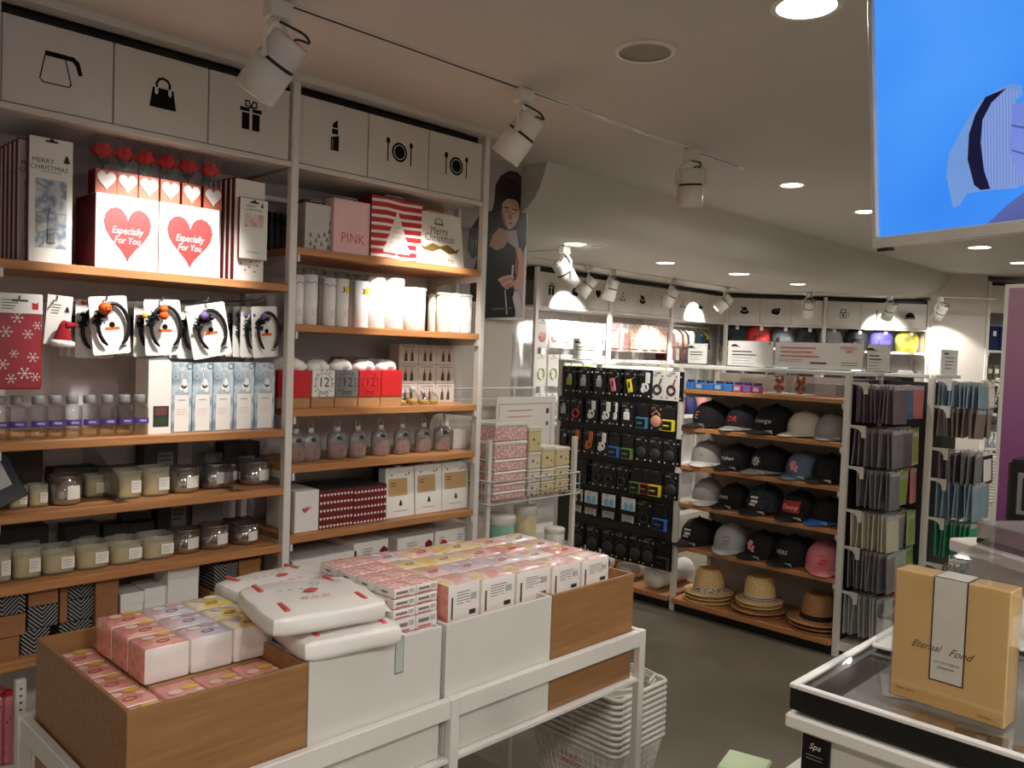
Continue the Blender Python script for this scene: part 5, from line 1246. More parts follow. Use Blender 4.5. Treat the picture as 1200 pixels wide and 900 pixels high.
# peg packs
def peg_pack(w, h, kind, label, loc, white=False, col=None):
    t = thing('peg_pack', label, 'pack', loc, GRZ, 'hanging packs on the black pegboard')
    c = white_card if white else black_gloss
    m = MB().box(-w/2, w/2, -.004, .004, 0, h, c, .0015)
    o = (0, -.0048, 0); ink = dark_grey if white else light_grey
    m.rect(-.010, .010, h-.014, h-.008, grey, o); m.lines(w*.45, 2, .007, ink, (-w*.18, -.0048, h-.022), seed=int(h*999)); m.poly(circle(.006, 8, w*.3, h-.03), ink, o)
    m.poly(circle(.0055, 8, -w*.32, .016), white_card if not white else dark_grey, o); m.poly(circle(.0055, 8, w*.30, .016), white_card if not white else dark_grey, o)
    m.build('card', t)
    col = col or dark_grey
    p = MB()
    if kind == 'plug':
        p.box(-w*.20, w*.20, -.022, -.005, h*.30, h*.60, col, .004).box(-w*.12, w*.12, -.016, -.005, h*.6, h*.72, light_grey, .002)
    elif kind == 'cable':
        p.tube([(w*.10+w*.2*math.cos(a*PI/7)*.7, -.010, h*.40+h*.12*math.sin(a*PI/7)) for a in range(14)], .006, col, 6, True); p.box(w*.02, w*.36, -.012, -.005, h*.55, h*.92, col, .005)
        p.poly(circle(w*.2, 14, -w*.12, h*.32), col, (0, -.0065, 0)).poly(circle(w*.14, 12, -w*.12, h*.48), col, (0, -.0065, 0))
    elif kind == 'slant':
        q = len(p.v); p.box(-w*.17, w*.17, -.020, -.005, -h*.24, h*.24, col, .004); p.move(Matrix.Translation((0, 0, h*.42)) @ Matrix.Rotation(math.radians(-14), 4, 'Y'), q); p.tube([(w*.02, -.01, h*.62), (w*.2, -.01, h*.70), (w*.36, -.01, h*.74)], .002, light_grey, 5); p.rect(-w*.07, w*.07, h*.35, h*.55, dark_grey if col is not dark_grey else grey, (0, -.0206, 0))
    elif kind == 'box':
        p.box(-w*.42, w*.42, -.028, -.005, h*.04, h*.46, col, .003); p.rect(-w*.38, w*.30, h*.08, h*.41, black_gloss, (0, -.0286, 0)); p.rect(-w*.30, w*.10, h*.22, h*.28, col, (0, -.0290, 0)); p.box(-w*.44, w*.44, -.014, -.005, h*.46, h*.9, black_gloss, .003)
    elif kind == 'coil':
        p.tube([(w*.26*math.cos(a*PI/8), -.010, h*.36+w*.26*math.sin(a*PI/8)) for a in range(16)], .007, col, 6, True); p.tube([(w*.1, -.008, h*.5), (w*.26, -.008, h*.74)], .004, col, 6)
    elif kind == 'earbud':
        p.rect(-w*.46, w*.46, h*.52, h*.98, white_card, (0, -.0052, 0)); p.poly(circle(w*.16, 12, -w*.16, h*.66, 1.5), col, (0, -.0060, 0)).poly(circle(w*.16, 12, w*.2, h*.66, 1.5), col, (0, -.0060, 0)); p.rect(-w*.4, w*.4, h*.10, h*.34, light_grey, (0, -.0052, 0)).lines(w*.6, 2, .012, dark_grey, (0, -.0056, h*.3))
    elif kind == 'disc': p.lathe([(.0001, .014), (w*.3, .014), (w*.36, .008), (w*.38, 0)], col, 16, (0, -.005, h*.36), Vector((0, -1, 0))); p.tube([(-w*.3, -.008, h*.6), (0, -.008, h*.75), (w*.3, -.008, h*.6)], .004, col, 6)
    p.build('product', t)
    f = MB().tube([(0, .006, h-.011), (0, -.03, h-.011), (0, -.034, h-.004)], .0025, steel, 5); f.build('peg', t)
    return t
P_ = lambda nm, rgb: mat(nm, rgb, .4)
lime_p, pinkp, yel, whitep, bluep, cyanp, orangep, greenp, redp, rosep = P_('lime_plastic', (150, 170, 40)), P_('pink_plastic', (226, 120, 140)), P_('yellow_plastic', (228, 206, 30)), P_('white_gloss', (236, 234, 230)), P_('blue_plastic', (60, 110, 190)), P_('teal_plastic', (60, 130, 160)), P_('copper_plastic', (196, 110, 50)), P_('green_plastic', (96, 124, 50)), P_('red_plastic', (190, 60, 50)), P_('rose_gold', (214, 150, 120))
skyp = P_('sky_plastic', (130, 190, 230))
PEG = [  # per row: (photo px, kind, colour, white card, description)
    (at(720, 432, 'x', GX).z, .160, ((668, 'plug', lime_p, 0, 'lime plug pack'), (685, 'plug', light_grey, 0, 'grey plug pack'), (703, 'plug', light_grey, 0, 'wide grey plug pack'), (720, 'slant', pinkp, 0, 'pink selfie stick pack'), (739, 'slant', yel, 0, 'yellow selfie stick pack'), (757, 'cable', whitep, 0, 'black pack with white cable'), (771, 'coil', dark_grey, 1, 'white pack with grey coil'), (788, 'coil', MATS['maroon_cloth'], 1, 'white pack with maroon coil'))),
    (at(720, 469, 'x', GX).z, .150, ((661, 'plug', light_grey, 0, 'black pack with silver plug'), (676, 'coil', redp, 0, 'black pack with red coil'), (693, 'cable', whitep, 0, 'black pack with white cable'), (711, 'cable', whitep, 0, 'black pack with white cable'), (721, 'cable', whitep, 0, 'narrow black pack with white cable'), (736, 'plug', whitep, 0, 'black pack with white socket plug'), (754, 'box', cyanp, 0, 'pack with teal pouch'), (770, 'disc', rosep, 0, 'pack with rose earphones'), (785, 'box', yel, 0, 'pack with yellow box edge'))),
    (at(720, 506, 'x', GX).z, .150, ((662, 'plug', dark_grey, 0, 'plain black pack'), (675, 'cable', orangep, 0, 'black pack with copper cable'), (690, 'cable', orangep, 0, 'black pack with copper cable'), (706, 'cable', whitep, 0, 'black pack with white cable'), (721, 'box', bluep, 0, 'black pack with blue holder'), (737, 'box', greenp, 0, 'black pack with green box edge'), (752, 'disc', dark_grey, 0, 'black headphone pack'), (769, 'disc', dark_grey, 0, 'black headphone pack'), (785, 'disc', dark_grey, 0, 'black headphone pack'))),
    (at(720, 543, 'x', GX).z, .150, ((663, 'coil', dark_grey, 0, 'plain black pack'), (683, 'box', mat('deep_teal', (32, 60, 70), .4), 0, 'black pack with deep teal box'), (700, 'coil', dark_grey, 0, 'plain black pack'), (715, 'coil', dark_grey, 0, 'black pack with white dots'), (729, 'coil', dark_grey, 0, 'black pack with white dots'), (747, 'box', greenp, 0, 'black pack with green box edge'), (758, 'box', redp, 0, 'black pack with red box edge'), (770, 'box', yel, 0, 'black pack with yellow box edge'), (787, 'disc', dark_grey, 0, 'black headphone pack'))),
    (at(720, 579, 'x', GX).z, .155, ((675, 'earbud', dark_grey, 0, 'black pack with dark earbuds'), (693, 'earbud', skyp, 0, 'black pack with sky blue earbuds'), (713, 'earbud', skyp, 0, 'black pack with sky blue earbuds'), (737, 'earbud', skyp, 0, 'black pack with sky blue earbuds'), (756, 'coil', dark_grey, 0, 'plain black pack'), (776, 'box', bluep, 0, 'black pack with blue box edge'))),
    (at(720, 620, 'x', GX).z, .165, ((677, 'disc', dark_grey, 0, 'large black speaker pack'), (695, 'disc', dark_grey, 0, 'large black speaker pack'), (713, 'disc', dark_grey, 0, 'large black speaker pack'), (729, 'disc', dark_grey, 0, 'large black speaker pack'), (745, 'disc', dark_grey, 0, 'large black speaker pack'), (761, 'disc', dark_grey, 0, 'large black speaker pack'), (779, 'box', dark_grey, 0, 'large black boxed pack')))]
for r, (ztop_, h, items) in enumerate(PEG):
    for k, (px, kd, c, wh, nm) in enumerate(items):
        p = at(px, 432+36*r+18, 'x', GX-.02)
        w = .098 if r < 5 else .105
        if 'narrow' in nm: w = .055
        if r == 4: w = .115
        peg_pack(w, h*1.08, kd, f'{nm}, {ORD[k]} along the {ORD[r]} pegboard row', (GX-.016-.006*(k % 2), p.y, ztop_-h*1.08), bool(wh), c)
        if (k+r) % 3 == 1 or r in (0, 2):
            q = peg_pack(w, h*1.08, 'coil', f'black pack hidden behind the {ORD[k]} of the {ORD[r]} pegboard row', (GX-.001, p.y-.018, ztop_-h*1.08), False, dark_grey)
# mats on the deck under the pegboard
for k, (y, r, m_, lab) in enumerate(((2.90, .07, white_plastic, 'white rolled mat lying under the pegboard by the caps'), (3.12, .06, mat('pale_roll', (190, 180, 170), .7), 'pale rolled mat under the pegboard'), (3.36, .06, kraft_dark, 'brown rolled mat under the pegboard'))):
    t = thing('rolled_mat', lab, 'mat', (GX+.03, y, .086), 0, 'rolled mats under the pegboard')
    m = MB().lathe([(r*.3, -.006), (r, 0), (r, .36), (r*.3, .366)], m_, 18, (0, 0, r), Vector((1, 0, 0))); m.build('roll', t)
    MB().lathe([(r+.0005, .10), (r+.001, .11), (r+.001, .14), (r+.0005, .15)], label_paper, 18, (0, 0, r), Vector((1, 0, 0)), cap=False).build('paper_band', t)
MB().box(0, 0, 0, 0, 0, 0, black)
# jars and figures on the top shelf
def at_g(px, py, d=.0): return at(px, py, 'x', GX+d)
zz = GSH[0]
for k in range(8):
    px = 808+11.2*k; p = at_g(px, 447, .03)
    c = MATS.get('jar_blue') or mat('jar_blue', (60, 130, 200), .35); c2 = mat('jar_magenta', (170, 70, 130), .35)
    t = thing('gel_jar', f'{"blue" if k < 5 else "magenta"} square jar with dark lid, {ORD[k]} from the pegboard post', 'jar', (GX+.05, p.y, zz), GRZ, 'small jars over the caps')
    MB().box(-.024, .024, -.022, .022, 0, .042, c if k < 5 else c2, .004).build('jar_body', t); MB().lathe([(.0001, .042), (.022, .042), (.023, .045), (.023, .056), (.0001, .057)], mat('navy_lid', (30, 40, 70), .4), 14).build('lid', t); MB().rect(-.017, .017, .01, .03, light_grey if k % 2 else bluep, (0, -.0226, 0)).build('label', t)
copper = mat('copper_figure', (150, 84, 54), .3, metal=.6)
for k, px in enumerate((911, 936)):
    p = at_g(px, 455, .07)
    t = thing('display_case', f'clear display case with copper figurine, {("nearer the jars", "farther from the jars")[k]}', 'case', (GX+.09, p.y, zz), GRZ, 'cases with copper figurines')
    MB().box(-.056, .056, -.05, .05, .008, .125, film).build('clear_cover', t); MB().box(-.058, .058, -.052, .052, 0, .009, white_plastic, .002).build('stand', t)
    f = MB(); f.lathe([(.012, .010), (.017, .02), (.019, .04), (.013, .056)], copper, 14).ball((0, 0, .078), .024, copper, 16, .9); f.ball((-.018, 0, .098), .008, copper, 10).ball((.018, 0, .098), .008, copper, 10)
    for e in (-1, 1): f.tube([(e*.014, 0, .05), (e*.026, -.002, .036), (e*.024, -.004, .024)], .006, copper, 7); f.tube([(e*.008, 0, .02), (e*.009, -.002, .008)], .008, copper, 8)
    g_ = thing('figurine', f'copper figurine with two round ears in the clear case {("nearer", "farther from")[k]} the jars', 'figurine', (GX+.09, p.y, zz+.009), GRZ, 'copper figurines')
    f.move(Matrix.Translation((0, 0, -.009))).build('figure_body', g_)
for k, (px, y_, w_) in enumerate(((965, .18, .26),)):
    p = at_g(px, 455, .2)
    t = thing('clear_tray', 'clear plastic tray at the end of the jar shelf', 'tray', (GX+.2, p.y, zz), GRZ)
    MB().box(-.14, .10, -.06, .06, 0, .07, pouch_film, .004).build('tray', t)

# caps
def cap_(label, loc, rz, crown_m, brim_m, logo=None, s=1.0, tag_=True, flat=True, back_m=None):
    t = thing('peaked_hat', label, 'cap', loc, rz, 'caps on the island shelves')
    t.scale = (s, s, s)
    m = MB(); n = 24; prof = [(0, .0), (.10, .0), (.35, .0)]
    rows = []; H = .118
    for j in range(9):
        a = j/8
        rr = (1-a**2.6)**.5 if a < 1 else 0.0
        rr = max(rr, .02); rows.append((rr, H*a))
    vs = []
    for rr, z in rows:
        for i in range(n):
            th = 2*PI*i/n; x = math.cos(th)*.083*rr; y = math.sin(th)*.098*rr
            if y < 0 and z > .02: y *= (1+.06*(1-abs(z-.06)/.06)) if flat else 1
            vs.append((x, y, .012+z))
    fs = [(j*n+i, j*n+(i+1) % n, (j+1)*n+(i+1) % n, (j+1)*n+i) for j in range(8) for i in range(n)]+[tuple(range(8*n, 9*n))]
    m.add(vs, fs, crown_m, True)
    m.ball((0, 0, H+.013), .007, crown_m, 10, .6)
    m.build('crown', t)
    b = MB(); k = 14; top = []; bot = []
    for i in range(k+1):
        th = PI+PI*i/k; cx, cy = math.cos(th), math.sin(th)
        for rr, dz_ in ((.97, 0), (1.38, -.0)):
            ry = .098 if rr < 1 else .098+.082*(abs(cy)**.5)
            rx = .081 if rr < 1 else .083*(1+.06*abs(cy))
            top.append((cx*rx, cy*ry, .022-(.008*(cx*cx)*1.0) - (.014*(1-.9*cx*cx)+.002 if rr > 1 else 0)))
    q = len(top); low = [(x, y, z-.0035) for x, y, z in top]
    b.add(top+low, [(2*i, 2*i+1, 2*i+3, 2*i+2) for i in range(k)]+[(q+2*i+2, q+2*i+3, q+2*i+1, q+2*i) for i in range(k)]+[(2*i+1, q+2*i+1, q+2*i+3, 2*i+3) for i in range(k)], brim_m, True)
    b.build('brim', t)
    if logo:
        body, size, lm, patch = logo
        g = MB(); y0 = -.1035
        def bend(start):
            for i in range(start, len(g.v)):
                v = g.v[i]; zr = max(0, (v.z-.012))/H; rr = (1-min(.98, zr)**2.6)**.5
                f = 1+.06*(1-abs(zr*H-.06)/.06); xx = v.x/.083/max(rr, .2)
                v.y = -math.sqrt(max(.05, 1-min(.95, xx*xx)))*.098*rr*f-.0025+(v.y-y0)
        if patch:
            g.v and None
            for a in range(6):
                for c in range(4):
                    pass
            nx, nz = 8, 4; s0 = len(g.v); vs = [(-.042+.084*i/nx, y0, .034+.052*j/nz) for j in range(nz+1) for i in range(nx+1)]
            g.add(vs, [(j*(nx+1)+i, j*(nx+1)+i+1, (j+1)*(nx+1)+i+1, (j+1)*(nx+1)+i) for j in range(nz) for i in range(nx)], patch); bend(s0)
        s1 = len(g.v)
        if body == '*wheel*':
            ring_faces(g, .014, .018, lm, (0, y0-.0012, .058), n=16)
            for a in range(8):
                d_ = PI*a/4; c_, s_ = math.cos(d_), math.sin(d_); g.poly([(c_*.003-s_*.0015, s_*.003+c_*.0015), (c_*.003+s_*.0015, s_*.003-c_*.0015), (c_*.025+s_*.0015, s_*.025-c_*.0015), (c_*.025-s_*.0015, s_*.025+c_*.0015)], lm, (0, y0-.0012, .058))
        elif body == '*mark*':
            for a, b_, c_, d_ in ((-.02, .07, .018, .078), (-.014, .05, .02, .062), (-.022, .036, .01, .046)): g.rect(a, c_, b_, d_, lm, (0, y0-.0012, 0))
        elif body == '*flower*':
            for a in range(7): g.poly(circle(.008+.002*(a % 3), 8, .016*math.cos(a*2.2), .058+.02*math.sin(a*1.7)), lm, (0, y0-.0012-.0002*a, 0))
        else: g.text(body, size, lm, (0, y0-.0012, .058), shear=.15 if patch is None else 0)
        bend(s1)
        g.build('logo', t)
    if tag_:
        MB().prism([(-.018, -.012), (.018, -.006), (.02, .014), (-.016, .010)], .0015, white_card, (.05, -.118, .010), (Vector((1, 0, 0)), Vector((0, -.6, .8)))).build('price_tag', t)
    return t
wht = P_('embroidery_white', (226, 222, 216)); bk = mat('black_cap_cloth', (20, 19, 21), .85, vary=.15, scale=60); cr = mat('cream_cap_cloth', (206, 196, 180), .85); gy = mat('grey_cap_cloth', (160, 152, 148), .85); lg = mat('pale_grey_cap_cloth', (176, 178, 178), .85)
bl = mat('bluegrey_cap_cloth', (92, 108, 128), .85); rd = mat('red_cap_cloth', (176, 44, 44), .8); pkc = mat('pink_cap_cloth', (226, 136, 146), .8); camo = patterned('camo_cloth', blobs([(22, 26, 30), (48, 58, 62), (30, 34, 38), (70, 78, 76)], 22), .85); bu = mat('blue_cap_cloth', (40, 96, 180), .8)
red_thread = P_('embroidery_red', (214, 64, 56)); pink_thread = P_('embroidery_pink', (230, 150, 160)); gb = mat('brim_grey', (150, 146, 140), .8)
CAPS = [
 (GSH[1], ((829, 492, bk, bk, ('E', .05, pink_thread, None), 'black cap with pink E', -.25, 1.08), (866, 497, bk, gb, ('DR', .04, red_thread, None), 'black cap with red letters and grey brim lining', -.1, 1), (904, 500, bk, bk, ('Lounge', .028, wht, None), 'black flat cap with white script', -.15, 1.12), (940, 505, cr, cr, None, 'plain cream cap', -.3, .98), (971, 510, gy, gb, None, 'greyish cap nearest the post, top row', .15, .95))),
 (GSH[2], ((824, 537, gy, wht, ('~', .03, dark_grey, None), 'grey cap with white brim', .25, 1.0), (860, 541, bk, bk, ('orphan', .026, wht, None), 'black cap lettered orphan', -.1, 1), (898, 546, bk, gb, ('*wheel*', 0, wht, None), 'black cap with white ship wheel', -.25, 1.08), (938, 551, bl, bl, ('*flower*', 0, pink_thread, None), 'blue-grey cap with pink patch', -.1, 1), (969, 556, bk, bk, None, 'plain black cap by the post', -.1, 1))),
 (GSH[3], ((825, 581, gy, wht, ('~', .03, light_grey, None), 'grey cap with broad white brim', .3, 1.0), (857, 586, bk, bk, ('JEARS', .024, wht, None), 'black cap with small white lettering', -.2, .95), (893, 590, camo, bk, ('*mark*', 0, wht, None), 'dark camouflage cap with white patch', -.1, 1.1), (933, 597, bk, bk, ('Ebony', .03, wht, rd), 'cap with red front lettered Ebony', -.05, 1.05), (968, 604, bk, bu, None, 'dark cap with blue brim', -.2, .95))),
 (GSH[4], ((814, 629, bk, bk, ('*mark*', 0, wht, None), 'black cap with white block mark', -.1, 1.05), (852, 634, lg, lg, ('*mark*', 0, gb, None), 'pale grey flat cap', .25, 1.05), (890, 641, bk, bk, ('*flower*', 0, pink_thread, None), 'black cap with pink graphic', -.2, 1), (926, 648, bk, bk, ('VERS', .026, wht, None), 'black cap with white lettering next to the pink cap', -.15, 1.05), (962, 656, pkc, pkc, ('*mark*', 0, red_thread, None), 'pink cap with red patch', .35, 1.05)))]
for r, (z, items) in enumerate(CAPS):
    for (px, py, c, bm, lg_, lab, rz, s) in items:
        p = at(px, py+4, 'x', GX+.13)
        cap_(f'{lab}, {ORD[r]} row of caps', (GX+.175, p.y, z+.001), GRZ+rz, c, bm, lg_, s*1.12)
        if r in (1, 3) or px in (829, 904): cap_(f'cap standing behind the {lab}', (GX+.315, p.y-.01, z+.001), GRZ+rz*.5, c if c in (bk, gy) else gy, bm if bm is not wht else gy, None, .9, False)
# straw hats
def straw_hat(loc, label, m_, R=.155, band=bk, s=1.0, crown=True, tilt=0.0, ch=.125):
    t = thing('straw_hat', label, 'hat', loc, GRZ, 'straw hats on the bottom deck', (0, tilt, GRZ))
    prof = [(R*s, .004), (R*s, .008), (R*.82*s, .002), (.098*s, .008), (.094*s, .03), (.086*s, ch*.78), (.074*s, ch*.97), (.05*s, ch), (.02*s, ch*.93), (.0001, ch*.92)]
    MB().lathe(prof, m_, 32, sx=.92).build('hat_body', t)
    if band: MB().lathe([(.0985*s, .010), (.0995*s, .012), (.0955*s, .034), (.0945*s, .036)], band, 32, sx=.92, cap=False).build('hat_band', t)
    return t
deck = .086
flower_band = patterned('floral_band', blobs([(240, 236, 226), (30, 26, 26), (236, 232, 222), (160, 120, 100)], 60), .8)
stripe_band = patterned('striped_band', lambda nt, co: (lambda s_, w_: (nt.links.new(co, s_.inputs[0]), nt.links.new(s_.outputs['Z'], w_.inputs[0]), w_.inputs[1].__setattr__('default_value', 120.0), setattr(w_, 'operation', 'PINGPONG'), w_.inputs[1].__setattr__('default_value', .005), ramp(nt, (lambda q: (setattr(q, 'operation', 'MULTIPLY'), nt.links.new(w_.outputs[0], q.inputs[0]), q.inputs[1].__setattr__('default_value', 200.0), q.outputs[0])[3])(nt.nodes.new('ShaderNodeMath')), [(0, (40, 30, 36)), (.5, (220, 210, 196))], True))[5])(nt.nodes.new('ShaderNodeSeparateXYZ'), nt.nodes.new('ShaderNodeMath')), .8)
for px, n_, lab, ms, bands, Rs in ((827, 3, 'straw hat with floral band', (straw, straw, straw), (flower_band, None, None), (.155, .15, .155)), (886, 4, 'straw hat with striped band', (straw, straw, straw_dark, straw_dark), (stripe_band, None, None, None), (.14, .135, .165, .16)), (955, 3, 'tan straw hat with black band', (straw_dark, straw_dark, straw_dark), (bk, bk, None), (.17, .165, .16))):
    p = at(px, 706+(px-827)*.27, 'x', GX+.10)
    for k in range(n_):
        straw_hat((GX+.13, p.y, deck+.022*(n_-1-k)), f'{lab}, {("top", "second", "third", "lowest")[k]} of its pile on the bottom deck', ms[k], Rs[k], bands[k], 1.0-.0*k, ch=.138)

# ------------------------------------------------------------------ signs standing on the island
def sign(pl, pr, pb, pt, x, label, rows, red_=False, w3=None, hat=True, rz=GRZ):
    a, b = at(pl, pb, 'x', x), at(pr, pb, 'x', x); top = at((pl+pr)/2, pt, 'x', x).z
    w, h = abs(a.y-b.y), top-GH-.022
    t = thing('shelf_sign', label, 'sign', (x, (a.y+b.y)/2, GH+.0225), rz, 'white signs standing on the island')
    MB().box(-w/2, w/2, -.004, .004, 0, h, acrylic, .001).box(-w/2+.004, w/2-.004, -.0045, .002, .008, h-.004, white_card).build('panel', t)
    MB().box(-w/2, w/2, -.02, .02, 0, .008, acrylic, .001).build('foot', t)
    m = MB(); o = (0, -.0052, 0)
    if hat: m.poly([(-w*.34+.022*math.cos(PI*k/8), h*.76+.014*math.sin(PI*k/8)) for k in range(9)], dark_grey, o).rect(-w*.34+.012, -w*.34+.034, h*.75, h*.775, dark_grey, o)
    if red_:
        m.text('MINISO', .026, red_thread, (w*.34, -.0052, h*.80)); m.rect(w*.31, w*.38, h*.66, h*.70, red_thread, o)
        m.lines(w*.62, 3, h*.15, red_thread, (-w*.12, -.0052, h*.80), h=.28, seed=4); m.lines(w*.2, 1, h*.12, dark_grey, (w*.02, -.0052, h*.28), h=.5); m.lines(w*.2, 2, h*.08, text_grey, (w*.36, -.0052, h*.30)); m.lines(w*.3, 2, h*.06, text_grey, (-w*.3, -.0052, h*.36))
    else:
        m.lines(w*.66, 2, h*.12, dark_grey, (-w*.06, -.0052, h*.60), h=.35, seed=rows); m.lines(w*.66, rows, h*.11, text_grey, (-w*.06, -.0052, h*.36), h=.16, seed=rows+1); m.rect(w*.40, w*.44, h*.86, h*.92, red_thread, o)
    m.build('print', t)
SX_ = GX+.02
sign(671, 706, 422, 396, GX+.05, 'white sign on the island nearest the return wall', 2); sign(806, 829, 425, 402, GX+.2, 'small grey-white sign on the island before the hanging garments', 2)
sign(852, 906, 429, 399, SX_, 'white sign with cap emblem on the island, joined to the red print sign', 3); sign(907, 1012, 433, 401, SX_, 'longest white sign with red print on the island', 3, True, hat=False); sign(1015, 1043, 436, 403, GX+.02, 'small white sign at the corner of the island', 3)

a_, b_ = at(1102, 436, 'y', 1.50), at(1121, 436, 'y', 1.50)
t = thing('shelf_sign', 'small white sign standing on the end rack past the caps', 'sign', ((a_.x+b_.x)/2, 1.50, GH+.0205), 0, 'white signs standing on the island')
w_ = b_.x-a_.x; h_ = at(1111, 410, 'y', 1.50).z-GH-.02
MB().box(-w_/2, w_/2, -.003, .003, 0, h_, white_card, .001).build('panel', t); MB().lines(w_*.6, 4, h_*.14, text_grey, (0, -.0036, h_*.7)).rect(-w_*.35, -w_*.1, h_*.8, h_*.88, dark_grey, (0, -.0036, 0)).build('print', t)
# ------------------------------------------------------------------ promotion table in front of the shelving
TX0, TXM, TX1, TY0, TY1 = .572, 1.351, 2.120, 1.482, 2.03
t = thing('display_table', 'long low white metal table frame carrying four open boxes of tissues', 'table', (TX0, TY0, 0), 0)
def L(a): return a-TX0
def Ly(a): return a-TY0
for x in (TX0, TXM, TX1):
    for y in (TY0, TY1):
        MB().box(L(x)-.014, L(x)+.014, Ly(y)-.012, Ly(y)+.012, 0, .66, white_metal, .002).build('leg', t)
for xa, xb in ((TX0, TXM), (TXM, TX1)):
    for y in (TY0, TY1):
        MB().box(L(xa)+.014, L(xb)-.014, Ly(y)-.010, Ly(y)+.010, .612, .66, white_metal, .002).build('rail', t)
        MB().box(L(xa)+.014, L(xb)-.014, Ly(y)-.008, Ly(y)+.008, .503, .514, white_metal, .001).build('lower_rail', t)
for x in (TX0, TX1):
    MB().box(L(x)-.010, L(x)+.010, Ly(TY0)+.012, Ly(TY1)-.012, .612, .66, white_metal, .002).build('end_rail', t)
    MB().box(L(x)-.008, L(x)+.008, Ly(TY0)+.012, Ly(TY1)-.012, .503, .514, white_metal, .001).build('end_rail', t)
MB().box(L(TX0)+.01, L(TX1)-.01, Ly(TY0)+.01, Ly(TY1)-.01, .506, .513, white_metal).build('deck', t)
BZ0, BZ1, BY0, BY1 = .5145, .836, 1.496, 2.0
def bin_(x0, x1, m_, label, th=.009):
    t = thing('open_display_box', label, 'display box', (x0, BY0, BZ0), 0, 'open boxes on the table')
    w, d, h = x1-x0, BY1-BY0, BZ1-BZ0
    m = MB(); m.box(0, w, 0, th, 0, h, m_, .0012).box(0, w, d-th, d, 0, h, m_, .0012).box(0, th, th, d-th, 0, h, m_, .0012).box(w-th, w, th, d-th, 0, h, m_, .0012)
    m.build('side_wall', t); MB().box(th, w-th, th, d-th, .0, .008, m_).build('base_panel', t)
bin_(.586, .954, box_wood, 'oak box at the near end of the table, filled with pink tissue packs')
bin_(.9565, 1.322, white_lam, 'white box under the soft cotton packs'); bin_(1.336, 1.718, white_lam, 'white box in the far half of the table'); bin_(1.7205, 2.095, box_wood, 'oak box at the far end of the table beside the baskets')
t = thing('hanging_tag', 'clear tag strip hanging on the white box front under the flat packs', 'tag', (1.193, BY0-.0005, .765), 0)
MB().box(-.013, .013, -.002, 0, -.012, .085, acrylic, .0008).box(-.010, .010, -.0012, -.0004, -.008, .07, white_card).build('strip', t); MB().rect(-.006, .01, .078, .083, dark_grey, (0, -.0024, 0)).build('print', t)
# tissue packs
tis_w = mat('tissue_white', (234, 226, 220), .35, vary=.03, scale=30, coat=.3)
tp_pink = patterned('film_pink', blobs([(226, 120, 116), (240, 168, 150), (232, 140, 136), (244, 196, 96)], 22), .28, coat=.5)
tp_blue = patterned('film_blue', blobs([(176, 186, 214), (206, 212, 226), (236, 190, 190), (190, 198, 222)], 22), .28, coat=.5)
tp_yel = patterned('film_yellow', blobs([(238, 196, 70), (244, 208, 90), (238, 226, 190), (240, 190, 60)], 22), .28, coat=.5)
tp_mix = patterned('film_mixed', blobs([(234, 214, 206), (236, 160, 156), (240, 226, 218), (236, 206, 120), (238, 224, 216)], 16), .28, coat=.5)
def soft_box(mb, w, d, h, top, side, left, e=.010, bulge=.004):
    """rounded film-wrapped pack with slightly swollen faces"""
    n = 6
    def pt(u, v, wv):   # u v wv in -1..1 on the cube -> rounded swollen pack
        x, y, z = u*w/2, v*d/2, wv*h/2
        ax, ay, az = abs(u), abs(v), abs(wv)
        x += math.copysign(bulge*(1-v*v)*(1-wv*wv), u) if ax == 1 else 0
        y += math.copysign(bulge*(1-u*u)*(1-wv*wv), v) if ay == 1 else 0
        z += math.copysign(bulge*(1-u*u)*(1-v*v), wv) if az == 1 else 0
        cx, cy, cz = max(-w/2+e, min(w/2-e, x)), max(-d/2+e, min(d/2-e, y)), max(-h/2+e, min(h/2-e, z))
        q = Vector((x-cx, y-cy, z-cz)); 
        if q.length > e and (abs(u) == 1)+(abs(v) == 1)+(abs(wv) == 1) > 1: q = q.normalized()*e
        return Vector((cx, cy, cz))+q+Vector((0, 0, h/2))
    S = [-1, -.8, -.4, 0, .4, .8, 1]
    for ax in range(3):
        for sg in (-1, 1):
            vs = []
            for a in S:
                for b in S:
                    c = [0, 0, 0]; c[ax] = sg; c[(ax+1) % 3] = a; c[(ax+2) % 3] = b; vs.append(pt(*c))
            k = len(S); fs = []
            for i in range(k-1):
                for j in range(k-1):
                    f = (i*k+j, (i+1)*k+j, (i+1)*k+j+1, i*k+j+1); fs.append(f if sg > 0 else f[::-1])
            mb.add(vs, fs, top if (ax == 2 and sg > 0) else left if (ax == 0 and sg < 0) else side, True)
    return mb
PROTO = {}
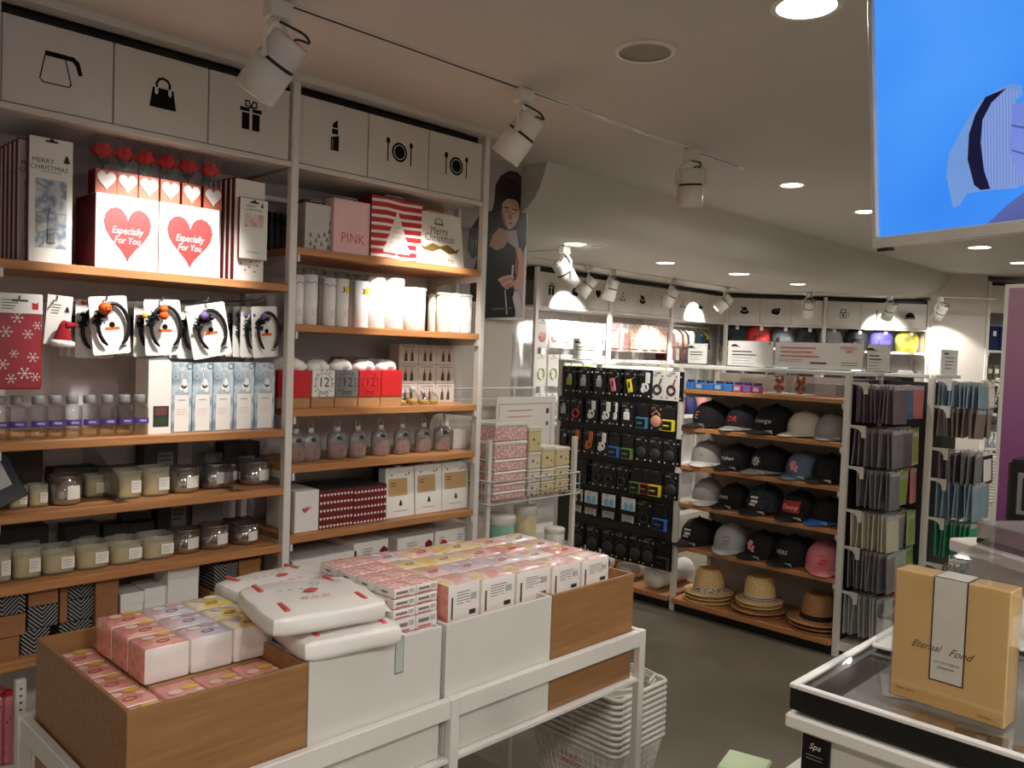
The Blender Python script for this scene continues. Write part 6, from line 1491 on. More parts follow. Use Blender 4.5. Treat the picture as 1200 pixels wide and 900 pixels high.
def tissue(kind, loc, label, w=.0955, d=.0885, h=.075, rz=0.0, group='pink tissue packs in the oak box', barcode=False, left=None):
    key = (kind, w, d, h, barcode)
    if key in PROTO: return dup(PROTO[key], loc, label, rz=rz, group=group)
    top = {'pink': tp_pink, 'blue': tp_blue, 'yellow': tp_yel, 'mixed': tp_mix, 'white': tis_w}[kind]
    t = thing('tissue_pack', label, 'tissue pack', loc, rz, group); PROTO[key] = t
    soft_box(MB(), w*.985, d*.985, h, top, tis_w, left or (tp_pink if kind == 'pink' else tis_w), .006, .002).build('film_wrap', t)
    m = MB(); uv = (Vector((1, 0, 0)), Vector((0, 1, 0)))
    if not barcode:
        ring = [(.013*math.cos(a*PI/8), .007*math.sin(a*PI/8)-.02, h+.0022) for a in range(16)]
        m.tube(ring, .0011, mat('opening_mark', (150, 84, 60) if kind != 'blue' else (90, 90, 130), .5), 4, True)
        bl_ = {'pink': (mat('blot_yellow', (240, 200, 80), .35), mat('blot_pale', (246, 214, 200), .35)), 'blue': (mat('blot_rose', (238, 176, 178), .35), mat('tissue_blot', (246, 238, 230), .4)), 'yellow': (mat('tissue_blot', (246, 238, 230), .4), mat('blot_lilac', (206, 196, 214), .35))}.get(kind, (mat('blot_yellow', (240, 200, 80), .35), mat('blot_rose', (238, 176, 178), .35)))
        m.poly([(x+.018, y+.024) for x, y in circle(.017, 14, 0, 0, .62)], bl_[0], (0, 0, h+.0024), uv); m.poly([(x-.016, y+.012) for x, y in circle(.014, 12, 0, 0, .8)], bl_[1], (0, 0, h+.0026), uv); m.poly([(x+.026, y-.002) for x, y in circle(.008, 10)], bl_[1], (0, 0, h+.0028), uv)
    else:
        m.rect(w*.14, w*.34, h*.18, h*.30, dark_grey, (0, -d/2-.0012, 0)); m.lines(w*.5, 5, h*.07, text_grey, (0, -d/2-.0012, h*.80), seed=int(w*9999)); m.rect(-w*.40, -w*.36, h*.15, h*.7, dark_grey, (0, -d/2-.0012, 0)); m.rect(w*.18, w*.36, h*.55, h*.72, light_grey, (0, -d/2-.0012, 0))
    m.build('print', t)
    return t
rows_ = ('front', 'middle', 'back')
for c, kd in enumerate(('pink', 'blue', 'yellow')):
    for r in range(3):
        tissue(kd, (.683+.0955*(c+.5), 1.664+.0885*(r+.5), .8045), f'{kd}-topped tissue pack in the {rows_[r]} row of the three by three block')
# the layer below, level with the box edge
for r in range(5):
    tissue('pink', (.643, 1.512+.0915*(r+.5), .726), f'sunk pink tissue pack along the near end of the oak box, {ORD[r]} from the front', d=.0905, group='tissue packs sunk in the oak box')
for c in range(3):
    tissue('pink', (.694+.083*(c+.5), 1.587, .7275), f'sunk pink tissue pack along the front of the oak box, {ORD[c]} from the end', w=.0825, d=.147, group='tissue packs sunk in the oak box')
t = thing('box_insert', 'plain card insert in the oak box, under the three by three block of tissues', 'insert', (.694, 1.664, BZ0+.009), 0)
MB().box(0, .245, 0, .32, 0, .802-BZ0-.009, kraft, .002).build('carton', t)
# large soft packs of cotton
cotton = mat('soft_pack_film', (242, 236, 230), .35, vary=.03, scale=9, bump=.25, coat=.25)
mark_red = mat('pack_mark_red', (214, 84, 78), .4)
def soft_pack(loc, w, d, h, label, rz=0.0, rot=None, seed=1):
    t = thing('soft_cotton_pack', label, 'pack', loc, rz, 'large white soft packs', rot)
    m = soft_box(MB(), w, d, h, cotton, cotton, cotton, .014, .006)
    r = random.Random(seed); ph = [r.uniform(0, 6) for _ in range(6)]
    for v in m.v:
        k = .0013*(math.sin(v.x*38+ph[0])+math.sin(v.y*44+ph[1]+v.x*20)); e = max(0, (abs(v.x)/(w/2))-.8)*5
        v.z += k*(v.z/h) - e*.003*(1 if v.z > h/2 else -1)*(1+math.sin(v.y*50+ph[2]))*.5
        v.y += .003*math.sin(v.z*60+v.x*25+ph[3])
    for sx in (1,):   # crimped film end
        n_ = 10; vs = []
        for i in range(n_+1):
            y = -d*.46+d*.92*i/n_; vs += [(sx*w*.49, y, h*.5+.004*math.sin(i*1.7+ph[4])), (sx*(w*.5+.016), y+.003*math.sin(i*2.1), h*.40+.004*math.sin(i*1.3+ph[5]))]
        m.add(vs, [(2*i, 2*i+1, 2*i+3, 2*i+2) for i in range(n_)], cotton, True)
    m.build('film_wrap', t)
    g = MB(); uv = (Vector((1, 0, 0)), Vector((0, 1, 0)))
    z = h+.0092
    for x, y in ((-w*.36, d*.34), (w*.30, d*.36), (-w*.34, -d*.30), (w*.34, -d*.30)): MB().box(x-.006, x+.006, y-.028, y+.028, h-.004, h+.0045, mark_red, .002).build('corner_mark', t)
    g = MB(); g.text('- - - -', .04, text_grey, (-.03, .02, z), uv); g.text('o  o', .045, MATS.get('mint_tub', light_grey), (.05, .045, z), uv); g.poly(circle(.017, 14, 0, 0, .7), mark_red, (0, 0, z), uv); g.text('o o o', .03, mark_red, (-.01, -.05, z), uv)
    g.build('print', t)
    return t
soft_pack((1.078, 1.592, .832), .235, .225, .050, 'lower white soft pack drooping over the white box edge', math.radians(-9), seed=2)
soft_pack((1.030, 1.612, .894), .260, .245, .048, 'upper white soft pack with red corner marks, nearest the pink tissues', math.radians(-11), seed=5)
soft_pack((1.12, 1.888, .852), .27, .20, .050, 'white soft pack lying behind, its flap over the box edge', math.radians(5), seed=9)
soft_pack((1.130, 1.85, .792), .28, .24, .052, 'white soft pack at the bottom behind the flat packs', 0, seed=11)
# flat tissue boxes
flat_top = patterned('film_flat_red', blobs([(232, 150, 140), (240, 224, 218), (226, 110, 96), (242, 226, 220)], 40), .3, coat=.5)
def flat_pack(loc, label, w=.066, d=.0775, h=.0245):
    key = ('flat', w, d, h)
    if key in PROTO: return dup(PROTO[key], loc, label, group='flat tissue packs')
    t = thing('flat_tissue_pack', label, 'tissue pack', loc, 0, 'flat tissue packs'); PROTO[key] = t
    soft_box(MB(), w*.985, d*.985, h*.98, flat_top, tis_w, tis_w, .003, .001).build('film_wrap', t)
    m = MB(); m.rect(-w*.42, w*.2, h*.12, h*.22, sachet_red, (0, -d/2-.0008, 0)).rect(-w*.40, w*.1, h*.42, h*.66, grey, (0, -d/2-.0008, 0)); m.rect(w*.15, w*.38, h*.4, h*.75, light_grey, (0, -d/2-.0010, 0))
    uv = (Vector((0, -1, 0)), Vector((0, 0, 1))); m.rect(-.008, .014, h*.4, h*.6, text_grey, (-w/2-.0008, 0, 0), uv)
    m.build('print', t)
    return t
FX, FY0 = 1.186, 1.512
for lv in range(3):
    for c in range(2):
        for r in range(4):
            if lv < 2 and c == 1 and r: continue
            flat_pack((FX+.066*(c+.5), FY0+.0775*(r+.5), .872+.0245*lv), f'flat tissue pack, {names[lv]} layer, {ORD[r]} from the front, {("soft pack side", "far box side")[c]}')
for lv in range(2):
    for c in range(2):
        for r in range(3 if c == 0 else 1): flat_pack((FX+.066*(c+.5)+.006, FY0+.098*(r+.5)+.004, .798+.037*lv), f'thick flat pack, {("lower", "upper")[lv]} under layer, {ORD[r]} from the front, {("soft pack side", "far box side")[c]}', d=.096, h=.0365)
# tissue packs of the far boxes: one layer above the edge, one level with it
cols = [(1.382, .112), (1.497, .128), (1.628, .140), (1.772, .128), (1.903, .132)]
kinds = [('white', 'mixed', 'yellow', 'blue', 'mixed'), ('mixed', 'blue', 'yellow', 'mixed', 'pink'), ('white', 'blue', 'mixed', 'yellow', 'pink'), ('mixed', 'white', 'pink', 'mixed', 'mixed'), ('white', 'pink', 'mixed', 'white', 'mixed')]
for c, (x0, w) in enumerate(cols):
    for r in range(4):
        z = .808 if c < 3 else .806
        tissue('mixed' if r == 0 else kinds[c][r], (x0+w/2, 1.545+.098*(r+.5), z), f'{("white-fronted", "printed", "printed", "printed")[r]} tissue pack over the far boxes, {("front", "second", "third", "rear")[r]} row, {ORD[c]} along', w=w*.995, d=.0975, h=.102-.004*c, group='tissue packs over the far boxes', barcode=(r == 0), left=tp_pink if c == 0 else None)
for c in range(3):
    for r in (range(4) if c == 2 else (0,)): tissue('mixed', (1.732+.118*(c+.5), 1.51+.116*(r+.5), .725), f'tissue pack sunk level in the far oak box, {ORD[r]} from the front, {ORD[c]} across', w=.117, d=.115, h=.078, group='tissue packs sunk in the far oak box')
for x0_, w_, d_, nm_ in ((1.348, .36, .482, 'far white box'), (1.732, .232, .36, 'far oak box')):
    t = thing('box_insert', f'plain card insert in the {nm_} under the wrapped tissue packs', 'insert', (x0_, 1.989-d_, BZ0+.009), 0)
    MB().box(0, w_, 0, d_, 0, .803-BZ0-.009, kraft, .002).build('carton', t)
t = thing('box_insert', 'plain card insert in the white box under the soft cotton packs', 'insert', (.97, 1.51, BZ0+.009), 0)
MB().box(0, .34, 0, .475, 0, .786-BZ0-.009, kraft, .002).build('carton', t)

# ------------------------------------------------------------------ shopping baskets
basket_white = mat('basket_plastic', (224, 218, 210), .4, vary=.02)
BASKET = []
def basket(loc, label, rz=0.0, group='stacked white shopping baskets'):
    if BASKET: return dup(BASKET[0], loc, label, rz=rz, group=group)
    t = thing('shopping_basket', label, 'basket', loc, rz, group); BASKET.append(t)
    W, D, H = .29, .40, .20; w, d = .22, .32
    rp = rrect(W, D, .035, 4); bp = rrect(w, d, .03, 4); k = len(rp)
    m = MB(); m.tube([(x, y, H+(.008*math.cos(y*16) if abs(x) > W*.4 else .006*math.cos(x*20))) for x, y in rp], .0075, basket_white, 6, True)
    m.tube([(x*.985, y*.985, H-.012) for x, y in rp], .004, basket_white, 5, True); m.build('rim', t)
    m = MB()
    def P(i, f): a, b = bp[i % k], rp[i % k]; return Vector((a[0]+(b[0]-a[0])*f, a[1]+(b[1]-a[1])*f, H*f))
    # lattice walls
    per = []
    for side in ((-1, 0), (1, 0), (0, -1), (0, 1)):
        n = 15 if side[0] else 11
        for j in range(n+1):
            u = -1+2*j/n
            for (f0, f1) in ((0.0, .97),):
                def q(f):
                    ww, dd = w+(W-w)*f, d+(D-d)*f
                    return Vector((side[0]*ww/2 if side[0] else u*ww*.40, side[1]*dd/2 if side[1] else u*dd*.43, H*f))
                m.bar(q(f0), q(f1), .0045, basket_white)
    for f in (.0, .14, .28, .42, .56, .70, .84):
        m.tube([P(i, f) for i in range(k)], .003, basket_white, 4, True)
    m.add([P(i, f)*.985 for f in (0.02, .96) for i in range(k)], [(i, (i+1) % k, k+(i+1) % k, k+i) for i in range(k)], basket_white); m.build('lattice_wall', t)
    MB().add([(x, y, .002) for x, y in bp], [tuple(range(k))], basket_white).build('base_panel', t)
    for e in (-1, 1):
        MB().tube([(e*W*.46, -.015, H+.004), (e*W*.45, -D*.20, H+.012), (e*W*.40, -D*.40, H+.010), (e*.05, -D*.455, H+.008)][:4], .005, basket_white, 6).build('handle', t)
        MB().lathe([(.0001, -.008), (.011, -.008), (.011, .008), (.0001, .008)], basket_white, 10, (e*W*.49, -.01, H+.012), Vector((1, 0, 0))).build('hinge', t)
    uv = (Vector((0, -1, 0)), Vector((0, 0, 1)))
    MB().text('MINISO', .024, red_thread, (-.1335, 0, .104), (uv[0], Vector((-.17, 0, .985)))).build('lettering', t)
    return t
for k in range(10):
    basket((2.315, 1.79, .004+.0205*k), f'white shopping basket by the table end, {ORD[k]} from the floor', group='shopping baskets by the table')
t = thing('basket_trolley', 'white trolley box under the far stack of baskets', 'trolley', (6.22, 1.67, 0), 0)
MB().box(-.16, .16, -.2, .2, .05, .44, white_plastic, .01).build('trolley_body', t)
for sx in (-.12, .12):
    for sy in (-.16, .16): MB().lathe([(.0001, -.012), (.025, -.012), (.025, .012), (.0001, .012)], dark_grey, 12, (sx, sy, .026), Vector((1, 0, 0))).build('wheel', t)
for k in range(14):
    basket((6.22, 1.67, .444+.0205*k), f'white shopping basket of the far stack behind the counter, {ORD[k]} from its bottom', group='shopping baskets of the far stack')
# ------------------------------------------------------------------ hanging rack along the island's side, facing the counter
RYF = GC
RBX, RBY = 4.67, 1.50
def end_rack(label, x0, x1, y, rows, post):
    t = thing('side_rack', label, 'display rack', (x0, y, 0), 0, 'end racks of the island'); w = x1-x0
    if post:
        MB().box(-.015, .015, -.015, .015, 0, GH, white_metal, .002).build('post', t)
        MB().box(-.012, .012, .016, .44, GH, GH+.02, white_metal, .003).box(.016, .42, -.015, .015, GH, GH+.02, white_metal, .003).build('top_rail', t)
        MB().box(-.008, .008, .016, .44, .1, GH-.02, MATS['pegboard']).build('side_panel', t)
    else: MB().box(.01, w-.02, -.015, .012, GH, GH+.02, white_metal, .003).build('top_rail', t)
    MB().box(.017, w-.02, -.002, .010, .1, GH-.02, MATS['pegboard']).build('back_panel', t)
    MB().box(.017, w-.02, -.22, -.003, .03, .075, white_metal, .003).build('base', t)
    for z in rows:
        b = bracket_mb(0, 0, .14, .003); b.move(Matrix(((1, 0, 0, .026 if not post else .012), (0, -.55, 0, -.016), (0, 0, .55, z+.012), (0, 0, 0, 1)))); b.build('bracket', t)
RZ = (1.396, 1.176, .969, .749, .56, .33); RZB = (1.425, 1.285, 1.065, .905, .70, .46)
end_rack('white end rack beside the caps, hung with rows of dark thin packs', GX, 4.66, RYF, RZ, False)
end_rack('white end rack past the caps, hung with pale blue and brown packs', RBX, 5.12, RBY, RZB, True)
RACKP = {}
def rack_pack(m_, w, h, loc, label, group, th=.006, insert=None, rz=0.0, rot=None):
    key = (m_.name, w, h)
    if key in RACKP: 
        return dup(RACKP[key], loc, label, rz=rz, group=group, rot=rot)
    t = thing('hanging_pack', label, 'pack', loc, rz, group, rot); RACKP[key] = t
    m = MB().box(-w/2, w/2, -th/2, th/2, -h, 0, m_, .001); m.rect(-.012, .012, -.014, -.008, dark_grey, (0, -th/2-.0005, 0)); m.build('pouch', t)
    MB().box(-w*.46, w*.46, -th/2-.001, th/2+.001, -.022, -.001, insert or light_grey, .0008).build('header', t)
    if insert: MB().rect(-w*.36, w*.36, -h*.92, -h*.24, insert, (0, -th/2-.0006, 0)).build('insert_card', t)
    return t
smoke = mat('smoky_pouch', (128, 124, 128), .3, vary=.2, coat=.4); smoke2 = mat('plum_pouch', (110, 96, 106), .3, vary=.2, coat=.4); palep = mat('pale_pouch', (176, 178, 172), .3, vary=.1, coat=.4); bluep_ = mat('ice_blue_pouch', (140, 166, 184), .3, vary=.12, coat=.4)
brownp = mat('taupe_pouch', (132, 118, 108), .35, vary=.12, coat=.3); limeh = mat('lime_header', (150, 170, 60), .5); blackp = mat('black_pouch', (26, 25, 28), .3, coat=.3); greenp_ = mat('green_mesh', (60, 150, 110), .5); ivory = mat('ivory_pouch', (206, 200, 176), .35, coat=.3); pinkpp = mat('rose_pouch', (206, 120, 116), .4, coat=.3); bluecard = mat('denim_pouch', (84, 104, 146), .4, coat=.3)
HOOKS = [  # rack row -> list of hooks: (x, n, material, height, insert, description)
 [(4.31, 9, smoke2, .19, None, 'plum grey slim pack'), (4.43, 6, bluecard, .17, None, 'denim blue pack'), (4.56, 4, pinkpp, .17, None, 'rose pink pack')],
 [(4.31, 9, smoke, .19, None, 'smoky grey pack'), (4.43, 7, smoke2, .19, None, 'plum grey pack'), (4.56, 4, ivory, .19, limeh, 'ivory pack with lime header')],
 [(4.31, 8, smoke, .19, None, 'smoky clear pack'), (4.43, 6, palep, .18, limeh, 'pale pack with lime header'), (4.56, 4, pinkpp, .18, None, 'rosy pack')],
 [(4.31, 9, ivory, .18, None, 'ivory crinkled pack'), (4.43, 7, smoke, .18, None, 'smoky flat pack'), (4.56, 4, palep, .18, None, 'pale grey pack')],
 [(4.31, 9, smoke, .20, None, 'dark smoky pouch'), (4.43, 6, palep, .20, None, 'silvery pouch'), (4.56, 4, greenp_, .16, limeh, 'green pouch with lime header')],
 [(4.31, 9, palep, .21, None, 'grey striped slim pack'), (4.43, 6, blackp, .21, pinkpp, 'black pack with pink header'), (4.56, 4, blackp, .21, white_card, 'black pack with white header')]]
HOOKB = [
 [(4.745, 9, bluep_, .135, None, 'pale blue long pack'), (4.88, 4, ivory, .135, white_card, 'ivory card pack')],
 [(4.745, 9, brownp, .15, None, 'taupe brown pack'), (4.88, 6, brownp, .15, None, 'taupe card pack')],
 [(4.745, 8, smoke, .17, None, 'grey net pack'), (4.88, 5, blackp, .17, white_card, 'black pack with white insert')],
 [(4.745, 8, bluep_, .19, None, 'ice blue bag'), (4.88, 5, bluep_, .19, white_card, 'ice blue bag with white insert')],
 [(4.745, 8, greenp_, .19, None, 'green mesh bag'), (4.88, 4, white_card, .18, None, 'white card pack')],
 [(4.745, 7, palep, .18, None, 'pale slim pack'), (4.88, 4, smoke, .18, None, 'smoky slim pack')]]
row_nm = ('top', 'second', 'third', 'fourth', 'fifth', 'lowest')
for rack, y0, zs, where in ((HOOKS, RYF, RZ, 'end rack beside the caps'), (HOOKB, RBY, RZB, 'end rack past the caps')):
    for r, hooks in enumerate(rack):
        for (x, n, m_, h, ins, nm) in hooks:
            th = thing('peg_hook', f'hook of the {nm}s, {row_nm[r]} row, {where}', 'hook', (x, y0, zs[r]-.008), 0, 'steel hooks of the end racks')
            MB().tube([(0, -.005, 0), (0, -.225, 0), (0, -.231, .01)], .003, steel, 5).build('wire', th)
            for k in range(n):
                y = y0-.222+.0235*k
                rack_pack(m_, .115 if rack is HOOKS else .125, h, (x+random.uniform(-.004, .004), y, zs[r]), f'{nm}, {row_nm[r]} row, {where}', f'{nm}s of the {where}, {row_nm[r]} row', insert=ins, rot=(random.uniform(-.05, .05), random.uniform(-.06, .06), random.uniform(-.22, .12)))
# headphones and cables beyond the rack
for k in range(8):
    x, y, z = 6.34+.05*(k % 3), 1.54+.05*(k % 4), (1.36, 1.28, 1.18)[k//3]
    t = thing('cable_bundle', f'coiled {("black", "white", "grey")[k % 3]} cable hanging past the side rack, {ORD[k]} from the top', 'cable', (x, y, z), .4*k, 'coiled cables past the rack')
    m = MB()
    for j in range(3): m.tube([(.055*math.cos(a*PI/8)*(1-.12*j), .02*math.sin(a*PI/8+j)+.006*j, .055*math.sin(a*PI/8)) for a in range(16)], .006, (blackp, white_plastic, grey)[k % 3], 5, True)
    m.build('coil', t); MB().box(-.02, .02, -.012, .012, .045, .075, (white_card, blackp, white_card)[k % 3], .003).build('clip', t)
t = thing('cable_stand', 'white wire stand holding coiled cables past the side rack', 'stand', (6.50, 1.62, 0), 0)
MB().box(-.012, .012, .10, .124, 0, 1.42, white_metal, .002).box(-.10, .10, -.1, .13, 0, .02, white_metal, .004).build('post', t)
for z in (1.36, 1.28, 1.18): MB().tube([(-.12, -.1, z+.05), (-.12, .11, z+.05), (.12, .11, z+.05), (.12, -.1, z+.05)], .004, steel, 5).build('arm', t)

# ------------------------------------------------------------------ showcase counter
CX, CYR, CZ = 1.112, .523, 1.05
t = thing('glass_showcase', 'white glass-topped showcase with black band carrying the golden perfume box', 'showcase', (CX, CYR, 0), 0)
CW, CD = .78, .95     # along +x, along -y
case_floor = mat('case_floor', (190, 186, 178), .4, vary=.06, scale=6)
m = MB()
rw_ = .011
for x0, x1, y0, y1 in ((0, CW, -rw_, 0), (0, CW, -CD, -CD+rw_), (0, rw_, -CD+rw_, -rw_), (CW-rw_, CW, -CD+rw_, -rw_)): m.box(x0, x1, y0, y1, CZ-.006, CZ, white_metal, .001)
m.build('rim', t)
m = MB()
for x0, x1, y0, y1 in ((.001, CW-.001, -.024, -.001), (.001, CW-.001, -CD+.001, -CD+.024), (.001, .024, -CD+.024, -.024), (CW-.024, CW-.001, -CD+.024, -.024)): m.box(x0, x1, y0, y1, CZ-.036, CZ-.006, black_metal, .0008)
m.build('black_band', t)
MB().box(rw_, CW-rw_, -CD+rw_, -rw_, CZ-.008, CZ-.003, glass).build('glass_top', t)
MB().box(.024, CW-.024, -CD+.024, -.024, CZ-.036, CZ-.031, black_metal).box(.045, CW-.045, -CD+.045, -.050, CZ-.031, CZ-.018, case_floor, .002).build('tray_floor', t)
MB().box(-.004, CW, -CD, .003, CZ-.062, CZ-.042, white_metal, .003).build('ledge', t)
MB().box(.02, CW-.02, -CD+.02, -.012, .10, CZ-.062, white_lam, .003).build('cabinet', t)
MB().box(-.006, CW, -CD, .012, .90, .918, white_metal, .003).build('lower_ledge', t)
MB().box(.04, CW-.04, -CD+.04, -.03, 0, .10, dark_grey).build('plinth', t)
t = thing('product_card', 'small black card with white script fixed under the showcase corner', 'card', (CX+.0185, .487, .918), -PI/2)
MB().box(-.020, .020, -.004, .001, .001, .062, black_gloss, .0008).build('panel', t); MB().text('Spa', .012, white_card, (0, -.0046, .048), shear=.3).lines(.026, 2, .005, grey, (0, -.0046, .036)).build('lettering', t)
# flat items lying in the tray
for k, (dx, dy, w, d, m_, lab) in enumerate(((.05, -.17, .07, .05, kraft, 'tan leaflet lying under the showcase glass'), (.05, -.23, .05, .06, black_gloss, 'black leaflet lying under the showcase glass'), (.16, -.12, .09, .10, white_card, 'white leaflet lying under the showcase glass'), (.05, -.30, .07, .05, kraft, 'second tan leaflet under the showcase glass, by the clear stand'))):
    q = thing('leaflet', lab, 'leaflet', (CX+dx, CYR+dy, CZ-.0178), .2*k, 'leaflets under the showcase glass'); MB().box(-w/2, w/2, -d/2, d/2, 0, .002, m_).build('sheet', q); MB().rect(-w*.3, w*.3, -d*.1, d*.1, grey, (0, 0, .0024), (Vector((1, 0, 0)), Vector((0, 1, 0)))).build('print', q)
# perfume gift box
gold_box = patterned('perfume_gold', wood((214, 170, 104), (224, 182, 116), (3, 3, 3)), .32, coat=.4)
pw, ph, pd = .141, .173, .042
py_ = (.415+.269)/2
t = thing('perfume_box', 'golden perfume box with white black-edged band standing on the showcase', 'box', (1.180, py_, CZ+.0005), -PI/2-math.radians(3))
MB().box(-pw/2, pw/2, 0, pd, 0, ph, gold_box, .0012).build('carton', t)
m = MB(); bx0, bx1 = -pw/2+.049, -pw/2+.092; zb0 = .036
m.rect(bx0, bx1, zb0, ph, black, (0, -.0006, 0)); m.rect(bx0+.0018, bx1-.0018, zb0+.0018, ph, mat('band_white', (222, 214, 200), .4), (0, -.0010, 0))
uvt = (Vector((1, 0, 0)), Vector((0, 1, 0))); m.rect(bx0, bx1, 0, pd, black, (0, 0, ph+.0006), uvt); m.rect(bx0+.0018, bx1-.0018, 0, pd, MATS['band_white'], (0, 0, ph+.0010), uvt)
m.build('band', t)
m = MB(); brown_ink = mat('brown_ink', (84, 54, 28), .5)
m.text('Eternal', .0135, brown_ink, (bx0-.004, -.0016, .079), shear=.6, wide=.95); m.text('Fond', .0145, brown_ink, (bx1-.004, -.0016, .078), shear=.6, wide=.95); m.text('EAU DE PARFUM', .0042, brown_ink, ((bx0+bx1)/2, -.0016, .062)); m.lines(.022, 1, .004, brown_ink, ((bx0+bx1)/2, -.0016, .056))
m.text('100ml 3.4fl.oz', .0046, brown_ink, (-pw/2+.020, -.0010, .013)); m.text('Perfume', .0046, brown_ink, (pw/2-.022, -.0010, .008))
m.build('lettering', t)
MB().box(-pw/2-.0012, pw/2+.0012, -.0022, pd+.0012, -.0001, ph+.0018, film, .001).build('film_wrap', t)
t = thing('clear_stand', 'clear acrylic stand upright beside the golden perfume box', 'stand', (1.24, .232, CZ), 0)
MB().box(-.05, .05, -.002, .002, 0, .155, acrylic, .001).box(-.05, .05, -.08, -.002, 0, .003, acrylic, .001).build('plate', t)
# acrylic cases and testers behind the box
def clear_case(x0, x1, y0, y1, h, label, n, z=CZ, items=dark_grey):
    q = thing('clear_case', label, 'case', ((x0+x1)/2, (y0+y1)/2, z+.0005), 0, 'clear cases on the counters'); w, d = x1-x0, y1-y0
    MB().box(-w/2, w/2, -d/2, d/2, .004, h, film, .002).build('cover', q); MB().box(-w/2-.004, w/2+.004, -d/2-.004, d/2+.004, 0, .005, white_plastic, .001).build('base_plate', q)
    for k in range(n):
        x = (x0+x1)/2-w/2+w*(k+.5)/n; c_ = ('white', 'dark', 'grey')[k % 3]
        g_ = thing('tester_pack', f'{c_} slim tester pack in the {label.split(" clear")[0]} clear case, {ORD[k]} from the golden box side', 'pack', (x, (y0+y1)/2, z+.006), 0, 'tester packs in clear cases')
        MB().box(-.014, .014, -d*.2, d*.1, 0, h*.6, (white_card, items, light_grey)[k % 3], .002).build('carton', g_); MB().rect(-.009, .009, h*.3, h*.45, grey, (0, -d*.2-.0008, 0)).build('label', g_)
clear_case(1.36, 1.50, .345, .50, .05, 'low clear case on the showcase just behind the golden box', 3)
clear_case(1.53, 1.86, .10, .45, .13, 'long clear case on the showcase behind the golden box', 6)
q = thing('tester_pot', 'small round white pot beside the low clear case', 'pot', (1.30, .43, CZ), 0); MB().lathe([(.0001, .001), (.016, .001), (.018, .006), (.018, .022), (.0001, .023)], white_plastic, 18).build('pot_body', q); MB().lathe([(.0185, .018), (.0185, .032), (.016, .034), (.0001, .034)], light_grey, 18).build('lid', q)
# second counter set at an angle
A2 = math.atan2(-.54, .84)
t = thing('angled_counter', 'white counter set at an angle behind the showcase, carrying a dark tray', 'counter', (2.10, .62, 0), A2)
MB().box(0, .55, -.34, 0, 1.075, 1.105, white_lam, .004).build('top', t); MB().box(.03, .52, -.31, -.03, 0, 1.075, white_lam, .003).build('cabinet', t)
t = thing('clear_tray', 'dark-based clear acrylic tray on the angled counter', 'tray', (2.10, .62, 1.1055), A2)
MB().box(.02, .30, -.32, -.06, 0, .012, black_gloss, .002).build('base', t); MB().box(.02, .30, -.32, -.06, .012, .05, pouch_film, .002).build('cover', t)
for k in range(3):
    c_, s_ = math.cos(A2), math.sin(A2); lx, ly = .08, -.105-.08*k
    g_ = thing('watch_box', f'{("black", "steel", "grey")[k]} small watch box in the dark tray on the angled counter', 'box', (2.10+lx*c_-ly*s_, .62+lx*s_+ly*c_, 1.1178), A2, 'watch boxes in the tray')
    MB().box(-.03, .03, -.025, .025, 0, .014, (black_gloss, steel, dark_grey)[k], .003).build('base', g_); MB().box(-.03, .03, -.025, .025, .0145, .024, (black_gloss, steel, dark_grey)[k], .003).build('lid', g_)
# black display and poster stand at the picture edge
q0 = at(1181, 545, 'x', 3.0); q1 = at(1181, 605, 'x', 3.0)
t = thing('black_speaker', 'black box speaker with grey front at the picture edge', 'speaker', (3.0, q0.y-.13, q1.z-.02), -PI/2)
MB().box(-.13, .13, 0, .18, 0, q0.z-q1.z+.04, black_metal, .01).build('cabinet', t); MB().box(-.10, .10, -.004, .001, .03, q0.z-q1.z, grey, .004).build('front_frame', t); MB().box(-.085, .085, -.006, -.003, .045, q0.z-q1.z-.015, black_gloss, .003).build('screen', t)
t2 = thing('speaker_plinth', 'dark plinth under the black speaker at the picture edge', 'plinth', (3.09, q0.y-.13, 0), 0); MB().box(-.10, .10, -.14, .14, 0, q1.z-.021, dark_grey, .005).build('plinth_body', t2)
grad = patterned('poster_violet', lambda nt, co: (lambda s_: (nt.links.new(co, s_.inputs[0]), ramp(nt, s_.outputs['Z'], [(0, (128, 62, 122)), (.35, (140, 80, 130)), (1.0, (176, 134, 150))]))[1])(nt.nodes.new('ShaderNodeSeparateXYZ')), .4)
p0 = at(1178, 333, 'x', 3.6); p1 = at(1178, 600, 'x', 3.6)
t = thing('poster_stand', 'violet poster in a slim white frame at the picture edge', 'poster', (3.6, p0.y-.30, p1.z-.10), -PI/2)
ph_ = p0.z-p1.z+.10
MB().box(-.30, .30, .0, .02, 0, ph_, white_metal, .002).build('frame', t); MB().rect(-.285, .285, .012, ph_-.015, grad, (0, -.0008, 0)).build('print', t)
for e in (-.25, .25): MB().box(e-.012, e+.012, .022, .04, -(p1.z-.10), .25, white_metal, .002).build('leg', t)
# pale green carton at the bottom edge
g0 = at(838, 890, 'z', .60)
t = thing('green_carton', 'pale green tall carton just showing at the bottom edge', 'carton', (g0.x+.052, g0.y-.045, 0), math.radians(14))
MB().box(-.05, .05, -.05, .05, 0, .592, mat('pale_green_card', (186, 206, 160), .5), .004).build('carton', t); MB().box(-.051, .051, -.051, .051, .56, .572, white_card).build('tape', t)

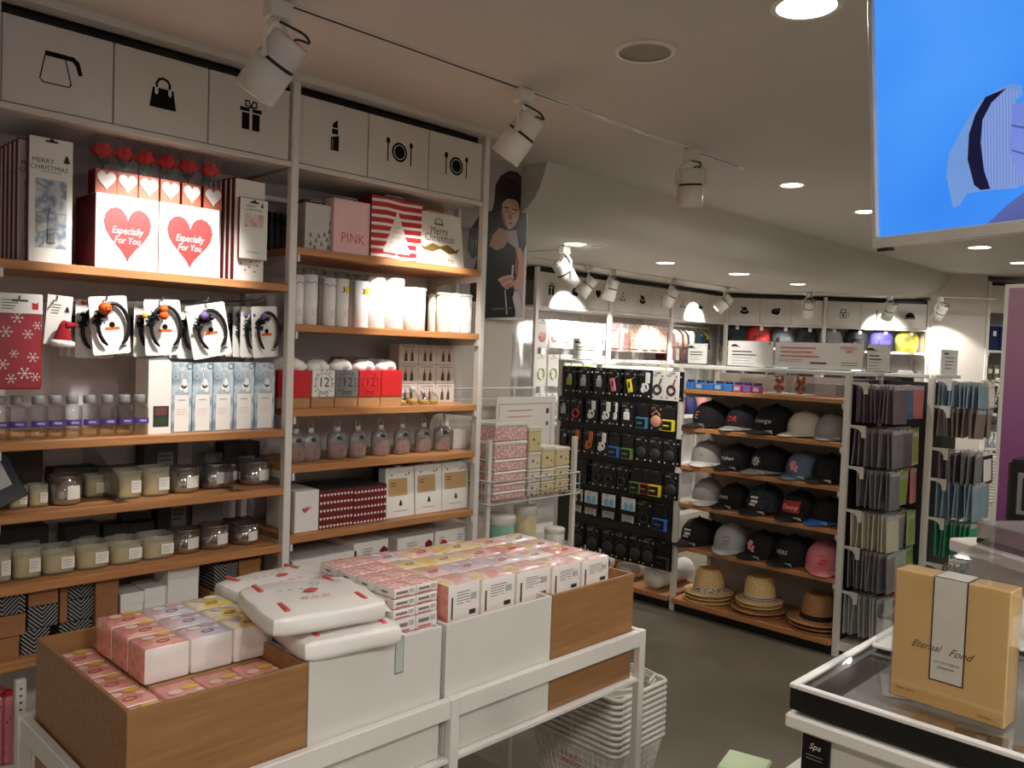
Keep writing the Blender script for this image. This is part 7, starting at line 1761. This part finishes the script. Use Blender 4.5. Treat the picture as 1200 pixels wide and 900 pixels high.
# ------------------------------------------------------------------ hanging screen
ang, tilt = math.radians(-109), math.radians(6)
e1 = Vector((math.cos(ang), math.sin(ang), 0)); nn = e1.cross(Vector((0, 0, 1))); e2 = Vector((0, 0, 1))*math.cos(tilt)+nn*math.sin(tilt); e3 = e1.cross(e2)
d = fw+rt*((1022-600)/F)-up*((292-450)/F); corner = EYE+d*1.62
t = thing('hanging_screen', 'large ceiling-hung screen showing a knitted sleeve on blue', 'screen', corner)
t.rotation_euler = Matrix((( e1.x, -e3.x, e2.x), (e1.y, -e3.y, e2.y), (e1.z, -e3.z, e2.z))).to_euler()
SW, SHT = 1.02, .60
bez = mat('screen_bezel', (206, 200, 190), .35)
m = MB()
for x0, x1, z0, z1 in ((0, SW, 0, .021), (0, SW, SHT-.012, SHT), (0, .010, .021, SHT-.012), (SW-.010, SW, .021, SHT-.012)): m.box(x0, x1, 0, .045, z0, z1, bez, .0015)
m.build('bezel', t)
MB().box(.012, SW-.012, .010, .04, .022, SHT-.013, black_metal).build('back_shell', t)
def screen_mat(name, f):
    if name in MATS: return MATS[name]
    m = bpy.data.materials.new(name); m.use_nodes = True; nt = m.node_tree; b = nt.nodes['Principled BSDF']; tc = nt.nodes.new('ShaderNodeTexCoord')
    c = f(nt, tc.outputs['Object']); nt.links.new(c, b.inputs['Emission Color']); b.inputs['Emission Strength'].default_value = SCREEN; b.inputs['Base Color'].default_value = (.004, .004, .005, 1); b.inputs['Roughness'].default_value = .08
    MATS[name] = m; return m
SCREEN = .62
blue = screen_mat('screen_blue', blobs([(50, 128, 236), (62, 146, 250), (78, 158, 255), (56, 136, 244)], 2.2))
knit = screen_mat('screen_knit', lambda nt, co: (lambda w_: (nt.links.new(co, w_.inputs['Vector']), w_.inputs['Scale'].__setattr__('default_value', 60), ramp(nt, w_.outputs['Fac'], [(0, (112, 138, 206)), (1, (140, 164, 222))]))[2])(nt.nodes.new('ShaderNodeTexWave')))
knit2 = screen_mat('screen_cuff', blobs([(110, 150, 214), (122, 160, 220)], 6)); navy_s = screen_mat('screen_navy', blobs([(14, 16, 48), (22, 24, 60)], 5)); hand_s = screen_mat('screen_hand', blobs([(110, 130, 214), (128, 146, 226)], 6)); shade_s = screen_mat('screen_coat', blobs([(72, 84, 150), (96, 108, 172)], 8))
MB().rect(.010, SW-.010, .021, SHT-.012, blue, (0, .0085, 0)).build('display', t)
def scr(px, py):
    dd = fw+rt*((px-600)/F)-up*((py-450)/F); k = (corner-EYE).dot(e3)/dd.dot(e3); q = EYE+dd*k-corner
    return (q.dot(e1), q.dot(e2))
g = MB()
Z = lambda pts: [scr(900+x/3, y/3) for x, y in pts]
def sp(pts, mm, dd): g.poly(list(reversed(Z(pts))) if False else Z(pts), mm, (0, .0085-dd, 0))
sp([(640, 730), (616, 620), (625, 540), (690, 420), (740, 350), (800, 310), (850, 292), (880, 300), (884, 335), (860, 350), (870, 660), (770, 668), (690, 680), (662, 722)], knit2, .0006)
sp([(735, 480), (745, 400), (775, 345), (830, 310), (880, 320), (850, 360), (845, 430), (905, 440), (1000, 440), (1000, 620), (900, 650), (770, 664), (750, 600)], knit, .0010)
sp([(692, 560), (697, 470), (720, 400), (755, 340), (830, 308), (776, 360), (745, 420), (738, 500), (750, 600), (772, 664), (738, 668), (715, 650)], navy_s, .0014)
sp([(850, 370), (900, 350), (1010, 340), (1010, 640), (870, 620), (840, 530)], hand_s, .0016)
sp([(842, 436), (900, 446), (1010, 440), (1010, 448), (900, 454), (850, 444)], shade_s, .0018); sp([(845, 524), (900, 538), (1010, 546), (1010, 554), (900, 546), (850, 532)], shade_s, .0018)
sp([(740, 806), (830, 720), (910, 660), (1010, 600), (1010, 790)], shade_s, .0007)
g.build('picture', t)
MB().box(.01, .035, .0, .02, -.006, .0, black_metal, .001).build('sensor', t)
m = MB().tube([(SW/2, .06, SHT*.6), (SW/2, .10, SHT+.02), (SW/2, .10, SHT+.06)], .02, bez, 10); m.box(SW/2-.08, SW/2+.08, .04, .07, SHT*.35, SHT*.65, bez, .004); m.build('mount', t)
# ------------------------------------------------------------------ exposure and fill
sc = bpy.context.scene
w = bpy.data.worlds.new('world'); sc.world = w; w.use_nodes = True
w.node_tree.nodes['Background'].inputs['Color'].default_value = (.9, .8, .68, 1); w.node_tree.nodes['Background'].inputs['Strength'].default_value = .05
for i, (x, y) in enumerate(((-.6, -.3), (.8, -.5), (.6, -1.7), (2.2, -1.0), (2.4, -2.0), (4.2, -.6), (6.0, .2), (8.0, .8), (8.0, -1.2))):  # unseen lamps added as fill light, strongest near the camera to lift the shelves
    downlight(x, y, 2.42, .075, f'round fill downlight added outside the view to brighten the shop, {ORD[i]} of its kind', PW_DL*(1.7 if i < 5 else 1.0))
sc.view_settings.view_transform = 'Standard'; sc.view_settings.look = 'None'; sc.view_settings.gamma = 1.0; sc.view_settings.use_curve_mapping = False
sc.view_settings.exposure = .62
sc.cycles.use_denoising = True
sc.cycles.max_bounces = 8; sc.cycles.transparent_max_bounces = 16
